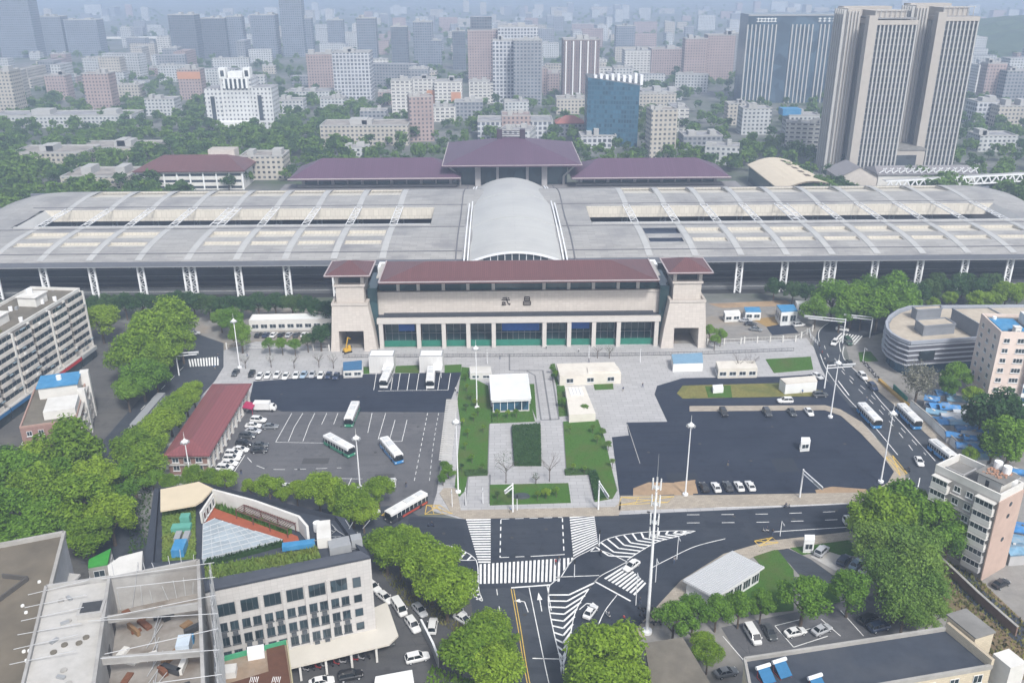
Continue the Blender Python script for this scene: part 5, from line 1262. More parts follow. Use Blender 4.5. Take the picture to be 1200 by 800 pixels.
# market of blue tarpaulin roofs behind the white wall
rn=random.Random(31)
TARP=[M('blue_tarpaulin',(.05,.20,.45),.55,.25,.8,(.30,.34,.38),.75,.35),M('faded_blue_tarpaulin',(.16,.30,.42),.6,.25,.8,(.3,.3,.3),.75,.4),M('pale_sheet',(.42,.44,.46),.6,.2,.8,(.25,.25,.26),.5,.3)]
i=0
for (x,y) in [(1092,468),(1106,461),(1121,466),(1097,482),(1112,478),(1127,482),(1141,478),(1108,493),(1123,496),(1137,492),(1122,510),(1138,508),(1150,503),(1132,524),(1147,520),(1144,536),(1158,530),(1180,556),(1194,552),(1192,618),(1198,633),(1190,646),(1100,474),(1116,487),(1130,502),(1140,515)]:
    c_=G(x,y,2.4); t=thing('tarpaulin_shed','low stall roofed with patched blue tarpaulin behind the white roadside wall','shed',(c_.x,c_.y,0),rn.uniform(-.5,.1),'blue tarpaulin sheds')
    w_,d_=rn.uniform(4,6.5),rn.uniform(3,5); z=rn.uniform(2.2,3.2); k=rn.uniform(.2,.7)
    m=MB(); m.box(-w_/2+.3,w_/2-.3,-d_/2+.3,d_/2-.3,0,z-.2); m.build('wall',GPLAST,t)
    m=MB(); n=4
    vs=[(-w_/2+w_*a/n,-d_/2+d_*b_/n,z+k*(1-abs(b_/n*2-1))+rn.uniform(-.12,.12)) for b_ in range(n+1) for a in range(n+1)]
    m.add(vs,[(b_*(n+1)+a,b_*(n+1)+a+1,(b_+1)*(n+1)+a+1,(b_+1)*(n+1)+a) for b_ in range(n) for a in range(n)]); m.box(-w_/2,w_/2,-d_/2,d_/2,z-.32,z-.2); m.build('roof',TARP[(0,0,1,1,0,2)[i%6]],t); i+=1
    m=MB()
    for _ in range(1): m.cbox((rn.uniform(-w_/3,w_/3),rn.uniform(-d_/3,d_/3),z+k*.6),(rn.uniform(.4,1.4),rn.uniform(.3,.8),rn.uniform(.15,.4)),rn.random()*3)
    m.build('clutter',[CONC,PLAST,BROWNR][i%3],t)
def wallrun(name,label,cat,px,h,th,mat,cap=None):
    P=PP(*px); L=P[0].copy(); t=thing(name,label,cat,L); T=Matrix.Translation(-L); m=MB(T)
    for i in range(len(P)-1): m.bar((P[i].x,P[i].y,h/2),(P[i+1].x,P[i+1].y,h/2),th,h)
    m.build('panel',mat,t); m=MB(T)
    for i in range(len(P)-1): m.bar((P[i].x,P[i].y,h+.08),(P[i+1].x,P[i+1].y,h+.08),th+.2,.16)
    m.build('coping',cap or mat,t)
wallrun('boundary_wall','long white boundary wall between the curving road and the blue tarpaulin sheds','wall',[(1066,478),(1092,500),(1094,503),(1132,538)],2.6,.3,WHITE,CONC)
wallrun('green_hoarding','short green hoarding beside the curving road','hoarding',[(1046,458),(1062,474)],2.2,.15,M('green_hoarding',(.02,.16,.11)))
wallrun('yellow_barrier','ochre water-filled barrier along the right kerb of the curving road','barrier',[(1030,447),(1043,459),(1064,477)],.9,.7,M('ochre_barrier',(.40,.26,.07),.6,.15,1))
wallrun('brick_wall','old brick wall along the strip of scrub between the trees and the corner flats','wall',[(1098,660),(1145,705),(1190,745)],2.2,.35,M('old_brick',(.2,.13,.1),.9,.2,1),CONC)
wallrun('dark_screen','dark glass screen standing beside the parked cars next to the south road','screen',[(494,738),(508,766),(514,782)],2.6,.2,GREYM,WHITEM)
lay('scrub_strip',[(1100,655),(1128,660),(1200,728),(1260,790),(1160,800),(1110,730)],M('scrub_soil',(.17,.125,.075),.95,.3,.8,(.12,.13,.05),.6,.2),.04)
lay('dark_lane',[(1095,640),(1130,650),(1150,690),(1240,760),(1200,760),(1120,690)],DARKR,.045)
lay('lower_yard',[(845,735),(1060,690),(1085,735),(870,775)],ASPH,.05)
for a_,b_ in [((847,745),(872,774)),((908,733),(930,758)),((908,733),(940,725)),((920,745),(960,733)),((962,725),(985,745)),((985,715),(1012,745)),((930,758),(970,745))]: line('parking_line',[a_,b_],.16,z=.058)
# ================================================================== the city behind the station
ROOFBOX=M('roof_house_grey',(.36,.36,.35),.9,.1,.3)
def fac(k):
    return {
     'white':lambda:MF('white_flats',(.45,.46,.46),(.07,.085,.10),3.3,3.0,.5,.48),
     'cream':lambda:MF('cream_flats',(.42,.39,.34),(.07,.08,.09),3.2,3.1,.5,.48,(.26,.24,.22)),
     'pink':lambda:MF('pink_flats',(.34,.265,.25),(.08,.08,.09),3.0,3.0,.45,.5,(.25,.2,.19)),
     'grey':lambda:MF('grey_flats',(.24,.25,.27),(.06,.075,.09),3.4,3.2,.55,.5),
     'brown':lambda:MF('brown_tower_facade',(.20,.155,.15),(.07,.08,.09),2.6,3.0,.42,.45,band=.6),
     'hazeblue':lambda:MF('slate_tower_facade',(.20,.22,.25),(.06,.08,.11),3.2,3.3,.6,.55),
     'dark':lambda:MF('dark_tower_facade',(.13,.14,.16),(.05,.07,.09),3.0,3.3,.6,.55),
     'balc':lambda:MF('balcony_flats',(.58,.57,.54),(.10,.10,.11),4.2,3.0,.66,.42,band=.5),
     'gridw':lambda:MF('white_grid_facade',(.48,.49,.51),(.09,.10,.12),3.6,3.6,.62,.62),
    }[k]()
def bg(name,label,cat,x0,x1,yt,yb,mat,depth=None,group=None,rz=0.,roof=2,seed=0,yw=None):
    """block whose visible front spans photo columns x0..x1 at its foot (row yb) and rises to row yt"""
    a,c=G(x0,yb),G(x1,yb); Y=(a.y+c.y)/2; wd=abs(c.x-a.x); xm=(x0+x1)/2; top=GY(xm,yt,Y).z
    d=depth or max(12,min(wd*.7,28)); mid=Vector(((a.x+c.x)/2,Y+d/2,0)); t=thing(name,label,cat,mid,rz,group)
    m=MB(); m.box(-wd/2,wd/2,-d/2,d/2,0,top,False); m.build('wall',fac(mat) if isinstance(mat,str) else mat,t)
    rn=random.Random(seed or int(x0*7+yb)); 
    m=MB(); p=.9
    m.box(-wd/2-.1,wd/2+.1,-d/2-.1,-d/2+.5,top,top+p); m.box(-wd/2-.1,wd/2+.1,d/2-.5,d/2+.1,top,top+p); m.box(-wd/2-.1,-wd/2+.5,-d/2+.5,d/2-.5,top,top+p); m.box(wd/2-.5,wd/2+.1,-d/2+.5,d/2-.5,top,top+p); m.build('parapet',ROOFBOX,t)
    for k in range(roof):
        m=MB(); x=rn.uniform(-wd*.35,wd*.35); w_=rn.uniform(3,max(4,wd*.22)); h_=rn.uniform(2.5,4.5); m.box(x-w_/2,x+w_/2,-d*.2,d*.25,top,top+h_); m.build('roof_house',ROOFBOX,t)
    return t,wd,d,top
# --- twin finned towers on the right
FIN=M('pale_stone_fin',(.39,.36,.325),.8,.08,.3); FINW=M('light_fin',(.42,.415,.40),.7,.06,.3)
GDK=MG('tower_glass',(.045,.055,.065),.2,.35,.2)
def fins_tower(name,label,xr,Y,h,core,finx,depth):
    x0,x1=xr; t=thing(name,label,'tower',((x0+x1)/2,Y,0)); o=-(x0+x1)/2; T=Matrix.Translation((o,-Y,0)); b=lambda: MB(T)
    m=b(); m.box(x0,x1,Y,Y+depth,0,h-4); m.build('glass_wall',GDK,t)
    n=int((x1-x0)/2.25)
    for i in range(n+1):
        x=x0+(x1-x0)*i/n
        m=b(); m.box(x-.42,x+.42,Y-1.0,Y-.01,4,h-2); m.build('fin',FINW,t)
    ns=int(depth/2.6)
    for i in range(ns+1):
        y=Y+depth*i/ns; m=b(); m.box(x0-1.0,x0-.01,y-.42,y+.42,4,h-2); m.build('fin',FINW,t)
    m=b(); 
    for k in range(int(h/3.6)): m.box(x0-.25,x1+.05,Y-.25,Y+depth,k*3.6+3.2,k*3.6+3.7)
    m.build('floor_bands',M('grey_spandrel',(.22,.22,.225),.7,.1,.3),t)
    m=b(); m.box(x0-1.2,x1+.6,Y-1.2,Y+depth,h-4,h-1.5); m.build('cornice',FIN,t)
    return t,b
def twin():
    for (xa,xb,Y,h,lb) in ((214,244.5,545,94,'left one of two tall pale stone towers with vertical fins behind the canopy'),(262,289,562,95,'right one of two tall pale stone towers with vertical fins behind the canopy')):
        t,b=fins_tower('finned_tower',lb,(xa+7,xb),Y,h,None,None,30)
        t['group']='twin finned towers'
        m=b(); m.box(xa+2.0,xa+7,Y-1.6,Y+4,0,h+1); m.build('stone_pier',FIN,t)
        # set back core slabs behind and to the left, taller
        m=b(); m.box(xa-2,xb-3,Y+30.01,Y+40,0,h+5); m.build('core',FIN,t)
        m=b(); m.box(xa-6,xa+1.9,Y+12,Y+30,0,h+4.5); m.build('side_core',FIN,t)
        for k in range(5): m=b(); m.box(xa-8+0*k,xa-6.01,Y+13+k*3.6,Y+14.2+k*3.6,0,h+4); m.build('fin',FINW,t)
        for k in range(4): m=b(); m.box(xa-5.5+k*1.9,xa-4.9+k*1.9,Y+11,Y+11.99,0,h+3); m.build('fin',FINW,t)
        m=b(); m.box(xa+8,xb-4,Y+6,Y+26,h-1.5,h+3.5); m.build('penthouse',FIN,t)
        m=b()
        for k in range(7): m.bar((xa+8+k*3,Y+5,h-1.5),(xa+8+k*3,Y+5,h+4.2),.35)
        m.bar((xa+8,Y+5,h+4),(xa+27,Y+5,h+4),.35); m.build('roof_frame',FINW,t)
    t=thing('podium','pale stone podium joining the feet of the two tall finned towers','building',(252,560,0)); m=MB(); m.box(-10,14,-8,30,0,16); m.build('wall',FIN,t); m=MB(); m.box(-7,9,-8.2,-8.01,5,13); m.build('glass',GDK,t); m=MB(); m.box(-10.5,14.5,-8.5,30,16,17); m.build('roof',GREYR,t)
twin()
# --- dark blue tower with white fins
def dark_tower():
    a,c=G(868,121),G(985,121); Y=a.y; top=GY(915,17,Y).z; x0,x1=a.x,c.x; t=thing('dark_glass_tower','broad dark blue office tower with pale vertical fins left of the twin towers','tower',((x0+x1)/2,Y,0)); T=Matrix.Translation((-(x0+x1)/2,-Y,0)); b=lambda: MB(T)
    W=x1-x0; m=b(); m.box(x0,x1,Y,Y+30,0,top); m.build('glass_wall',MG('navy_glass',(.045,.075,.105),.15,.3,.1),t)
    for i in range(26):
        f=i/25
        if .31<f<.44 or .64<f<.69: continue
        m=b(); m.box(x0+W*f-.55,x0+W*f+.55,Y-1.2,Y-.01,0,top-9); m.build('fin',FINW,t)
    for x,w_,mt in ((.08,.28,WHITE),(.68,.96,WHITE)):
        for k in range(6):
            xx=x0+W*(x+(w_-x)*(k+.5)/6); m=b(); s=1.5
            m.box(xx-s,xx+s,Y-.5,Y-.3,top-6.5,top-5.9); m.box(xx-s,xx+s,Y-.5,Y-.3,top-4.2,top-3.6); m.box(xx-.3,xx+.3,Y-.7,Y-.5,top-7,top-3); m.build('sign_letter',mt,t)
    m=b(); m.box(x0,x1,Y-.6,Y-.01,top-1.5,top); m.build('cornice',GREYM,t)
dark_tower()
# --- white stepped hotel
def hotel():
    a,c=G(245,153),G(322,153); Y=a.y; x0,x1=a.x,c.x; W=x1-x0; z=lambda y: GY(283,y,Y).z
    t=thing('stepped_hotel','white stepped hotel with two little roof turrets in the hazy trees at left','hotel',((x0+x1)/2,Y,0)); T=Matrix.Translation((-(x0+x1)/2,-Y,0)); b=lambda: MB(T)
    HW=MF('hotel_facade',(.54,.55,.55),(.11,.12,.14),3.1,3.4,.42,.45)
    m=b(); m.box(x0+W*.24,x1-W*.3,Y+2,Y+26,0,z(92)); m.build('wall',HW,t)
    for s,(u0,u1,yt) in enumerate(((0,.24,104),(.7,1,103))):
        m=b(); m.box(x0+W*u0,x0+W*u1,Y,Y+24,0,z(yt)); m.build('wing',HW,t)
        m=b(); m.box(x0+W*(u0+.085),x0+W*(u0+.145),Y-.4,Y-.01,8,z(yt)-6); m.build('glass_strip',GDK,t)
    m=b(); m.box(x0+W*.3,x0+W*.64,Y+1,Y+1.99,z(104),z(93)); m.build('sign_band',GDK,t)
    for k in range(6): m=b(); xx=x0+W*(.31+.33*k/5); m.box(xx-.8,xx+.8,Y+.6,Y+.99,z(104),z(92)); m.build('pier',WHITE,t)
    for u in (.24,.6): m=b(); m.box(x0+W*u,x0+W*(u+.1),Y+2,Y+10,z(92),z(80)); m.build('turret',WHITE,t); m=b(); m.box(x0+W*(u+.025),x0+W*(u+.075),Y+1.7,Y+1.99,z(90),z(83)); m.build('turret_opening',GDK,t)
    m=b(); m.box(x0+W*.36,x0+W*.58,Y+4,Y+14,z(92),z(85)); m.build('roof_house',WHITE,t)
    m=b(); m.box(x0+W*.2,x0+W*.75,Y-8,Y-.01,0,8); m.build('podium',WHITE,t)
hotel()
# --- blue glass block and its neighbours
def blue_block():
    a,c=G(689,172),G(746,172); Y=a.y; x0,x1=a.x,c.x; top=GY(715,95,Y).z; t=thing('blue_glass_block','slanted teal blue glass office block behind the right wing of the far hall','office',((x0+x1)/2,Y,0)); T=Matrix.Translation((-(x0+x1)/2,-Y,0)); b=lambda: MB(T)
    BM=MF('teal_curtain_facade',(.035,.10,.15),(.03,.085,.13),2.0,3.3,.8,.7,(.12,.13,.14))
    d=34; m=b(); m.add([(x0-1,Y+4,0),(x1,Y-3,0),(x1+2,Y+d,0),(x0,Y+d,0),(x0-1,Y+4,top+2),(x1,Y-3,top-3),(x1+2,Y+d,top-3),(x0,Y+d,top+2)],[(4,5,6,7),(0,1,5,4),(1,2,6,5),(2,3,7,6),(3,0,4,7)]); m.build('glass_wall',BM,t)
    m=b(); rn=random.Random(3)
    for k in range(9): m.box(x0+4+k*4.2,x0+6+k*4.2,Y+8,Y+14,top-4,top+2.5+rn.random()*2)
    m.build('roof_plant',WHITEM,t)
blue_block()
# --- plum roofed office left of the rear hall
def plum_office():
    a,c=G(164,223),G(285,223); Y=a.y; x0,x1=a.x,c.x; ze=GY(225,201,Y).z; t=thing('plum_roofed_office','white five storey office with plum hipped roof behind the left end of the canopy','office',((x0+x1)/2,Y,0)); T=Matrix.Translation((-(x0+x1)/2,-Y,0)); b=lambda: MB(T)
    m=b(); m.box(x0,x1,Y,Y+24,0,ze); m.build('wall',PLAST,t)
    n=max(3,int(ze/3.4))
    for k in range(n): m=b(); m.box(x0+1,x1-1,Y-.12,Y-.01,k*ze/n+.9,k*ze/n+2.3); m.build('ribbon_window',GLASS,t)
    for k in range(9): m=b(); xx=x0+(x1-x0)*k/8; m.box(xx-.4,xx+.4,Y-.5,Y-.13,0,ze); m.build('pilaster',WHITE,t)
    r=b(); r.hip(x0-2,x1+2,Y-2,Y+32,ze+.6,6.5,ridge=14,thick=.6); r.build('roof',PURP,t)
    m=b(); m.box((x0+x1)/2+6,(x0+x1)/2+22,Y+20,Y+30,ze,ze+9); m.build('roof_house',CREAM,t)
plum_office()
# --- beige barrel-roofed hall on the right
def beige_hall():
    P=[G(x,y,12) for x,y in [(876,189),(925,184),(974,211),(915,219)]]; L=Vector((P[0].x,P[0].y,0)); t=thing('beige_vaulted_hall','hall with beige curved roof and row of dark skylights right of the far hall','hall',L); T=Matrix.Translation(-L); b=lambda: MB(T)
    m=b(); m.prism([p.lerp(sum(P,Vector())/4,.06) for p in P],0,9.8); m.build('wall',TEAL,t); n=8
    def sp(u,v,dz=0): p=(P[0].lerp(P[1],u)).lerp(P[3].lerp(P[2],u),v); return (p.x,p.y,10+3.0*math.sin(math.pi*min(1,max(0,u)))+dz)
    m=b(); vs=[sp(i/n,j/6) for j in range(7) for i in range(n+1)]; m.add(vs,[(j*(n+1)+i,j*(n+1)+i+1,(j+1)*(n+1)+i+1,(j+1)*(n+1)+i) for j in range(6) for i in range(n)][::1]); vs=[sp(i/n,j/6,-.6) for j in range(7) for i in range(n+1)]; m.add(vs,[(j*(n+1)+i,j*(n+1)+i+1,(j+1)*(n+1)+i+1,(j+1)*(n+1)+i) for j in range(6) for i in range(n)]); m.build('roof',M('beige_metal_roof',(.56,.49,.38),.6,.06,.2),t)
    for k in range(5): m=b(); a=sp(.66,.12+k*.15,.12);c=sp(.78,.12+k*.15,.12);d=sp(.78,.2+k*.15,.12);e=sp(.66,.2+k*.15,.12); m.quad(a,c,d,e); m.build('skylight',M('brown_skylight',(.11,.075,.05),.4,.1,1),t)
    for k in range(6): m=b(); a=sp(1,k/5); m.bar((a[0],a[1],0),(a[0],a[1],10),.5); m.build('post',WHITEM,t)
beige_hall()
def truss_hall():
    P=[G(x,y,10) for x,y in [(993,196),(1020,184),(1052,212),(1030,218)]]
    a,c=G(1030,203,9),G(1130,196,9); Y=a.y; t=thing('gabled_station_annex','grey gabled annex with white roof trusses below the twin towers','annex',(a.x,Y,0)); W=c.x-a.x
    m=MB(); m.box(0,W,0,20,0,8); m.build('wall',PLAST,t); r=MB(); r.hip(0,W,0,20,8.4,3,ridge=2,over=1); r.build('roof',M('grey_seam_roof',(.22,.21,.22),.6,.1,.3),t)
    m=MB(); n=14
    for i in range(n): m.bar((W*i/n,-.5,9),(W*(i+1)/n,-.5,12),.5); m.bar((W*(i+.5)/n,-.5,12),(W*(i+1)/n,-.5,9),.5)
    m.build('roof_truss',WHITEM,t)
    m=MB(); m.add([(-26,-8,0),(-4,-8,0),(-4,14,0),(-26,14,0),(-26,-8,9),(-4,-8,9),(-4,14,9),(-26,14,9),(-15,-8.5,14),(-15,14,14)],[(0,1,5,8,4),(1,2,6,5),(2,3,7,9,6),(3,0,4,7)]); m.build('gable_house',CREAM,t)
    m=MB(); m.add([(-27,-9,8.6),(-15,-9,14.3),(-3,-9,8.6),(-27,15,8.6),(-15,15,14.3),(-3,15,8.6)],[(0,1,4,3),(1,2,5,4)]); m.build('gable_roof',M('grey_seam_roof',(.22,.21,.22)),t)
    a,c=G(1035,218,8),G(1260,206,8); t=thing('truss_footbridge','long white truss walkway running behind the right end of the canopy','footbridge',(a.x,a.y,0),math.atan2(c.y-a.y,c.x-a.x)); W=(c-a).length
    m=MB(); m.box(0,W,-2,2,6.4,7); m.build('deck',CONC,t); n=24; m=MB()
    for i in range(n): m.bar((W*i/n,-2,7),(W*(i+.5)/n,-2,11),.6); m.bar((W*(i+.5)/n,-2,11),(W*(i+1)/n,-2,7),.6)
    m.bar((0,-2,11),(W,-2,11),.7); m.bar((0,-2,7),(W,-2,7),.7); m.build('truss',WHITEM,t)
    m=MB(); m.box(0,W,-1.4,2,11,11.3); m.build('roof',M('pale_roof_rib',(.37,.375,.38)),t)
    for i in range(9): m=MB(); m.bar((W*i/8,0,0),(W*i/8,0,6.4),.9); m.build('pier',CONC,t)
truss_hall()
# --- other blocks one can pick out, front edge read off the skyline
NB=[
 ('tower_block','faint tall grey tower in the haze at the far left edge','tower',4,45,-8,68,'hazeblue'),
 ('tower_block','hazy slim tower beside the tall far left tower','tower',50,78,20,66,'hazeblue'),
 ('tower_block','hazy broad grey tower third from the far left','tower',82,119,24,66,'hazeblue'),
 ('tower_block','dark slab tower alone in the haze above the stepped hotel','tower',204,234,18,71,'dark'),
 ('tower_block','dark hazy tower just right of the dark slab tower above the hotel','tower',240,268,22,69,'dark'),
 ('tower_block','pale hazy tower joined to the right side of a darker tower above the hotel','tower',270,288,20,68,'hazeblue'),
 ('tower_block','pale hazy tower left of the tallest spire-like tower','tower',298,326,18,68,'hazeblue'),
 ('tower_block','tallest slim tower reaching the top edge in the left haze','tower',333,358,-4,67,'hazeblue'),
 ('tower_block','shorter slab behind the tallest slim tower at left','tower',352,368,22,66,'hazeblue'),
 ('tower_block','faint pair of slabs left of the centre skyline','tower',386,404,24,64,'hazeblue'),
 ('tower_block','slate tower rising behind the white slab in the centre left haze','tower',421,443,22,80,'hazeblue'),
 ('tower_block','lower slate tower between two others in the centre left haze','tower',460,479,32,80,'dark'),
 ('tower_block','slate tower with stepped top in the centre left haze','tower',486,508,26,78,'hazeblue'),
 ('tower_block','short slate block beside the stepped slate tower','tower',506,518,48,78,'hazeblue'),
 ('tower_block','white edged dark tower left of the pink complex','tower',531,546,37,82,'dark'),
 ('apartment_tower','beige apartment tower cut by the left edge beyond the long white hall','tower',-14,22,84,139,'cream'),
 ('apartment_tower','pinkish apartment tower left of the tallest pinkish one at far left','tower',57,81,89,117,'pink'),
 ('apartment_tower','pinkish cream apartment tower with stepped roof in the left trees','tower',104,134,87,134,'pink'),
 ('apartment_tower','pinkish tower with orange top just left of the stepped hotel','tower',212,238,82,117,'pink'),
 ('apartment_tower','grey pink apartment pair right of the stepped hotel','tower',362,392,64,106,'pink'),
 ('slab_block','white windowless slab block right of the pink apartment pair','tower',393,436,62,117,'gridw'),
 ('tower_block','pinkish brown tower with dark crown in the centre complex','tower',549,584,36,98,'pink'),
 ('tower_block','white gridded tower in front of the pinkish brown tower','tower',578,604,48,121,'gridw'),
 ('tower_block','broad white gridded tower behind the grey brown tower','tower',584,630,32,100,'gridw'),
 ('tower_block','grey brown apartment tower at the right of the centre complex','tower',602,635,48,124,'grey'),
 ('apartment_tower','reddish brown apartment tower with white balcony stripes above the blue block','tower',659,701,47,118,'brown'),
 ('tower_block','slate tower alone in the haze right of the brown tower','tower',721,743,31,69,'hazeblue'),
 ('apartment_block','white apartment row nearest the slate tower on the right','apartment block',731,762,60,88,'balc'),
 ('apartment_block','pink white apartment row right of the white row','apartment block',762,800,58,88,'pink'),
 ('apartment_tower','faint pinkish apartment cluster left of the dark blue tower','tower',800,826,46,97,'pink'),
 ('apartment_tower','faint pinkish slab touching the left of the dark blue tower','tower',826,858,42,95,'pink'),
 ('apartment_tower','grey slab behind the left side of the dark blue tower','tower',848,872,40,92,'grey'),
 ('apartment_block','white seven storey block at the foot of the dark blue tower','apartment block',868,902,128,158,'white'),
 ('apartment_block','cream block left of the white seven storey block','apartment block',851,876,122,147,'cream'),
 ('apartment_block','white block with blue rooftop sheds left of the twin towers','apartment block',922,958,136,160,'white'),
 ('apartment_block','pink white apartment tower right of the twin towers','apartment block',1149,1172,75,122,'pink'),
 ('apartment_block','grey apartment block by the right edge below the wooded hill','apartment block',1172,1205,84,124,'grey'),
 ('office_block','long white ribbon windowed block right of the twin towers','office',1140,1178,120,147,'gridw'),
 ('office_block','cream block furthest right beyond the twin towers','office',1166,1210,125,150,'cream'),
 ('apartment_block','white balconied flats in the centre, leftmost of the stepped cluster','apartment block',460,484,95,135,'balc'),
 ('apartment_block','white balconied flats behind an orange gable in the centre','apartment block',484,512,93,127,'balc'),
 ('apartment_block','white balconied flats with orange end wall in the centre','apartment block',510,542,96,128,'balc'),
 ('apartment_block','white twin topped flats below the white gridded tower','apartment block',550,574,96,122,'balc'),
 ('apartment_block','white flats between the twin topped flats and grey brown tower','apartment block',574,597,98,121,'balc'),
 ('apartment_block','low white balconied flats behind the plum pyramid roof, left','apartment block',501,534,126,143,'balc'),
 ('apartment_block','grey white flats behind the plum pyramid roof, right of the low flats','apartment block',533,566,120,142,'grey'),
 ('apartment_block','cream flats at the foot of the reddish brown tower','apartment block',652,688,116,134,'cream'),
 ('office_block','low pale office with blue window band directly behind the pyramid roof','office',560,648,143,165,'gridw'),
 ('office_block','long cream five storey office left of the pyramid roof','office',377,479,148,171,'cream'),
 ('office_block','cream five storey block between the plum roofed office and the hall wing','office',284,334,184,211,'cream'),
 ('warehouse','long white low hall with pitched bays at the far left','warehouse',-10,155,136,150,'white'),
 ('warehouse','long low cream building behind trees left of the plum roofed office','warehouse',15,100,180,196,'cream'),
 ('warehouse','long flat cream building running toward the plum roofed office','warehouse',78,180,174,186,'cream'),
 ('warehouse','low beige shed at the back left of the canopy','shed',74,152,208,223,'cream'),
 ('villa','white low villa with hipped bays left of the stepped hotel','building',172,206,117,136,'white'),
 ('warehouse','long pale low roof right of the stepped hotel','warehouse',335,400,108,118,'white'),
 ('villa','white curved low building left of the white slab','building',325,356,118,134,'white'),
 ('villa','white curved low building below the white slab','building',376,404,116,130,'white'),
 ('office_block','low white office beside the teal block','office',680,722,160,174,'gridw'),
 ('office_block','grey blue house with red roof behind the right wing','office',652,684,146,160,'grey'),
 ('warehouse','grey steel shed left of the white seven storey block','warehouse',800,846,160,176,'grey'),
 ('warehouse','pale long shed right of the teal block','warehouse',752,800,108,118,'white'),
 ('warehouse','pale blue shed right of the twin towers','warehouse',1145,1190,160,178,'white'),
]
for n_,l_,c_,x0,x1,yt,yb,mt in NB:
    t,wd,d,top=bg(n_,l_,c_,x0,x1,yt,yb,mt,group=None)
    if 'pinkish brown tower with dark crown' in l_:
        m=MB(); m.box(-wd*.4,wd*.3,-d*.3,d*.4,top,top+14); m.build('crown',fac('dark'),t)
    if 'brown apartment tower with white' in l_:
        for k in range(5): m=MB(); x=-wd/2+wd*(k+.5)/5; m.box(x-1.4,x-.2,-d/2-1.1,-d/2-.01,2,top-1); m.build('balcony_stack',WHITE,t)
    if 'orange' in l_:
        m=MB(); m.box(wd*.1,wd*.45,-d/2-.3,-d/2-.01,0,top*.62) if 'tower' not in l_.split(' with')[0] else m.box(-wd/2-.2,wd/2+.2,-d/2-.2,-d/2-.01,top-9,top-2); m.build('orange_wall',M('orange_render',(.48,.24,.14),.8,.1,.3),t)
    if 'blue rooftop' in l_: m=MB(); m.box(-wd*.7,-wd*.1,-d*.4,d*.3,top,top+5); m.build('blue_shed',BLU,t)
    if 'red roof' in l_: r=MB(); r.hip(-wd/2,wd/2,-d/2,d/2,top+1,5,over=1); r.build('red_roof',M('red_tile_roof',(.30,.12,.10),.8,.12,.3),t)
# wooded hill, far right
mb=MB(); c_=G(1215,72); n=26; Rn=random.Random(2)
vs=[];W_,D_,H_=900,500,48
for j in range(n+1):
    for i in range(n+1):
        u,v=i/n*2-1,j/n*2-1; h=H_*max(0,1-u*u)*max(0,1-v*v); vs.append((c_.x+250+u*W_/2,c_.y+250+v*D_/2,h*(.85+.3*Rn.random())-1))
mb.add(vs,[(j*(n+1)+i,j*(n+1)+i+1,(j+1)*(n+1)+i+1,(j+1)*(n+1)+i) for j in range(n) for i in range(n)]); struct('hill',mb,M('wooded_slope',(.04,.065,.03),.9,.4,.05,(.06,.085,.035),.7,.02))
# long pale flyover in the distance (left)
t=thing('flyover','pale long flyover crossing the far haze at left','flyover',G(140,52)); m=MB(); m.box(-180,210,0,14,9,12); m.build('deck',PLAST,t)
for k in range(9): m=MB(); m.box(-170+k*45,-164+k*45,3,11,0,9); m.build('pier',CONC,t)
# --- infill: ordinary blocks of the districts behind
rn=random.Random(77)
taken=[]
for o in list(COL.objects):
    if o.parent is None and 'category' in o.keys() and o.location.y>300: taken.append((o.location.x,o.location.y,28))
taken+= [(x,y,40) for x in range(-230,260,35) for y in (350,400,450)]+[(x,500,45) for x in range(-140,170,35)]
kinds=[('white','pale'),('cream','cream'),('grey','grey'),('pink','pinkish'),('balc','white balconied')]
meshes={}
def proto(k,sz):
    key=(k,sz)
    if key in meshes: return meshes[key]
    w_,d_,h_=sz; m=MB(); m.mat(0).box(-w_/2,w_/2,-d_/2,d_/2,0,h_,False); m.mat(1); p=.7
    m.box(-w_/2,w_/2,-d_/2,-d_/2+.4,h_,h_+p); m.box(-w_/2,w_/2,d_/2-.4,d_/2,h_,h_+p); m.box(-w_/2,-w_/2+.4,-d_/2+.4,d_/2-.4,h_,h_+p); m.box(w_/2-.4,w_/2,-d_/2+.4,d_/2-.4,h_,h_+p)
    r2=random.Random(w_*7+h_); 
    for _ in range(4): x,y=r2.uniform(-w_*.4,w_*.4),r2.uniform(-d_*.3,d_*.3); m.cbox((x,y,h_),(r2.uniform(2,5),r2.uniform(2,4),r2.uniform(1.2,3.2)))
    o=m.build('block',[fac(k),ROOFBOX]); me=o.data; bpy.data.objects.remove(o); meshes[key]=me; return me
SZ=[(34,13,18),(46,12,17),(22,16,12),(28,12,21),(16,12,9),(60,18,10),(20,20,27),(40,14,20),(18,14,33)]
cnt=0; far=MB()
BLOCKPOS=[]
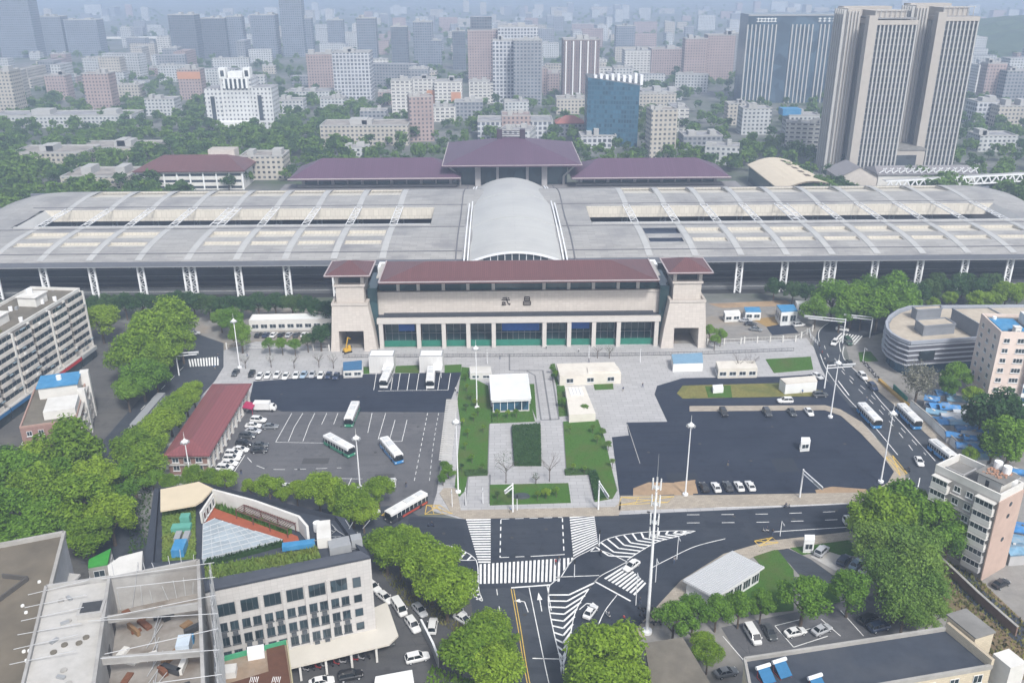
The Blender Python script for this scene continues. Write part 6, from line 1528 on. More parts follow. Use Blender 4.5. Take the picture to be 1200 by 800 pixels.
for _ in range(6000):
    y=520*math.exp(rn.random()*1.75); x=rn.uniform(-.72,.72)*y
    sz=rn.choice(SZ); r_=max(sz[0],sz[1])*.62
    q=(x-0)/y
    # leave the wooded quarter around the stepped hotel mostly green
    woods=(-.62<q<-.16 and 560<y<900)
    if woods and rn.random()<.96: continue
    if any((x-a)**2+(y-b)**2<(r_+c)**2 for a,b,c in taken): continue
    taken.append((x,y,r_*.85)); BLOCKPOS.append((x,y,r_)); k,w=kinds[int(rn.random()**1.3*5)]
    ang=rn.choice((0,0,0,R(90),R(8),R(-12)))+rn.uniform(-.06,.06)
    if cnt<210:
        o=bpy.data.objects.new('city_block',proto(k,sz)); COL.objects.link(o); o.location=(x,y,0); o.rotation_euler=(0,0,ang)
        side='left of the far hall' if x<-130 else ('right of the far hall' if x>150 else 'directly behind the far hall')
        form='long low' if sz[2]<14 and sz[0]>30 else ('small low' if sz[2]<14 else ('taller' if sz[2]>24 else 'mid-rise'))
        dist='near the tracks' if y<800 else ('in the middle distance' if y<1300 else 'deep in the haze')
        tag(o,f'{form} {w} city block {dist}, {side}','city block',f'{form} {w} blocks {dist} {side}')
    else:
        me=proto(k,sz)
    cnt+=1
    if cnt>240: break
# far mass of housing that reads as one texture in the haze
def citymass(name,mat,seed,n,y0,y1):
    r2=random.Random(seed); m=MB()
    for _ in range(n):
        y=y0*math.exp(r2.random()*math.log(y1/y0)); x=r2.uniform(-.75,.75)*y; w_,d_=r2.uniform(14,50),r2.uniform(10,18); h_=r2.choice((10,14,18,20,24,30,26))
        if any((x-a)**2+(y-b)**2<(w_*.5+c)**2 for a,b,c in taken): continue
        m.cbox((x,y,0),(w_,d_,h_),r2.choice((0,0,.15,-.2,1.57)))
    tag(m.build(name,mat),kind='stuff')
citymass('distant_housing',fac('white'),1,130,1000,3000); citymass('distant_housing',fac('grey'),2,120,1000,3000); citymass('distant_housing',fac('pink'),3,70,1000,3000); citymass('distant_housing',fac('cream'),4,90,1000,3000)
# ================================================================== vehicles
def carpaint(name,col):
    if name in MC: return MC[name]
    k=NT(name); k.b.inputs['Base Color'].default_value=(*col,1); k.b.inputs['Roughness'].default_value=.32; k.b.inputs['Coat Weight'].default_value=.6; k.b.inputs['Coat Roughness'].default_value=.08
    f=k.noise(k.pos(),1.2,4); k.l(k.mix(k.math('MULTIPLY',k.ramp(f,.45,.75),.25),tuple(col),tuple(c*.75+.01 for c in col)),k.b.inputs['Base Color']); MC[name]=k.m; return k.m
CARC={'white':(.70,.70,.69),'silver':(.42,.43,.45),'grey':(.16,.17,.18),'dark grey':(.06,.065,.07),'black':(.018,.018,.02),'dark blue':(.025,.04,.085),'pale blue':(.30,.40,.50),'green':(.04,.09,.06)}
CARGLASS=MG('car_glass',(.012,.016,.02),.06,.2,1.)
LAMP=M('headlamp_lens',(.75,.75,.72),.15,.05,3); RIMM=M('wheel_rim',(.42,.43,.44),.35,.1,3); TAIL=M('tail_lamp',(.30,.02,.02),.25,.1,3)
def loft(m,st):
    rings=[]
    for (x,zb,zm,zt,w,wt) in st:
        rings.append([(x,-w*.9,zb),(x,-w,(zb+zm)/2),(x,-w,zm),(x,-wt,zt),(x,wt,zt),(x,w,zm),(x,w,(zb+zm)/2),(x,w*.9,zb)])
    vs=[p for r in rings for p in r]; n=8; fs=[]
    for i in range(len(rings)-1):
        for j in range(n): fs.append((i*n+j,i*n+(j+1)%n,(i+1)*n+(j+1)%n,(i+1)*n+j))
    fs.append(tuple(range(n))); fs.append(tuple(reversed(range((len(rings)-1)*n,len(rings)*n))))
    m.add(vs,[f[::-1] for f in fs])
def frus(m,xb0,xb1,wb,zb,xt0,xt1,wt,zt):
    m.add([(xb0,-wb,zb),(xb1,-wb,zb),(xb1,wb,zb),(xb0,wb,zb),(xt0,-wt,zt),(xt1,-wt,zt),(xt1,wt,zt),(xt0,wt,zt)],[(4,5,6,7),(0,1,5,4),(1,2,6,5),(2,3,7,6),(3,0,4,7)])
CST={
 'sedan':dict(st=[(-2.3,.45,.68,.9,.70,.6),(-2.1,.3,.75,1.0,.86,.74),(-1.3,.26,.78,1.02,.9,.79),(0,.25,.78,1.0,.9,.8),(1.0,.25,.75,.97,.9,.78),(1.8,.28,.68,.84,.87,.72),(2.3,.42,.58,.68,.7,.6)],cab=(-1.75,1.05,.76,.98,-1.15,.2,.6,1.45),wx=1.38),
 'suv':dict(st=[(-2.3,.5,.85,1.05,.78,.7),(-2.15,.34,.9,1.12,.92,.8),(-1.2,.3,.9,1.12,.94,.84),(0,.3,.9,1.1,.94,.84),(1.0,.3,.86,1.08,.94,.82),(1.85,.34,.8,.98,.9,.76),(2.3,.46,.7,.82,.76,.66)],cab=(-2.2,1.05,.82,1.1,-1.85,.35,.68,1.72),wx=1.42),
 'van':dict(st=[(-2.6,.45,1.0,1.2,.82,.78),(-2.5,.32,1.0,1.25,.93,.88),(-1.2,.3,1.0,1.25,.94,.9),(0,.3,1.0,1.25,.94,.9),(1.4,.3,.98,1.22,.94,.88),(2.2,.34,.85,1.02,.9,.78),(2.55,.45,.7,.85,.78,.68)],cab=(-2.5,2.0,.88,1.23,-2.4,1.25,.78,1.98),wx=1.65),
}
VM={}
def car_meshes(kind,colr):
    key=(kind,colr)
    if key in VM: return VM[key]
    c=CST[kind]; m=MB(); loft(m,c['st']); xb0,xb1,wb,zb,xt0,xt1,wt,zt=c['cab']
    m.box(xt0-.02,xt1+.02,-wt-.015,wt+.015,zt+.003,zt+.05)
    for sy in (-1,1):
        m.bar((xb1,sy*wb,zb),(xt1,sy*wt,zt),.07); m.bar((xb0,sy*wb,zb),(xt0,sy*wt,zt),.09)
        xm=(xb0+xb1)/2-.1; m.bar((xm,sy*(wb+.012),zb),((xt0+xt1)/2,sy*(wt+.012),zt),.08,.05)
        m.cbox((xb1-.35,sy*(wb+.2),zb),(.14,.2,.14))
    body=m.build('body',carpaint('paint_'+colr.replace(' ','_'),CARC[colr])).data
    m=MB(); frus(m,*c['cab']); gl=m.build('window',CARGLASS).data
    m=MB(); m.mat(0).tube((0,-.11,0),(0,.11,0),.335,.335,14); m.mat(1).tube((0,-.125,0),(0,.125,0),.19,.19,10); wh=m.build('wheel',[BLACK,RIMM]).data
    x=c['st'][-2][0]+.18; z=c['st'][-2][2]; m=MB(); m.cbox((0,0,-.07),(.3,.34,.13)); hl=m.build('headlight',LAMP).data
    m=MB(); m.cbox((0,0,-.07),(.14,.3,.14)); tl=m.build('tail_light',TAIL).data
    for n_ in ('body','window','wheel','headlight','tail_light'):
        for o in [o for o in COL.objects if o.parent is None and o.name.split('.')[0]==n_]: bpy.data.objects.remove(o)
    VM[key]=(body,gl,wh,hl,tl,c,x,z); return VM[key]
def car(px,py,colr,head,label,kind='sedan',z=.06,group=None,name='parked_car'):
    p=G(px,py,.5); 
    if isinstance(head,tuple): a,b=G(*head[0]),G(*head[1]); rz=math.atan2(b.y-a.y,b.x-a.x)
    else: rz=R(head)
    t=thing(name,label,'van' if kind=='van' else 'car',(p.x,p.y,z),rz,group)
    body,gl,wh,hl,tl,c,x,zz=car_meshes(kind,colr)
    inst('body',body,t); inst('window',gl,t)
    for sx in (-1,1):
        for sy in (-1,1): inst('wheel',wh,t,(sx*c['wx'],sy*.8,.335))
    for sy in (-1,1): inst('headlight',hl,t,(x,sy*.58,zz+.02)); inst('tail_light',tl,t,(c['st'][0][0]+.1,sy*.55,c['st'][0][2]+.1))
    return t
rn=random.Random(8)
row=[(276,437,'dark grey'),(295,438,'black'),(304.5,441,'white'),(314,440,'white'),(325,439.5,'white'),(335,441,'white'),(347,440,'white'),(356,439.5,'pale blue'),(366,439,'silver'),(376,440,'white'),(385,440,'dark blue'),(394,441,'dark blue')]
for i,(x,y,c) in enumerate(row): car(x,y,c,268+rn.uniform(-3,3),f'{c} car, {WORDS[i]} from the west road, below the thin street trees',group='cars parked along the north kerb of the coach park')
side=[(303,492.5,'white','suv'),(297,499,'white','sedan'),(297,505,'silver','sedan'),(290,511,'dark grey','suv'),(286,520,'black','suv'),(282,527,'white','sedan'),(274,532,'white','suv'),(272,537.5,'white','suv'),(269,543,'white','sedan'),(264,549,'white','suv')]
for i,(x,y,c,k) in enumerate(side): car(x,y,c,-6+rn.uniform(-4,4),f'{c} car, {WORDS[i]} below the box truck beside the red-roofed hall',k,group='cars nosed out from the red-roofed hall')
for x,y,c,l in ((317,500,'grey','grey car parked in front of the row below the box truck'),(305,522,'dark grey','dark car parked second in front of the row, behind another dark car'),(304,528,'black','black car with pale bonnet parked out from the red-roofed hall row')): car(x,y,c,2,l)
for i,(x,y,c) in enumerate([(825,571,'black'),(839,571,'white'),(853,570,'dark grey'),(866,570,'white'),(879,569.5,'white')]): car(x,y,c,93,f'{c} car, {WORDS[i]} from the left at the south edge of the dark car park',group='cars at the south edge of the dark car park')
for i,(x,y,c) in enumerate([(848,484,'black'),(899,484,'dark grey'),(928,483.5,'dark grey'),(948,483,'white')]): car(x,y,c,272,f'{c} car, {WORDS[i]} from the left below the beige strip of the dark car park','suv' if i<2 else 'sedan',group='cars at the north edge of the dark car park')
car(920,470,'white',180,'white van-like car driving between the grass island and the beige strip','suv',name='moving_car'); car(961,463,'dark grey',5,'dark pickup-like car leaving the grass island road by the cream kiosk','suv',name='moving_car')
for x,y,c,h,k,l in [(957.5,441,'white',((950,437),(965,445)),'sedan','white car beside the cream bus kiosk'),(978,402,'white',((982,398),(974,408)),'suv','white car entering the bend of the curving road'),(994,401,'green',((990,396),(998,406)),'van','dark green van in the bend beside the zebra crossing'),(987,386,'white',((980,385),(995,387)),'sedan','white car beyond the zebra crossing under the trees'),(974,427,'black',((970,420),(979,434)),'sedan','black car on the left lane just below the bend'),(996,426,'dark grey',((990,418),(1002,434)),'sedan','dark car at the right kerb just below the bend'),(1011,441.5,'white',((1003,434),(1018,449)),'suv','white car at the right kerb below the bend'),(1023,454,'dark blue',((1015,446),(1031,462)),'suv','dark blue car behind the white one at the right kerb of the curving road'),(1077,541,'white',((1073,533),(1082,550)),'sedan','white car driving down the curving road near the yellow grid'),(1001,611.5,'white',((990,612),(1012,611)),'van','white van half hidden by the trees on the station street')]:
    car(x,y,c,h,l,k,name='moving_car')
for x,y,c,h,k,l in [(740,663,'white',((752,655),(729,672)),'sedan','white car crossing the diagonal zebra crossing'),(692,717,'white',((684,727),(699,706)),'sedan','white car waiting next to the turn arrow on the slip road')]: car(x,y,c,h,l,k,name='moving_car')
for x,y,c,h,k,l in [(963,646,'silver',((957,652),(970,640)),'suv','silver car nearest the guard booth on the small concrete apron'),(989,657,'dark blue',((983,664),(996,651)),'suv','dark blue car in the middle of the small concrete apron'),(1003,661,'pale blue',((998,667),(1009,655)),'sedan','pale blue car beside the dark blue one on the small concrete apron'),(1017,668,'white',((1008,672),(1026,664)),'sedan','white car under the big trees past the small concrete apron'),
    (882,745,'white',((874,732),(890,758)),'van','white minibus parked in the lower right yard'),(902,741,'dark grey',((897,732),(908,751)),'sedan','dark saloon next to the white minibus in the lower right yard'),(932,741,'white',((918,744),(946,737)),'sedan','white saloon alone in a marked bay of the lower right yard'),(963,738,'silver',((954,742),(972,734)),'sedan','silver saloon in the middle bay of the lower right yard'),(1018,726,'black',((1004,732),(1032,721)),'suv','black car nearest the trees in the lower right yard'),(1030,735,'dark blue',((1015,739),(1045,731)),'suv','dark blue car in front of the black one in the lower right yard'),(851,788,'grey',((841,790),(862,785)),'sedan','grey car cut off by the cream building in the gap at the bottom edge'),
    (1187,651,'white',((1181,645),(1193,657)),'suv','white car in the lane behind the corner flats'),(1173,684,'black',((1165,688),(1182,680)),'sedan','black car at the foot of the bare gable'),
    (437,687,'white',((430,681),(445,693)),'sedan','white saloon furthest up the lane beside the office'),(451,700,'white',((443,693),(460,707)),'sedan','white saloon with black sunroof second down the lane beside the office'),(468,713,'white',((463,706),(473,721)),'van','small white minivan in the lane beside the office'),(484,733,'white',((477,723),(491,743)),'suv','white pickup-like car opposite the glass screen in the lane'),(507,734,'white',((506,742),(508,727)),'suv','white car facing out beside the glass screen under the trees'),(543,726,'white',((536,721),(551,730)),'sedan','white car parked under the trees beside the south road'),(536,716,'silver',((529,711),(543,721)),'sedan','silver car half hidden by leaves beside the south road'),(492,715,'silver',((487,709),(497,721)),'sedan','silver car tucked below the tree row beside the lane'),(456,748,'dark grey',((454,739),(458,758)),'suv','dark grey car at the corner of the cream street canopy'),(489,771,'white',((476,774),(502,768)),'suv','white car with black roof turning at the bottom of the lane'),(411,792,'black',((396,795),(426,789)),'suv','black car at the bottom edge below the street canopy'),(377,799,'white',((362,802),(391,796)),'sedan','white car cut by the bottom edge below the street canopy'),
    (35,517,'white',((30,520),(41,513)),'sedan','white car at the foot of the long apartment block'),(335,571,'white',0,'sedan','white car half hidden behind the tree row south of the coach park'),(436,597,'white',((430,594),(442,600)),'sedan','white car behind the tree by the coach park exit'),(460,566,'white',((460,572),(460,560)),'sedan','white car by the south gate of the coach park'),
    (227,391,'white',20,'sedan','white car where the west road meets the station yard'),(214,391,'dark grey',10,'suv','dark car where the west road meets the station yard'),
    (930,376,'white',((922,377),(938,375)),'suv','white car upper of two beside the construction yard railings'),(936,381,'white',((928,382),(944,380)),'suv','white car lower of two beside the construction yard railings'),(880,380,'black',-20,'sedan','black car left of the ochre matting in the construction yard'),(886,386,'grey',-20,'sedan','grey car below the ochre matting in the construction yard'),(874,376,'silver',-20,'sedan','silver car at the top of the construction yard parking')]:
    car(x,y,c,h,l,k)
for i,c in enumerate(['black','dark blue','white','black','silver','dark grey','white']): car(303+i*9,392.5,c,80,f'{c} car, {WORDS[i]} from the west in the row under the long white station shed',group='cars below the station shed')
# box truck
def truck():
    p=G(312,481,0); t=thing('box_truck','small white box truck parked beside the magenta awning','truck',(p.x,p.y,.05),R(-3))
    m=MB(); m.box(-3.4,1.3,-1.1,1.1,.75,2.9); 
    for k in range(6): m.box(-3.3+k*.8,-3.25+k*.8,-1.13,-1.1,.8,2.85)
    m.build('cargo_box',M('truck_white',(.68,.68,.67),.5,.06,1),t)
    m=MB(); loft(m,[(1.4,.5,1.3,2.1,.95,.8),(2.2,.45,1.3,2.15,.98,.84),(2.9,.45,1.2,1.5,.95,.86),(3.05,.5,1.0,1.15,.9,.84)]); m.build('cab',M('truck_white',(.7,.7,.7)),t)
    m=MB(); m.quad((2.93,-.8,1.45),(2.93,.8,1.45),(2.32,.7,2.1),(2.32,-.7,2.1)); m.build('windshield',CARGLASS,t)
    m=MB(); m.box(-3.4,2.9,-.5,.5,.45,.72); m.build('chassis',DARKM,t)
    for x in (-2.3,2.1):
        for sy in (-1,1): m=MB(); m.tube((x,sy*.78,.4),(x,sy*1.02,.4),.4,.4,14); m.build('wheel',BLACK,t)
truck()
def bus(a,b,roofc,low,label,L=11.2,win=(.02,.024,.03),name='city_bus',split=None):
    A,B=G(*a,.3),G(*b,.3); d=B-A; rz=math.atan2(d.y,d.x); c=(A+B)/2; t=thing(name,label,'bus',(c.x,c.y,.05),rz,'buses'); h=3.1; w=1.27
    def rbox(m,x0,x1,ww,z0,z1,r=.18):
        q=[(x0+r,-ww),(x1-r*.6,-ww),(x1,-ww+r),(x1,ww-r),(x1-r*.6,ww),(x0+r,ww),(x0,ww-r),(x0,-ww+r)]; m.prism(q,z0,z1,True,True)
    m=MB(); rbox(m,-L/2,L/2,w,.35,1.25); m.build('lower_body',carpaint('bus_'+low[0],low[1]),t)
    m=MB(); rbox(m,-L/2+.03,L/2-.03,w-.02,1.252,2.35); m.build('window',MG('bus_glass',(.014,.02,.025),.1,.3,.6),t)
    m=MB(); rbox(m,-L/2,L/2,w,2.352,h-.12); rbox(m,-L/2+.15,L/2-.15,w-.14,h-.117,h); m.build('roof',carpaint('bus_roof_'+roofc[0],roofc[1]),t)
    m=MB()
    for k in range(8):
        x=-L/2+.9+k*(L-1.4)/8
        for sy in (-1,1): m.box(x-.05,x+.05,sy*w-.015,sy*w+.015,1.25,2.36)
    m.build('window_posts',carpaint('bus_roof_'+roofc[0],roofc[1]),t)
    for ux,us in ((-.8,(2.6,1.5,.22)),(L/2-2.2,(.8,.8,.1)),(-L/2+1.9,(1.6,1.4,.16))): m=MB(); m.cbox((ux,0,h+.003),us); m.build('roof_unit',M('bus_roof_unit',(.55,.56,.56),.5,.08,1),t)
    m=MB(); m.box(L/2-.02,L/2+.025,-1.05,1.05,1.2,2.6); m.build('windshield',CARGLASS,t)
    m=MB(); m.box(L/2-.02,L/2+.03,-.9,.9,2.65,2.9); m.build('destination_board',BLACK,t)
    for x in (-L/2+2.6,L/2-2.4):
        for sy in (-1,1): m=MB(); m.tube((x,sy*1.0,.48),(x,sy*1.285,.48),.48,.48,14); m.build('wheel',BLACK,t)
    for sy in (-1,1): m=MB(); m.cbox((L/2+.01,sy*.95,.7),(.06,.35,.2)); m.build('headlight',LAMP,t)
    if split: m=MB(); m.box(-L/2+.4,L/2-3.5,-w-.012,-w-.002,.45,1.0); m.box(-L/2+.4,L/2-3.5,w+.002,w+.012,.45,1.0); m.build('side_stripe',carpaint('bus_'+split[0],split[1]),t)
    return t
WB=('white',(.70,.70,.69)); BLUEB=('sky_blue',(.04,.22,.50)); GRB=('green',(.03,.22,.13)); BLK=('black',(.03,.03,.035)); RED=('red',(.42,.06,.03))
bus((458,436),(449,456),WB,('white',(.70,.70,.69)),'white coach parked left in the head bays of the coach park')
bus((506,437),(504,456),WB,('white',(.70,.70,.69)),'white coach parked right in the head bays of the coach park')
bus((418,478),(408,502),WB,GRB,'white and green bus heading down the middle of the coach park')
bus((383,518),(413,535),WB,GRB,'white roofed bus with green skirt, lowest left in the coach park')
bus((451,523),(467,542),WB,BLUEB,'white and blue bus lowest right in the coach park')
bus((498,587),(455,612),WB,BLK,'white roofed bus with black and red sides turning out of the coach park',12.,split=RED)
bus((1008,481),(1028,502),WB,BLUEB,'blue and white bus on the inner lane of the curving road')
bus((1052,480),(1077,505),WB,BLUEB,'blue and white bus at the outer kerb beside the white wall')
bus((1094,527),(1112,541),WB,BLUEB,'blue and white bus half hidden by the corner flats',9)
# ================================================================== street furniture
def mast(b,tp,label):
    p=G(*b); h=max(13,GY(tp[0],tp[1],p.y).z); t=thing('light_mast',label,'light mast',(p.x,p.y,.05),0,'tall white floodlight masts')
    m=MB(); m.tube((0,0,0),(0,0,h),.21,.11,12); m.tube((0,0,0),(0,0,.5),.7,.7,12); m.build('pole',WHITEM,t)
    m=MB(); m.tube((0,0,h-.15),(0,0,h+.1),0.8,0.8,20); m.tube((0,0,h+.1),(0,0,h+.7),.6,.2,16); m.tube((0,0,h+.7),(0,0,h+2.6),.06,.03,6); m.build('lamp_crown',WHITE,t)
    for k in range(8):
        a=k*math.pi/4; m=MB(); m.cbox((math.cos(a)*.95,math.sin(a)*.95,h-.4),(.42,.34,.24),a); m.build('floodlight',GREYM,t)
for b,tp,l in (((281,431),(272,376),'floodlight mast on the pavement left of the parked cars row'),((226,575),(217,517),'floodlight mast at the near end of the red-roofed hall'),((537,577),(534,494),'floodlight mast at the lawn edge beside the ramp strip'),((422,572),(418,513),'floodlight mast at the south edge of the coach park'),((559,478),(557,408),'floodlight mast beside the plaza pavilion'),((803,580),(805,498),'floodlight mast at the lower left corner of the dark car park'),((973,489),(981,425),'floodlight mast at the upper right corner of the dark car park'),((1032,565),(1045,484),'floodlight mast at the lower right corner of the dark car park')): mast(b,tp,l)
def telecom():
    p=G(758,741); t=thing('telecom_mast','tall white phone mast with three tiers of antennas on the near right pavement','mast',(p.x,p.y,.1)); h=35
    m=MB(); m.tube((0,0,0),(0,0,h-3),.36,.2,14); m.tube((0,0,0),(0,0,.6),1.0,1.0,14); m.build('pole',WHITEM,t)
    m=MB(); m.tube((0,0,h-3),(0,0,h+5),.07,.03,6); m.build('lightning_rod',GREYM,t)
    for z in (33,29.5,25.5,22.5):
        m=MB(); m.tube((0,0,z-.06),(0,0,z+.06),.6,.6,14)
        m.build('platform',WHITEM,t)
        for k in range(6):
            a=k*math.pi/3+.3; m=MB(); m.cbox((math.cos(a)*.85,math.sin(a)*.85,z-.2),(.15,.28,1.9),a); m.bar((0,0,z+.3),(math.cos(a)*.8,math.sin(a)*.8,z+.3),.06); m.build('antenna',WHITE,t)
    m=MB()
    for k in range(40): m.bar((.33-.004*k,-.25,1+k*.75),(.33-.004*k,.25,1+k*.75),.05)
    m.build('ladder',GREYM,t)
telecom()
def signpost(b,arm,label,h=8.,name='sign_gantry'):
    p=G(*b); t=thing(name,label,'sign gantry',(p.x,p.y,.1)); m=MB(); m.tube((0,0,0),(0,0,h),.22,.17,10); m.build('pole',WHITEM,t)
    for z,k in ((h-.3,1),(h-1.2,.9)): m=MB(); m.bar((0,0,z),(arm[0]*k,arm[1]*k,z+.1),.22); m.build('arm',WHITEM,t)
    m=MB(); m.bar((arm[0]*.55,arm[1]*.55,h-.7),(arm[0],arm[1],h-.6),.1,.6); m.build('sign_back',GREYM,t)
signpost((937,583),(2.0,-8),'white sign gantry reaching over the street from the south edge of the dark car park')
signpost((701,597),(1.5,-6.5),'white sign gantry by the lawn corner right of the junction')
signpost((601,600),(-2,-3),'white sign pole in front of the small front lawn',8)
signpost((987,402),(-13,4),'white signal gantry reaching over the bend of the curving road',9)
signpost((1019,396),(-9,3),'second white signal gantry further round the bend under the trees',8)
signpost((966,455),(9,1),'white portal sign beside the cream bus kiosk over the curving road',8)
signpost((210,440),(7,1),'white signal gantry over the west road crossing',8)
def pole(b,h,label,name='street_lamp',arm=1.6,az=-90):
    p=G(*b); t=thing(name,label,'street lamp' if name=='street_lamp' else 'signal',(p.x,p.y,.1),R(az),'slender white street poles' if name=='street_lamp' else 'traffic signals')
    m=MB(); m.tube((0,0,0),(0,0,h),.11,.07,8); m.build('pole',WHITEM,t); m=MB(); m.bar((0,0,h-.1),(arm,0,h+.15),.07); m.build('arm',WHITEM,t)
    m=MB(); m.cbox((arm,0,h-.0),(.7,.26,.12)) if name=='street_lamp' else (m.cbox((arm*.9,0,h-.5),(.3,.3,.9)),); m.build('lamp_head',GREYM if name=='street_lamp' else BLACK,t)
for b,h,l in (((530,594),5,'slender white lamp at the rounded pavement corner left of the lawns'),((546,592),5,'slender white lamp at the left foot of the lawn path'),((566,590),4.5,'slender white lamp left of the small front lawn'),((745,709),8,'slender white lamp beside the diagonal zebra crossing'),((768,682),6,'slender white lamp on the south-east pavement right of the phone mast'),((793,655),6,'slender white lamp beside the white pavilion'),((914,628),4,'orange-topped post by the driveway'),((1011,424),5,'slender white lamp by the small green lawn at the bend'),((690,421),5,'slender white lamp on the paving right of the long kiosk'),((750,425),5,'slender white lamp in front of the right half of the station'),((571,426),5,'slender white lamp in front of the left half of the station')): pole(b,h,l)
for b,l in (((539,657),'traffic signal at the left zebra crossing'),((554,684),'traffic signal at the corner of the wide zebra crossing'),((673,676),'traffic signal on the striped island by the slip road'),((702,640),'traffic signal beside the right zebra crossing'),((606,598),'traffic signal on the kerb in front of the small front lawn')): pole(b,4.2,l,'traffic_signal',.5)
def railing(name,label,px,h=1.3,step=3.,mat=WHITEM,post=.14,rails=(.4,1.2),cat='fence'):
    P=PP(*px); L=P[0].copy(); t=thing(name,label,cat,L); m=MB(Matrix.Translation(-L)); q=MB(Matrix.Translation(-L))
    for i in range(len(P)-1):
        ln=(P[i+1]-P[i]).length; n=max(1,int(ln/step))
        for k in range(n if i<len(P)-2 else n+1): p=P[i].lerp(P[i+1],k/n); q.cbox((p.x,p.y,0),(post,post,h+.15))
        for z in rails: m.bar((P[i].x,P[i].y,z*h),(P[i+1].x,P[i+1].y,z*h),.06,.1)
        for k in range(n*4): p=P[i].lerp(P[i+1],(k+.5)/(n*4)); m.bar((p.x,p.y,rails[0]*h),(p.x,p.y,rails[-1]*h),.035)
        v_=q
    for k in range(len(v_.f)//6):
        pm=MB(); pm.v=v_.v[k*8:k*8+8]; pm.f=[[i-k*8 for i in f] for f in v_.f[k*6:k*6+6]]; pm.mi=[0]*6; pm.build('post',mat,t) if k<100 else None
    m.build('rails',mat,t)
railing('yard_fence','white post fence in front of the hedge left of the left gate tower',[(266,409),(330,410),(386,411)],2.2,5,PLAST,.4,(.3,.9))
railing('yard_fence','white post fence right of the right gate tower along the construction yard',[(829,404),(868,403),(872,402),(932,400),(952,388)],2.2,4,PLAST,.4,(.3,.9))
railing('crowd_barrier','long dark crowd barrier crossing the paving in front of the station',[(402,419),(560,418),(730,417),(830,415),(930,411)],1.1,2,DARKM,.06,(.1,.95))
railing('lane_fence','white railing along the middle of the bending west road',[(150,508),(168,488),(184,469)],1.2,2.5)
railing('kerb_railing','white railing along the kerb of the right bend',[(958,404),(950,396),(948,388)],1.1,2)
def shelter():
    A,B=G(148,508),G(181,470); d=B-A; t=thing('bus_shelter','long glass roofed bus shelter beside the tree row on the west road','bus shelter',A+Vector((2.5,0,0)),math.atan2(d.y,d.x)); L=d.length
    m=MB(); m.box(0,L,-1.2,1.2,2.7,2.85); m.build('roof',GREYM,t)
    for k in range(6): m=MB(); m.bar((L*k/5,-1,0),(L*k/5,-1,2.7),.14); m.build('post',GREYM,t)
    for k in range(5): m=MB(); m.box(L*k/5+.4,L*(k+1)/5-.4,-1.05,-.98,.5,2.4); m.build('panel',M('pale_ad_panel',(.40,.43,.46),.4,.15,.5),t)
shelter()
def crane():
    p=G(407,413); t=thing('mini_crane','small yellow lifting machine in the left gate arch','machine',(p.x,p.y,.05),.6); YM=M('machine_yellow',(.55,.33,.03),.5,.12,1)
    m=MB(); m.box(-1.2,1.2,-.8,.8,.6,1.5); m.box(.2,1.1,-.7,.1,1.5,2.5); m.build('body',YM,t); m=MB(); m.bar((-.5,0,1.5),(.6,0,5.4),.28); m.bar((.6,0,5.4),(1.6,0,4.6),.2); m.build('boom',YM,t)
    for s in (-1,1): m=MB(); m.box(-1.4,1.4,s*.75-.2,s*.75+.2,0,.6); m.build('track',BLACK,t)
crane()
for i,(x,y) in enumerate(((725,573),(731,571),(728,576))): pass
def planter_stone(px,w,label):
    p=G(*px); t=tag(MB().tube((0,0,0),(0,0,.3),w*.5,w*.42,14).build('ornamental_stone',M('dark_slate_stone',(.05,.06,.065),.4,.2,1)),label,'stone'); t.location=(p.x,p.y,.12); t.scale=(1.4,.8,1.6)
planter_stone((611,582),3.2,'dark rounded stone on the small front lawn')
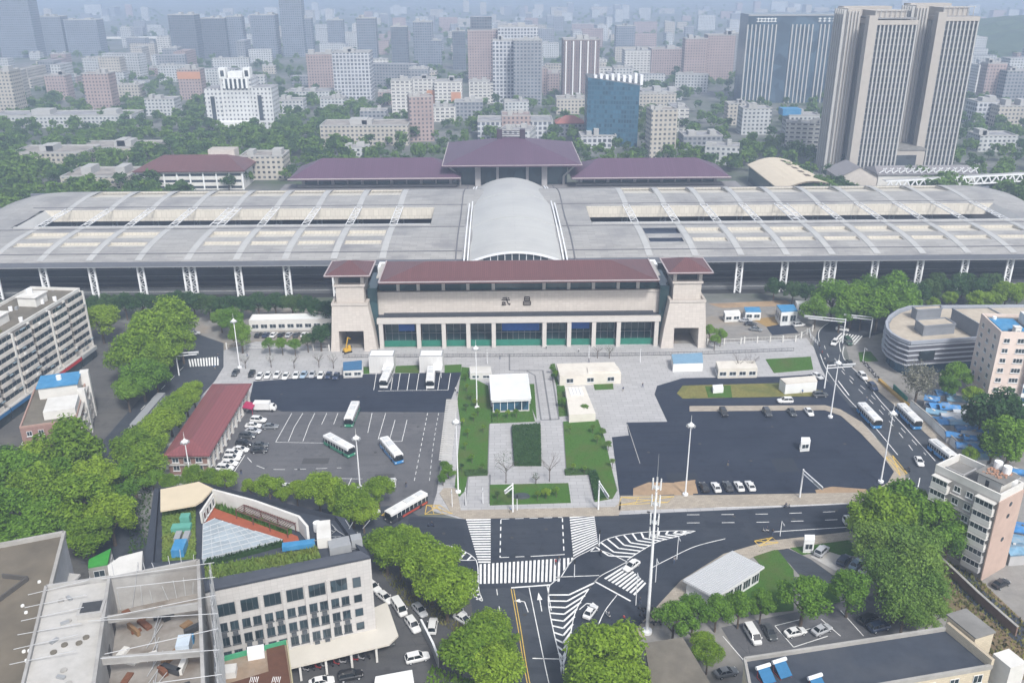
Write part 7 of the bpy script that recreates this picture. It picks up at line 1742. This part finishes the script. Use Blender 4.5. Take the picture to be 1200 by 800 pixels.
# people and scooters
def person_mesh(pose,cl,seat=False):
    """one continuous skinned figure, evaluated once to a mesh"""
    s=pose
    J={'pel':(0,0,.95,.15),'wai':(0,0,1.1,.13),'che':(0,.0,1.32,.17),'nec':(0,.01,1.5,.06),'hea':(0,.03,1.62,.105),'top':(0,.03,1.70,.085),
       'shl':(-.2,0,1.42,.065),'ell':(-.25,-.02+s*.1,1.16,.048),'wrl':(-.25,.06+s*.2,.93,.035),'hal':(-.25,.09+s*.22,.84,.04),
       'shr':(.2,0,1.42,.065),'elr':(.25,-.02-s*.1,1.16,.048),'wrr':(.25,.06-s*.2,.93,.035),'har':(.25,.09-s*.22,.84,.04),
       'hpl':(-.1,0,.9,.1),'knl':(-.1,.05-s*.2,.5,.07),'anl':(-.1,-.03-s*.36,.09,.045),'tol':(-.1,.12-s*.34,.04,.04),
       'hpr':(.1,0,.9,.1),'knr':(.1,.05+s*.2,.5,.07),'anr':(.1,-.03+s*.34,.09,.045),'tor':(.1,.12+s*.36,.04,.04)}
    if seat:
        for a,sx in (('l',-1),('r',1)):
            J['kn'+a]=(sx*.16,.42,.92,.07); J['an'+a]=(sx*.15,.36,.5,.045); J['to'+a]=(sx*.15,.5,.45,.04); J['el'+a]=(sx*.27,.22,1.22,.048); J['wr'+a]=(sx*.28,.45,1.2,.035); J['ha'+a]=(sx*.27,.53,1.2,.04)
    E_=[('pel','wai'),('wai','che'),('che','nec'),('nec','hea'),('hea','top'),('che','shl'),('shl','ell'),('ell','wrl'),('wrl','hal'),('che','shr'),('shr','elr'),('elr','wrr'),('wrr','har'),('pel','hpl'),('hpl','knl'),('knl','anl'),('anl','tol'),('pel','hpr'),('hpr','knr'),('knr','anr'),('anr','tor')]
    ks=list(J); me=bpy.data.meshes.new('person'); me.from_pydata([J[k][:3] for k in ks],[(ks.index(a),ks.index(b)) for a,b in E_],[])
    o=bpy.data.objects.new('person',me); COL.objects.link(o); md=o.modifiers.new('s','SKIN')
    for i,k in enumerate(ks): me.skin_vertices[0].data[i].radius=(J[k][3],J[k][3])
    me.skin_vertices[0].data[0].use_root=True; sb=o.modifiers.new('d','SUBSURF'); sb.levels=1; sb.render_levels=1
    dg=bpy.context.evaluated_depsgraph_get(); ev=o.evaluated_get(dg); nm=bpy.data.meshes.new_from_object(ev); bpy.data.objects.remove(o)
    top,bot=cl; mats=[M('cloth_'+top[0],top[1],.85,.15,6),M('cloth_'+bot[0],bot[1],.85,.15,6),M('skin',(.42,.27,.20),.6,.08,8),M('hair_black',(.012,.011,.011),.5,.2,8)]
    nm.materials.clear()
    for x in mats: nm.materials.append(x)
    for p in nm.polygons:
        c=p.center; i=0
        if c.z<1.0 and abs(c.x)<.19: i=1
        if abs(c.x)>.2 and c.z<.96 and not seat: i=2
        if c.z>1.49: i=2
        if c.z>1.66 or (c.z>1.55 and c.y<.0): i=3
        p.material_index=i
        p.use_smooth=True
    return nm
TOPS=[('white',(.6,.6,.6)),('black',(.03,.03,.035)),('navy',(.03,.045,.10)),('red',(.35,.05,.05)),('grey',(.22,.22,.23)),('blue',(.08,.2,.4))]; BOTS=[('black',(.03,.03,.03)),('denim',(.07,.10,.18)),('khaki',(.28,.24,.17))]
PM=[person_mesh((-1)**i*(.55 if i%3 else .05),(TOPS[i],BOTS[i%3])) for i in range(6)]
SEAT=[person_mesh(0,(TOPS[i],BOTS[i%3]),True) for i in (1,2,4)]
pl=[(586,421,1,'walking alone on the paving before the left half of the station'),(678,413,0,'standing near the crowd barrier in front of the station centre'),(730,459,2,'walking at the corner of the cream kiosk lawn'),(753,454,1,'walking alone on the open paving left of the loop road'),(651,662,3,'crossing the wide zebra crossing at its right end'),(655,659,1,'crossing just ahead at the right end of the wide zebra crossing'),(853,546,2,'standing alone in the middle of the dark car park'),(750,707,1,'standing at the foot of the slender lamp by the slip road'),(790,660,4,'walking on the south-east pavement below the striped island'),(476,571,1,'standing by the south gate of the coach park'),(731,728,3,'standing on the pavement beside the slip road'),(400,522,1,'standing between the two lower buses of the coach park'),(534,459,0,'standing by the white shed at the end of the coach bays'),(536,464,2,'standing at the top of the ramp strip'),(290,418,4,'waiting on the pavement behind the parked cars'),(256,420,1,'crossing near the west road zebra'),(252,433,5,'walking down the west road pavement'),(412,410,2,'near the yellow machine in the gate arch'),(640,409,0,'near the green hoarding at the station centre'),(722,404,4,'near the columns right of the station centre'),(960,409,1,'on the pavement at the bend of the curving road'),(963,416,3,'further down the pavement at the bend'),(966,424,0,'beside the small planted lawn at the bend'),(940,462,5,'by the cream bus kiosk'),(1062,565,1,'beside the yellow grid of the curving road'),(598,601,5,'on the kerb in front of the small front lawn'),(283,556,1,'by the lower end of the white cars row'),(950,404,2,'next to the railing of the right bend'),(690,425,1,'beside the long cream kiosk'),(1015,470,4,'standing beside the inner bus'),(905,627,1,'by the driveway entrance')]
for i,(x,y,k,l) in enumerate(pl):
    p=G(x,y); o=bpy.data.objects.new('person',PM[k]); COL.objects.link(o); o.location=(p.x,p.y,.06); o.rotation_euler=(0,0,rn.uniform(0,6.28)); tag(o,f'person in {TOPS[k][0]} top {l}','person')
def scooter(px,py,rz,label,rider=None,colr=(.06,.06,.07),group=None):
    p=G(px,py); t=thing('scooter',label,'scooter',(p.x,p.y,.06),rz,group); nm='scooter_%d'%int(colr[0]*1000+colr[2]*10000); sm=carpaint(nm,colr)
    if 'scoot' not in VM:
        m=MB(); m.box(-.16,.16,-.75,-.05,.45,.72); m.box(-.13,.13,-.05,.35,.28,.36); m.bar((0,.35,.3),(0,.55,1.0),.26,.08); m.bar((0,.5,.62),(0,.62,.3),.12); VM['scoot']=m
        m=MB(); m.tube((-.05,0,0),(.05,0,0),.23,.23,12); VM['sw']=m.build('wheel',BLACK).data; bpy.data.objects.remove(bpy.data.objects['wheel']) if 'wheel' in bpy.data.objects and bpy.data.objects['wheel'].parent is None else None
        for o in [o for o in COL.objects if o.parent is None and o.type=='MESH' and o.data==VM['sw']]: bpy.data.objects.remove(o)
    if nm not in VM: 
        o=VM['scoot'].build('body',sm); VM[nm]=o.data; bpy.data.objects.remove(o)
    inst('body',VM[nm],t); inst('wheel',VM['sw'],t,(0,.62,.23)); inst('wheel',VM['sw'],t,(0,-.62,.23))
    m=MB(); m.bar((-.3,.55,1.02),(.3,.55,1.02),.05); m.build('handlebar',DARKM,t); m=MB(); m.box(-.15,.15,-.7,-.05,.722,.8); m.build('seat',BLACK,t)
    if rider:
        o=bpy.data.objects.new('person',SEAT[rider[0]]); COL.objects.link(o); o.matrix_world=Matrix.Translation((p.x,p.y,.06))@Matrix.Rotation(rz,4,'Z')@Matrix.Translation((0,-.32,-.12)); tag(o,rider[1],'person')
for x,y,rz,l,rd in [(505,617,1.5,'dark scooter riding left of the junction',(0,'person in black top riding the dark scooter left of the junction')),(897,623,1.3,'white scooter on the street beside the yellow grid',(1,'person in navy top riding a scooter beside the driveway grid')),(922,595,-1.6,'dark blue scooter on the street below the dark car park',(1,'person in navy top riding along the street below the dark car park')),(712,722,.5,'white scooter on the slip road beside the white car',(2,'person in grey top riding a scooter on the slip road')),(704,650,0,'dark scooter waiting by the right zebra crossing',(0,'person in black top on a scooter by the right zebra crossing')),(1063,552,.7,'scooter beside the yellow grid on the curving road',(0,'person in black top on a scooter beside the yellow grid on the curve')),(168,528,.6,'scooter coming down the west road',(2,'person in grey top riding down the west road'))]: scooter(x,y,rz,l,rd,(.5,.5,.5) if 'white' in l else (.04,.05,.09))
for i in range(11): scooter(358+i*7.2,786-i*1.5,1.2+rn.uniform(-.2,.2),'small scooter in the line parked under the cream street canopy',None,[(.4,.4,.42),(.05,.05,.06),(.35,.05,.05)][i%3],'scooters parked under the street canopy')
for i in range(9): scooter(751+(i%3)*8+(i//3)*2,715+(i//3)*8,1.0+rn.uniform(-.3,.3),'small scooter in the cluster parked around the foot of the phone mast',None,(.05,.05,.06),'scooters parked by the phone mast')
for i in range(8): scooter(1012+i*2.2,425+i*2.6,.5+rn.uniform(-.3,.3),'small scooter in the crowd parked on the pavement right of the bend',None,[(.4,.4,.42),(.05,.05,.06)][i%2],'scooters parked right of the bend')
# ================================================================== trees and shrubs
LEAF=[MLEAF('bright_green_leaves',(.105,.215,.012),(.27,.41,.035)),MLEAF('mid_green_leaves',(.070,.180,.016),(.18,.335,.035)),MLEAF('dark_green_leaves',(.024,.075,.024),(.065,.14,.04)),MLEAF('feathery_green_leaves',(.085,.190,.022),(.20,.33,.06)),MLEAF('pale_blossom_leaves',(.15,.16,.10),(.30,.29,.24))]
BARK=M('tree_bark',(.11,.085,.065),.95,.3,2)
def crown_mesh(seed,n,lobes,leaf,flat=.8,mat=LEAF[0],airy=0.,size=.42):
    r=random.Random(seed); m=MB(); C=[]
    for k in range(lobes):
        a=r.uniform(0,6.283); e=r.uniform(-.45,1)**1; rad=r.uniform(.35,.78); z=e*.75*flat
        q=math.sqrt(max(.05,1-min(1,abs(e))**2))
        C.append((Vector((math.cos(a)*rad*q,math.sin(a)*rad*q,z)),r.uniform(.20,.40)))
    C.append((Vector((0,0,.1)),.55))
    for i in range(n):
        c,rr=C[r.randrange(len(C))]
        d=Vector((r.gauss(0,1),r.gauss(0,1),r.gauss(0,1)+.25)).normalized(); p=c+d*rr*(r.uniform(.55,1.08) if not airy else r.uniform(.2,1.25))
        nrm=(d+Vector((r.gauss(0,.5),r.gauss(0,.5),r.gauss(0,.5)+.35))).normalized(); s=leaf*r.uniform(.45,1.45)
        a=nrm.orthogonal().normalized(); a.rotate(Matrix.Rotation(r.uniform(0,6.28),3,nrm)); b=nrm.cross(a)
        m.add([p-a*s,p+b*s*.55+nrm*s*.12,p+a*s,p-b*s*.55+nrm*s*.12],[(0,1,2,3)])
    o=m.build('crown',mat); me=o.data; bpy.data.objects.remove(o); return me
def trunk_mesh(seed,limbs=5):
    r=random.Random(seed); m=MB(); m.tube((0,0,0),(0,0,.62),.045,.03,8)
    for k in range(limbs):
        a=k*6.283/limbs+r.uniform(-.3,.3); z=.36+.05*k; m.tube((0,0,z),(math.cos(a)*.32,math.sin(a)*.32,z+.30),.022,.008,6)
    o=m.build('trunk',BARK); me=o.data; bpy.data.objects.remove(o); return me
CRN={k:[crown_mesh(10*k+j,n,l,sz,fl,LEAF[k],ai) for j in range(3)] for k,(n,l,sz,fl,ai) in enumerate([(8200,24,.050,.85,0),(8200,22,.050,.85,0),(5200,20,.062,.8,0),(8200,34,.043,.8,1),(2600,26,.05,.8,1)])}
TRK=[trunk_mesh(j) for j in range(3)]
TP=[]
def tree(px,py,rp,kind,label,group,name='tree',ht=None,cat='tree'):
    """crown centred on photo point (px,py), rp photo pixels in radius"""
    g=G(px,py,6.); dist=(g-Vector((0,0,HC))).length; rad=rp/FPX*dist; zc=max(2.2,(ht or rad*.95+2.2)-0*rad)
    g=G(px,py,zc); r2=random.Random(int(px*13+py)); t=thing(name,label,cat,(g.x,g.y,0),r2.uniform(0,6.28),group)
    c=inst('crown',CRN[kind][r2.randrange(3)],t,(0,0,zc),r2.uniform(0,6.28),(rad*1.08*r2.uniform(.92,1.08),rad*1.08*r2.uniform(.92,1.08),rad*r2.uniform(.85,1.0)))
    inst('trunk',TRK[r2.randrange(3)],t,(0,0,0),0,(rad*1.5,rad*1.5,zc*1.35)); TP.append((g.x,g.y,rad)); return t
def trees(L,kind,label,group,**kw):
    for q in L: tree(q[0],q[1],q[2],q[3] if len(q)>3 else kind,label,group,**kw)
trees([(78,524,34),(18,556,32,1),(48,572,32),(8,600,32,1),(88,590,36),(128,604,28,0),(58,608,30,1),(28,628,26,1),(105,628,26),(140,585,22,1),(0,545,25,2),(45,540,24,0),(112,560,26,0),(75,560,26,1)],0,'big rounded tree in the dense grove at the left edge behind the grey flat roof','left grove trees')
trees([(117,376,20,0)],0,'bright green tree standing alone at the end of the long apartment block','lone roadside tree')
trees([(197,373,27),(180,395,30),(158,416,28),(212,402,18),(165,440,24,1),(148,458,18,1),(190,415,22,0),(172,378,18,0),(205,385,20),(182,440,18,1)],0,'bright green tree in the clump between the long apartment block and the west road','west road clump trees')
trees([(226,458,13),(217,466,16),(206,477,17),(198,487,18),(188,496,20),(175,508,21),(160,522,23),(150,532,18),(166,542,25),(155,556,20,1),(183,520,14),(178,560,14,1)],0,'rounded tree in the row between the west road and the red-roofed hall','trees beside the red-roofed hall')
trees([(200,565,12),(227,558,15),(245,560,13),(264,561,14),(293,569,10),(315,571,16),(347,574,14),(373,572,21),(393,579,23),(412,588,25),(443,573,19),(330,580,10),(425,600,18),(400,598,16)],0,'rounded bright tree in the row between the coach park and the garden office','trees south of the coach park')
trees([(452,640,28),(474,630,20),(490,655,30),(505,672,32),(523,693,30),(540,680,18),(468,650,22),(520,655,22),(535,700,18)],0,'tall leafy tree in the row between the office lane and the junction','trees beside the office lane')
trees([(570,735,26),(560,762,36),(582,785,34),(590,750,20)],0,'big bright tree at the bottom edge left of the south road','trees left of the south road')
trees([(712,768,42),(690,790,30),(735,795,30),(705,805,36)],0,'big bright tree at the bottom edge right of the south road','trees right of the south road')
trees([(790,725,24),(813,716,22),(840,714,19),(867,710,19),(893,706,17),(830,765,17,0),(822,752,14,0)],1,'small round green tree in the line below the white ribbed pavilion','trees below the ribbed pavilion',name='round_tree')
trees([(943,698,29)],1,'round dense green tree left of two between the lawn and lower yard','round lawn trees',name='round_tree'); trees([(997,690,26)],1,'round dense green tree right of two between the lawn and lower yard','round lawn trees',name='round_tree')
trees([(1033,608,34,0),(1062,595,32,1),(1092,612,32,1),(1112,632,24,1),(1027,637,30,3),(1056,640,32,3),(1035,665,26,3),(1078,668,32,3),(1053,693,30,3),(1088,694,28,3),(1060,717,26,3),(1090,716,22,3),(1020,615,24,0),(1075,640,28,3),(1045,620,30,0)],3,'large spreading feathery tree in the grove left of the corner flats','south-east grove trees')
trees([(1077,446,22,4)],4,'pale blossoming tree in front of the curved grey building','blossom tree')
trees([(1122,440,17),(1112,452,12),(1140,463,11,0)],1,'leafy tree in front of the curved grey building by the tarpaulin sheds','trees by the curved building')
trees([(1170,486,30,2),(1186,517,28,1),(1150,490,16,2),(1195,500,20,2),(1138,532,9,0),(1165,520,16,2)],1,'dark leafy tree between the tarpaulin sheds and the pink apartment','trees by the pink apartment')
trees([(957,362,17),(977,347,23),(1000,354,25),(1017,342,21),(1047,344,25),(1030,360,23),(1060,358,20),(985,370,14),(1075,345,16,2),(1010,368,14)],1,'bright green street tree in the clump above the right bend','trees above the right bend')
trees([(1093,355,8,0),(1113,350,9,0),(1148,353,13,0),(1180,344,15,0),(1165,350,10,0),(1195,340,10,0),(1090,340,14,2),(1120,338,14,2),(1150,338,14,2)],0,'light green tree behind the curved grey building','trees behind the curved building')
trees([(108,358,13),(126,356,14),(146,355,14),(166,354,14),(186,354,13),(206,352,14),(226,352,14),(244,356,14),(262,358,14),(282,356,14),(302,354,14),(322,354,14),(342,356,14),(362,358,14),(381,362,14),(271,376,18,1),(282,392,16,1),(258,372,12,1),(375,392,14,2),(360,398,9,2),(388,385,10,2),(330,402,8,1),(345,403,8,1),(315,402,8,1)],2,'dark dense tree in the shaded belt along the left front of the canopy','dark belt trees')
trees([(832,388,9),(845,392,8),(838,397,7)],1,'leafy bush against the right gate tower','bushes at the gate tower',name='bush',cat='bush')
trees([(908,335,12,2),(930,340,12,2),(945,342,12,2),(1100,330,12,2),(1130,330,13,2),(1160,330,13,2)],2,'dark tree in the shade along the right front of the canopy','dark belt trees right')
trees([(525,552,10),(521,545,7),(519,560,7)],1,'bushy shrub at the foot of the ramp strip','shrubs at the ramp',name='shrub',cat='shrub',ht=1.6)
for x,y,r_,k in [(583,482,4,0),(595,483,3.5,0),(605,482,4,1),(560,480,4,1),(652,438,5,1),(660,470,6,1),(685,478,6,1),(583,578,4,2),(600,577,3.5,2),(640,576,6,0),(652,574,5,1),(630,578,4,0),(706,505,5,3),(713,520,5,3),(718,540,4,3),(557,470,4,0),(545,440,4,1),(547,452,3,0),(551,462,4,1),(546,475,3.5,2),(555,486,4,1),(542,492,3,0),(548,505,4,1),(566,500,3,1),(545,520,3,0),(553,535,4,1),(541,545,3,2),(565,545,3,1),(668,500,3,1),(672,545,3,0),(685,548,3,1),(695,500,4,3),(700,512,4,3),(646,431,3,1),(648,440,3,2)]:
    tree(x,y,r_,k,'small clipped shrub on the plaza lawns','plaza shrubs','shrub',1.0,'shrub')
# hedge block in the middle of the plaza
def hedge(name,px,h,n,label,mat):
    P=PP(*px); c_=sum(P,Vector())/len(P); m=MB(Matrix.Translation(-c_)); m.prism(P,0,h*.85); r=random.Random(5)
    for _ in range(n):
        u,v=r.random(),r.random(); p=(P[0].lerp(P[1],u)).lerp(P[3].lerp(P[2],u),v); e=r.random()
        if e<.35:
            k=r.randrange(4); p=P[k].lerp(P[(k+1)%4],r.random()); z=r.uniform(0,h)
        else: z=h*r.uniform(.75,1.15)
        a=r.uniform(0,6.28); s=r.uniform(.1,.26); d=Vector((math.cos(a)*s,math.sin(a)*s,r.uniform(-.1,.15))); e2=Vector((-math.sin(a)*s*.6,math.cos(a)*s*.6,r.uniform(-.1,.2)))
        q=Vector((p.x,p.y,z)); m.add([q-d,q+e2,q+d,q-e2],[(0,1,2,3)])
    o=m.build(name,mat); o.location=c_; tag(o,label,'hedge')
hedge('hedge',[(600,502),(633,500),(634,546),(603,546)],1.3,3800,'dense dark rectangular hedge in the middle of the paved plaza',LEAF[2])
hedge('hedge',[(690,555),(698,553),(710,583),(697,586)],.9,800,'dark low hedge along the lower right lawn edge',LEAF[2])
hedge('hedge',[(662,552),(691,551),(692,556),(663,557)],.8,500,'short dark hedge across the path right of the plaza',LEAF[2])
hedge('hedge',[(545,553),(571,552),(571,557),(546,558)],.8,400,'short dark hedge across the path left of the plaza',LEAF[2])
# bare young trees
def bare(px,h,label,rp=1.,leafy=0):
    p=G(*px); t=thing('bare_tree',label,'tree',(p.x,p.y,.1)); r=random.Random(int(px[0])); m=MB()
    m.tube((0,0,0),(0,0,h*.5),.12,.08,8); m.build('trunk',BARK,t); m=MB()
    for k in range(9):
        a=r.uniform(0,6.28); z=h*r.uniform(.3,.52); q=Vector((math.cos(a)*h*.16,math.sin(a)*h*.16,z+h*.2)); m.tube((0,0,z),q,.05,.03,5)
        for j in range(3):
            b=a+r.uniform(-.9,.9); q2=q+Vector((math.cos(b)*h*.15,math.sin(b)*h*.15,h*r.uniform(.08,.2))); m.tube(q,q2,.028,.012,4)
            for i in range(3): c_=b+r.uniform(-1,1); m.tube(q2,q2+Vector((math.cos(c_)*h*.07,math.sin(c_)*h*.07,h*.07)),.012,.006,3)
    m.build('branches',BARK,t)
    if leafy:
        m=MB()
        for _ in range(leafy): 
            a=r.uniform(0,6.28); rr=h*.32*math.sqrt(r.random()); z=h*r.uniform(.5,.95); s=.16; m.add([(math.cos(a)*rr-s,math.sin(a)*rr,z),(math.cos(a)*rr,math.sin(a)*rr+s*.6,z+.05),(math.cos(a)*rr+s,math.sin(a)*rr,z),(math.cos(a)*rr,math.sin(a)*rr-s*.6,z+.05)],[(0,1,2,3)])
        m.build('foliage',LEAF[2],t)
bare((593,566),9,'sparse dark tree left on the front of the paved plaza',1,160); bare((644,564),8,'bare pale tree right on the front of the paved plaza'); bare((864,437),7,'bare thin tree left in front of the cream plaza kiosk'); bare((879,437),7,'bare thin tree right in front of the cream plaza kiosk'); bare((628,567),3,'small reddish bare bush between the two plaza trees',1,60); bare((700,420),5,'thin bare tree left in front of the long cream kiosk'); bare((714,420),5,'thin bare tree right in front of the long cream kiosk',1,80)
for i,x in enumerate((286,316,343,372,389)): bare((x+2,432-(i%2)),5,f'thin young street tree, {WORDS[i]} from the west road behind the parked cars',1,30)
# belt of trees beyond the station: crowns light enough to repeat many times
FARLEAF=[MLEAF('hazy_green_leaves',(.055,.135,.022),(.125,.235,.04)),MLEAF('deep_green_leaves',(.032,.088,.024),(.075,.155,.04))]
FCR=[crown_mesh(200+j,1500,18,.085,.85,FARLEAF[j%2]) for j in range(4)]
r=random.Random(91); nT=0; W=[MB() for _ in range(3)]
FV=[crown_mesh(300+j,250,10,.165,.8,LEAF[j]) for j in range(3)]
FVD=[([tuple(v.co) for v in m_.vertices],[tuple(p.vertices) for p in m_.polygons]) for m_ in FV]
def blocked(x,y,rad):
    return any((x-a)**2+(y-b)**2<(c*.62+rad*.5)**2 for a,b,c in taken)
def btree(x,y,rad):
    global nT
    side='left of the far hall' if x<-130 else ('right of the far hall' if x>150 else 'behind the far hall')
    if nT<150:
        t=thing('tree',f'hazy green tree among the buildings {side}','tree',(x,y,0),r.uniform(0,6.28),'hazy trees '+side); inst('crown',FCR[r.randrange(4)],t,(0,0,rad*1.05),0,(rad,rad,rad*r.uniform(.75,1.))); inst('trunk',TRK[0],t,(0,0,0),0,(rad,rad,rad*1.3)); nT+=1
    else:
        k=r.randrange(3); v,f=FVD[k]; a=r.uniform(0,6.28); co,si=math.cos(a)*rad,math.sin(a)*rad; h=rad*r.uniform(.75,1.05); W[k].add([(x+p[0]*co-p[1]*si,y+p[0]*si+p[1]*co,rad*.95+p[2]*h) for p in v],f)
pts=[]
for _ in range(30000):
    y=462*math.exp(r.random()*1.95); x=r.uniform(-.74,.74)*y; q=x/y; rad=r.uniform(4,7.5)
    wood=(-.62<q<-.14 and 560<y<900) or (-.7<q<-.25 and 470<y<620) or (.42<q<.7 and 1000<y<1500)
    pr=.8 if wood else (.34 if y<1300 else .2)
    if r.random()>pr: continue
    if -150<x<160 and y<548: continue
    if -245<x<262 and y<470: continue
    if blocked(x,y,rad): continue
    if wood and any((x-a)**2+(y-b)**2<(rad*.9)**2 for a,b in pts[-250:]): continue
    pts.append((x,y)); btree(x,y,rad)
    if len(pts)>5200: break
for k in range(3): tag(W[k].build('woods',FARLEAF[k%2]),kind='stuff')
# rough ground cover along the scrub strip and yards
def cover(name,px,n,mat,s0=.15,s1=.4):
    P=PP(*px); m=MB(); r=random.Random(6)
    for _ in range(n):
        u,v=r.random(),r.random(); p=(P[0].lerp(P[1],u)).lerp(P[3].lerp(P[2],u),v); a=r.uniform(0,6.28); s=r.uniform(s0,s1); dx,dy=math.cos(a)*s,math.sin(a)*s
        m.add([(p.x-dx,p.y-dy,.04),(p.x+dx,p.y+dy,.04),(p.x-dy*.5,p.y+dx*.5,r.uniform(.2,.9))],[(0,1,2)])
    tag(m.build(name,mat),kind='stuff')
cover('undergrowth',[(1100,655),(1128,660),(1230,760),(1150,790)],1500,DRYG); cover('undergrowth',[(150,560),(178,560),(175,640),(150,650)],600,LEAF[2]); cover('undergrowth',[(440,660),(560,735),(540,745),(470,705)],900,DRYG,.08,.2); cover('undergrowth',[(505,780),(560,800),(560,830),(490,830)],900,LEAF[1])
# ------------------------------------------------------------------ haze: one closed box of even pale air
hz=MB(); hz.box(-5200,5200,-60,7000,-1.5,150)
ho=hz.build('haze',[]); ho.data.materials.clear()
hm=bpy.data.materials.new('pale_haze'); hm.use_nodes=True; t_=hm.node_tree
for n_ in list(t_.nodes):
    if n_.type=='BSDF_PRINCIPLED': t_.nodes.remove(n_)
pv=t_.nodes.new('ShaderNodeVolumePrincipled'); pv.inputs['Color'].default_value=(.60,.735,.96,1); pv.inputs['Density'].default_value=.00042; pv.inputs['Anisotropy'].default_value=.1
t_.links.new(pv.outputs[0],t_.nodes['Material Output'].inputs['Volume'])
ho.data.materials.append(hm); tag(ho,kind='stuff')
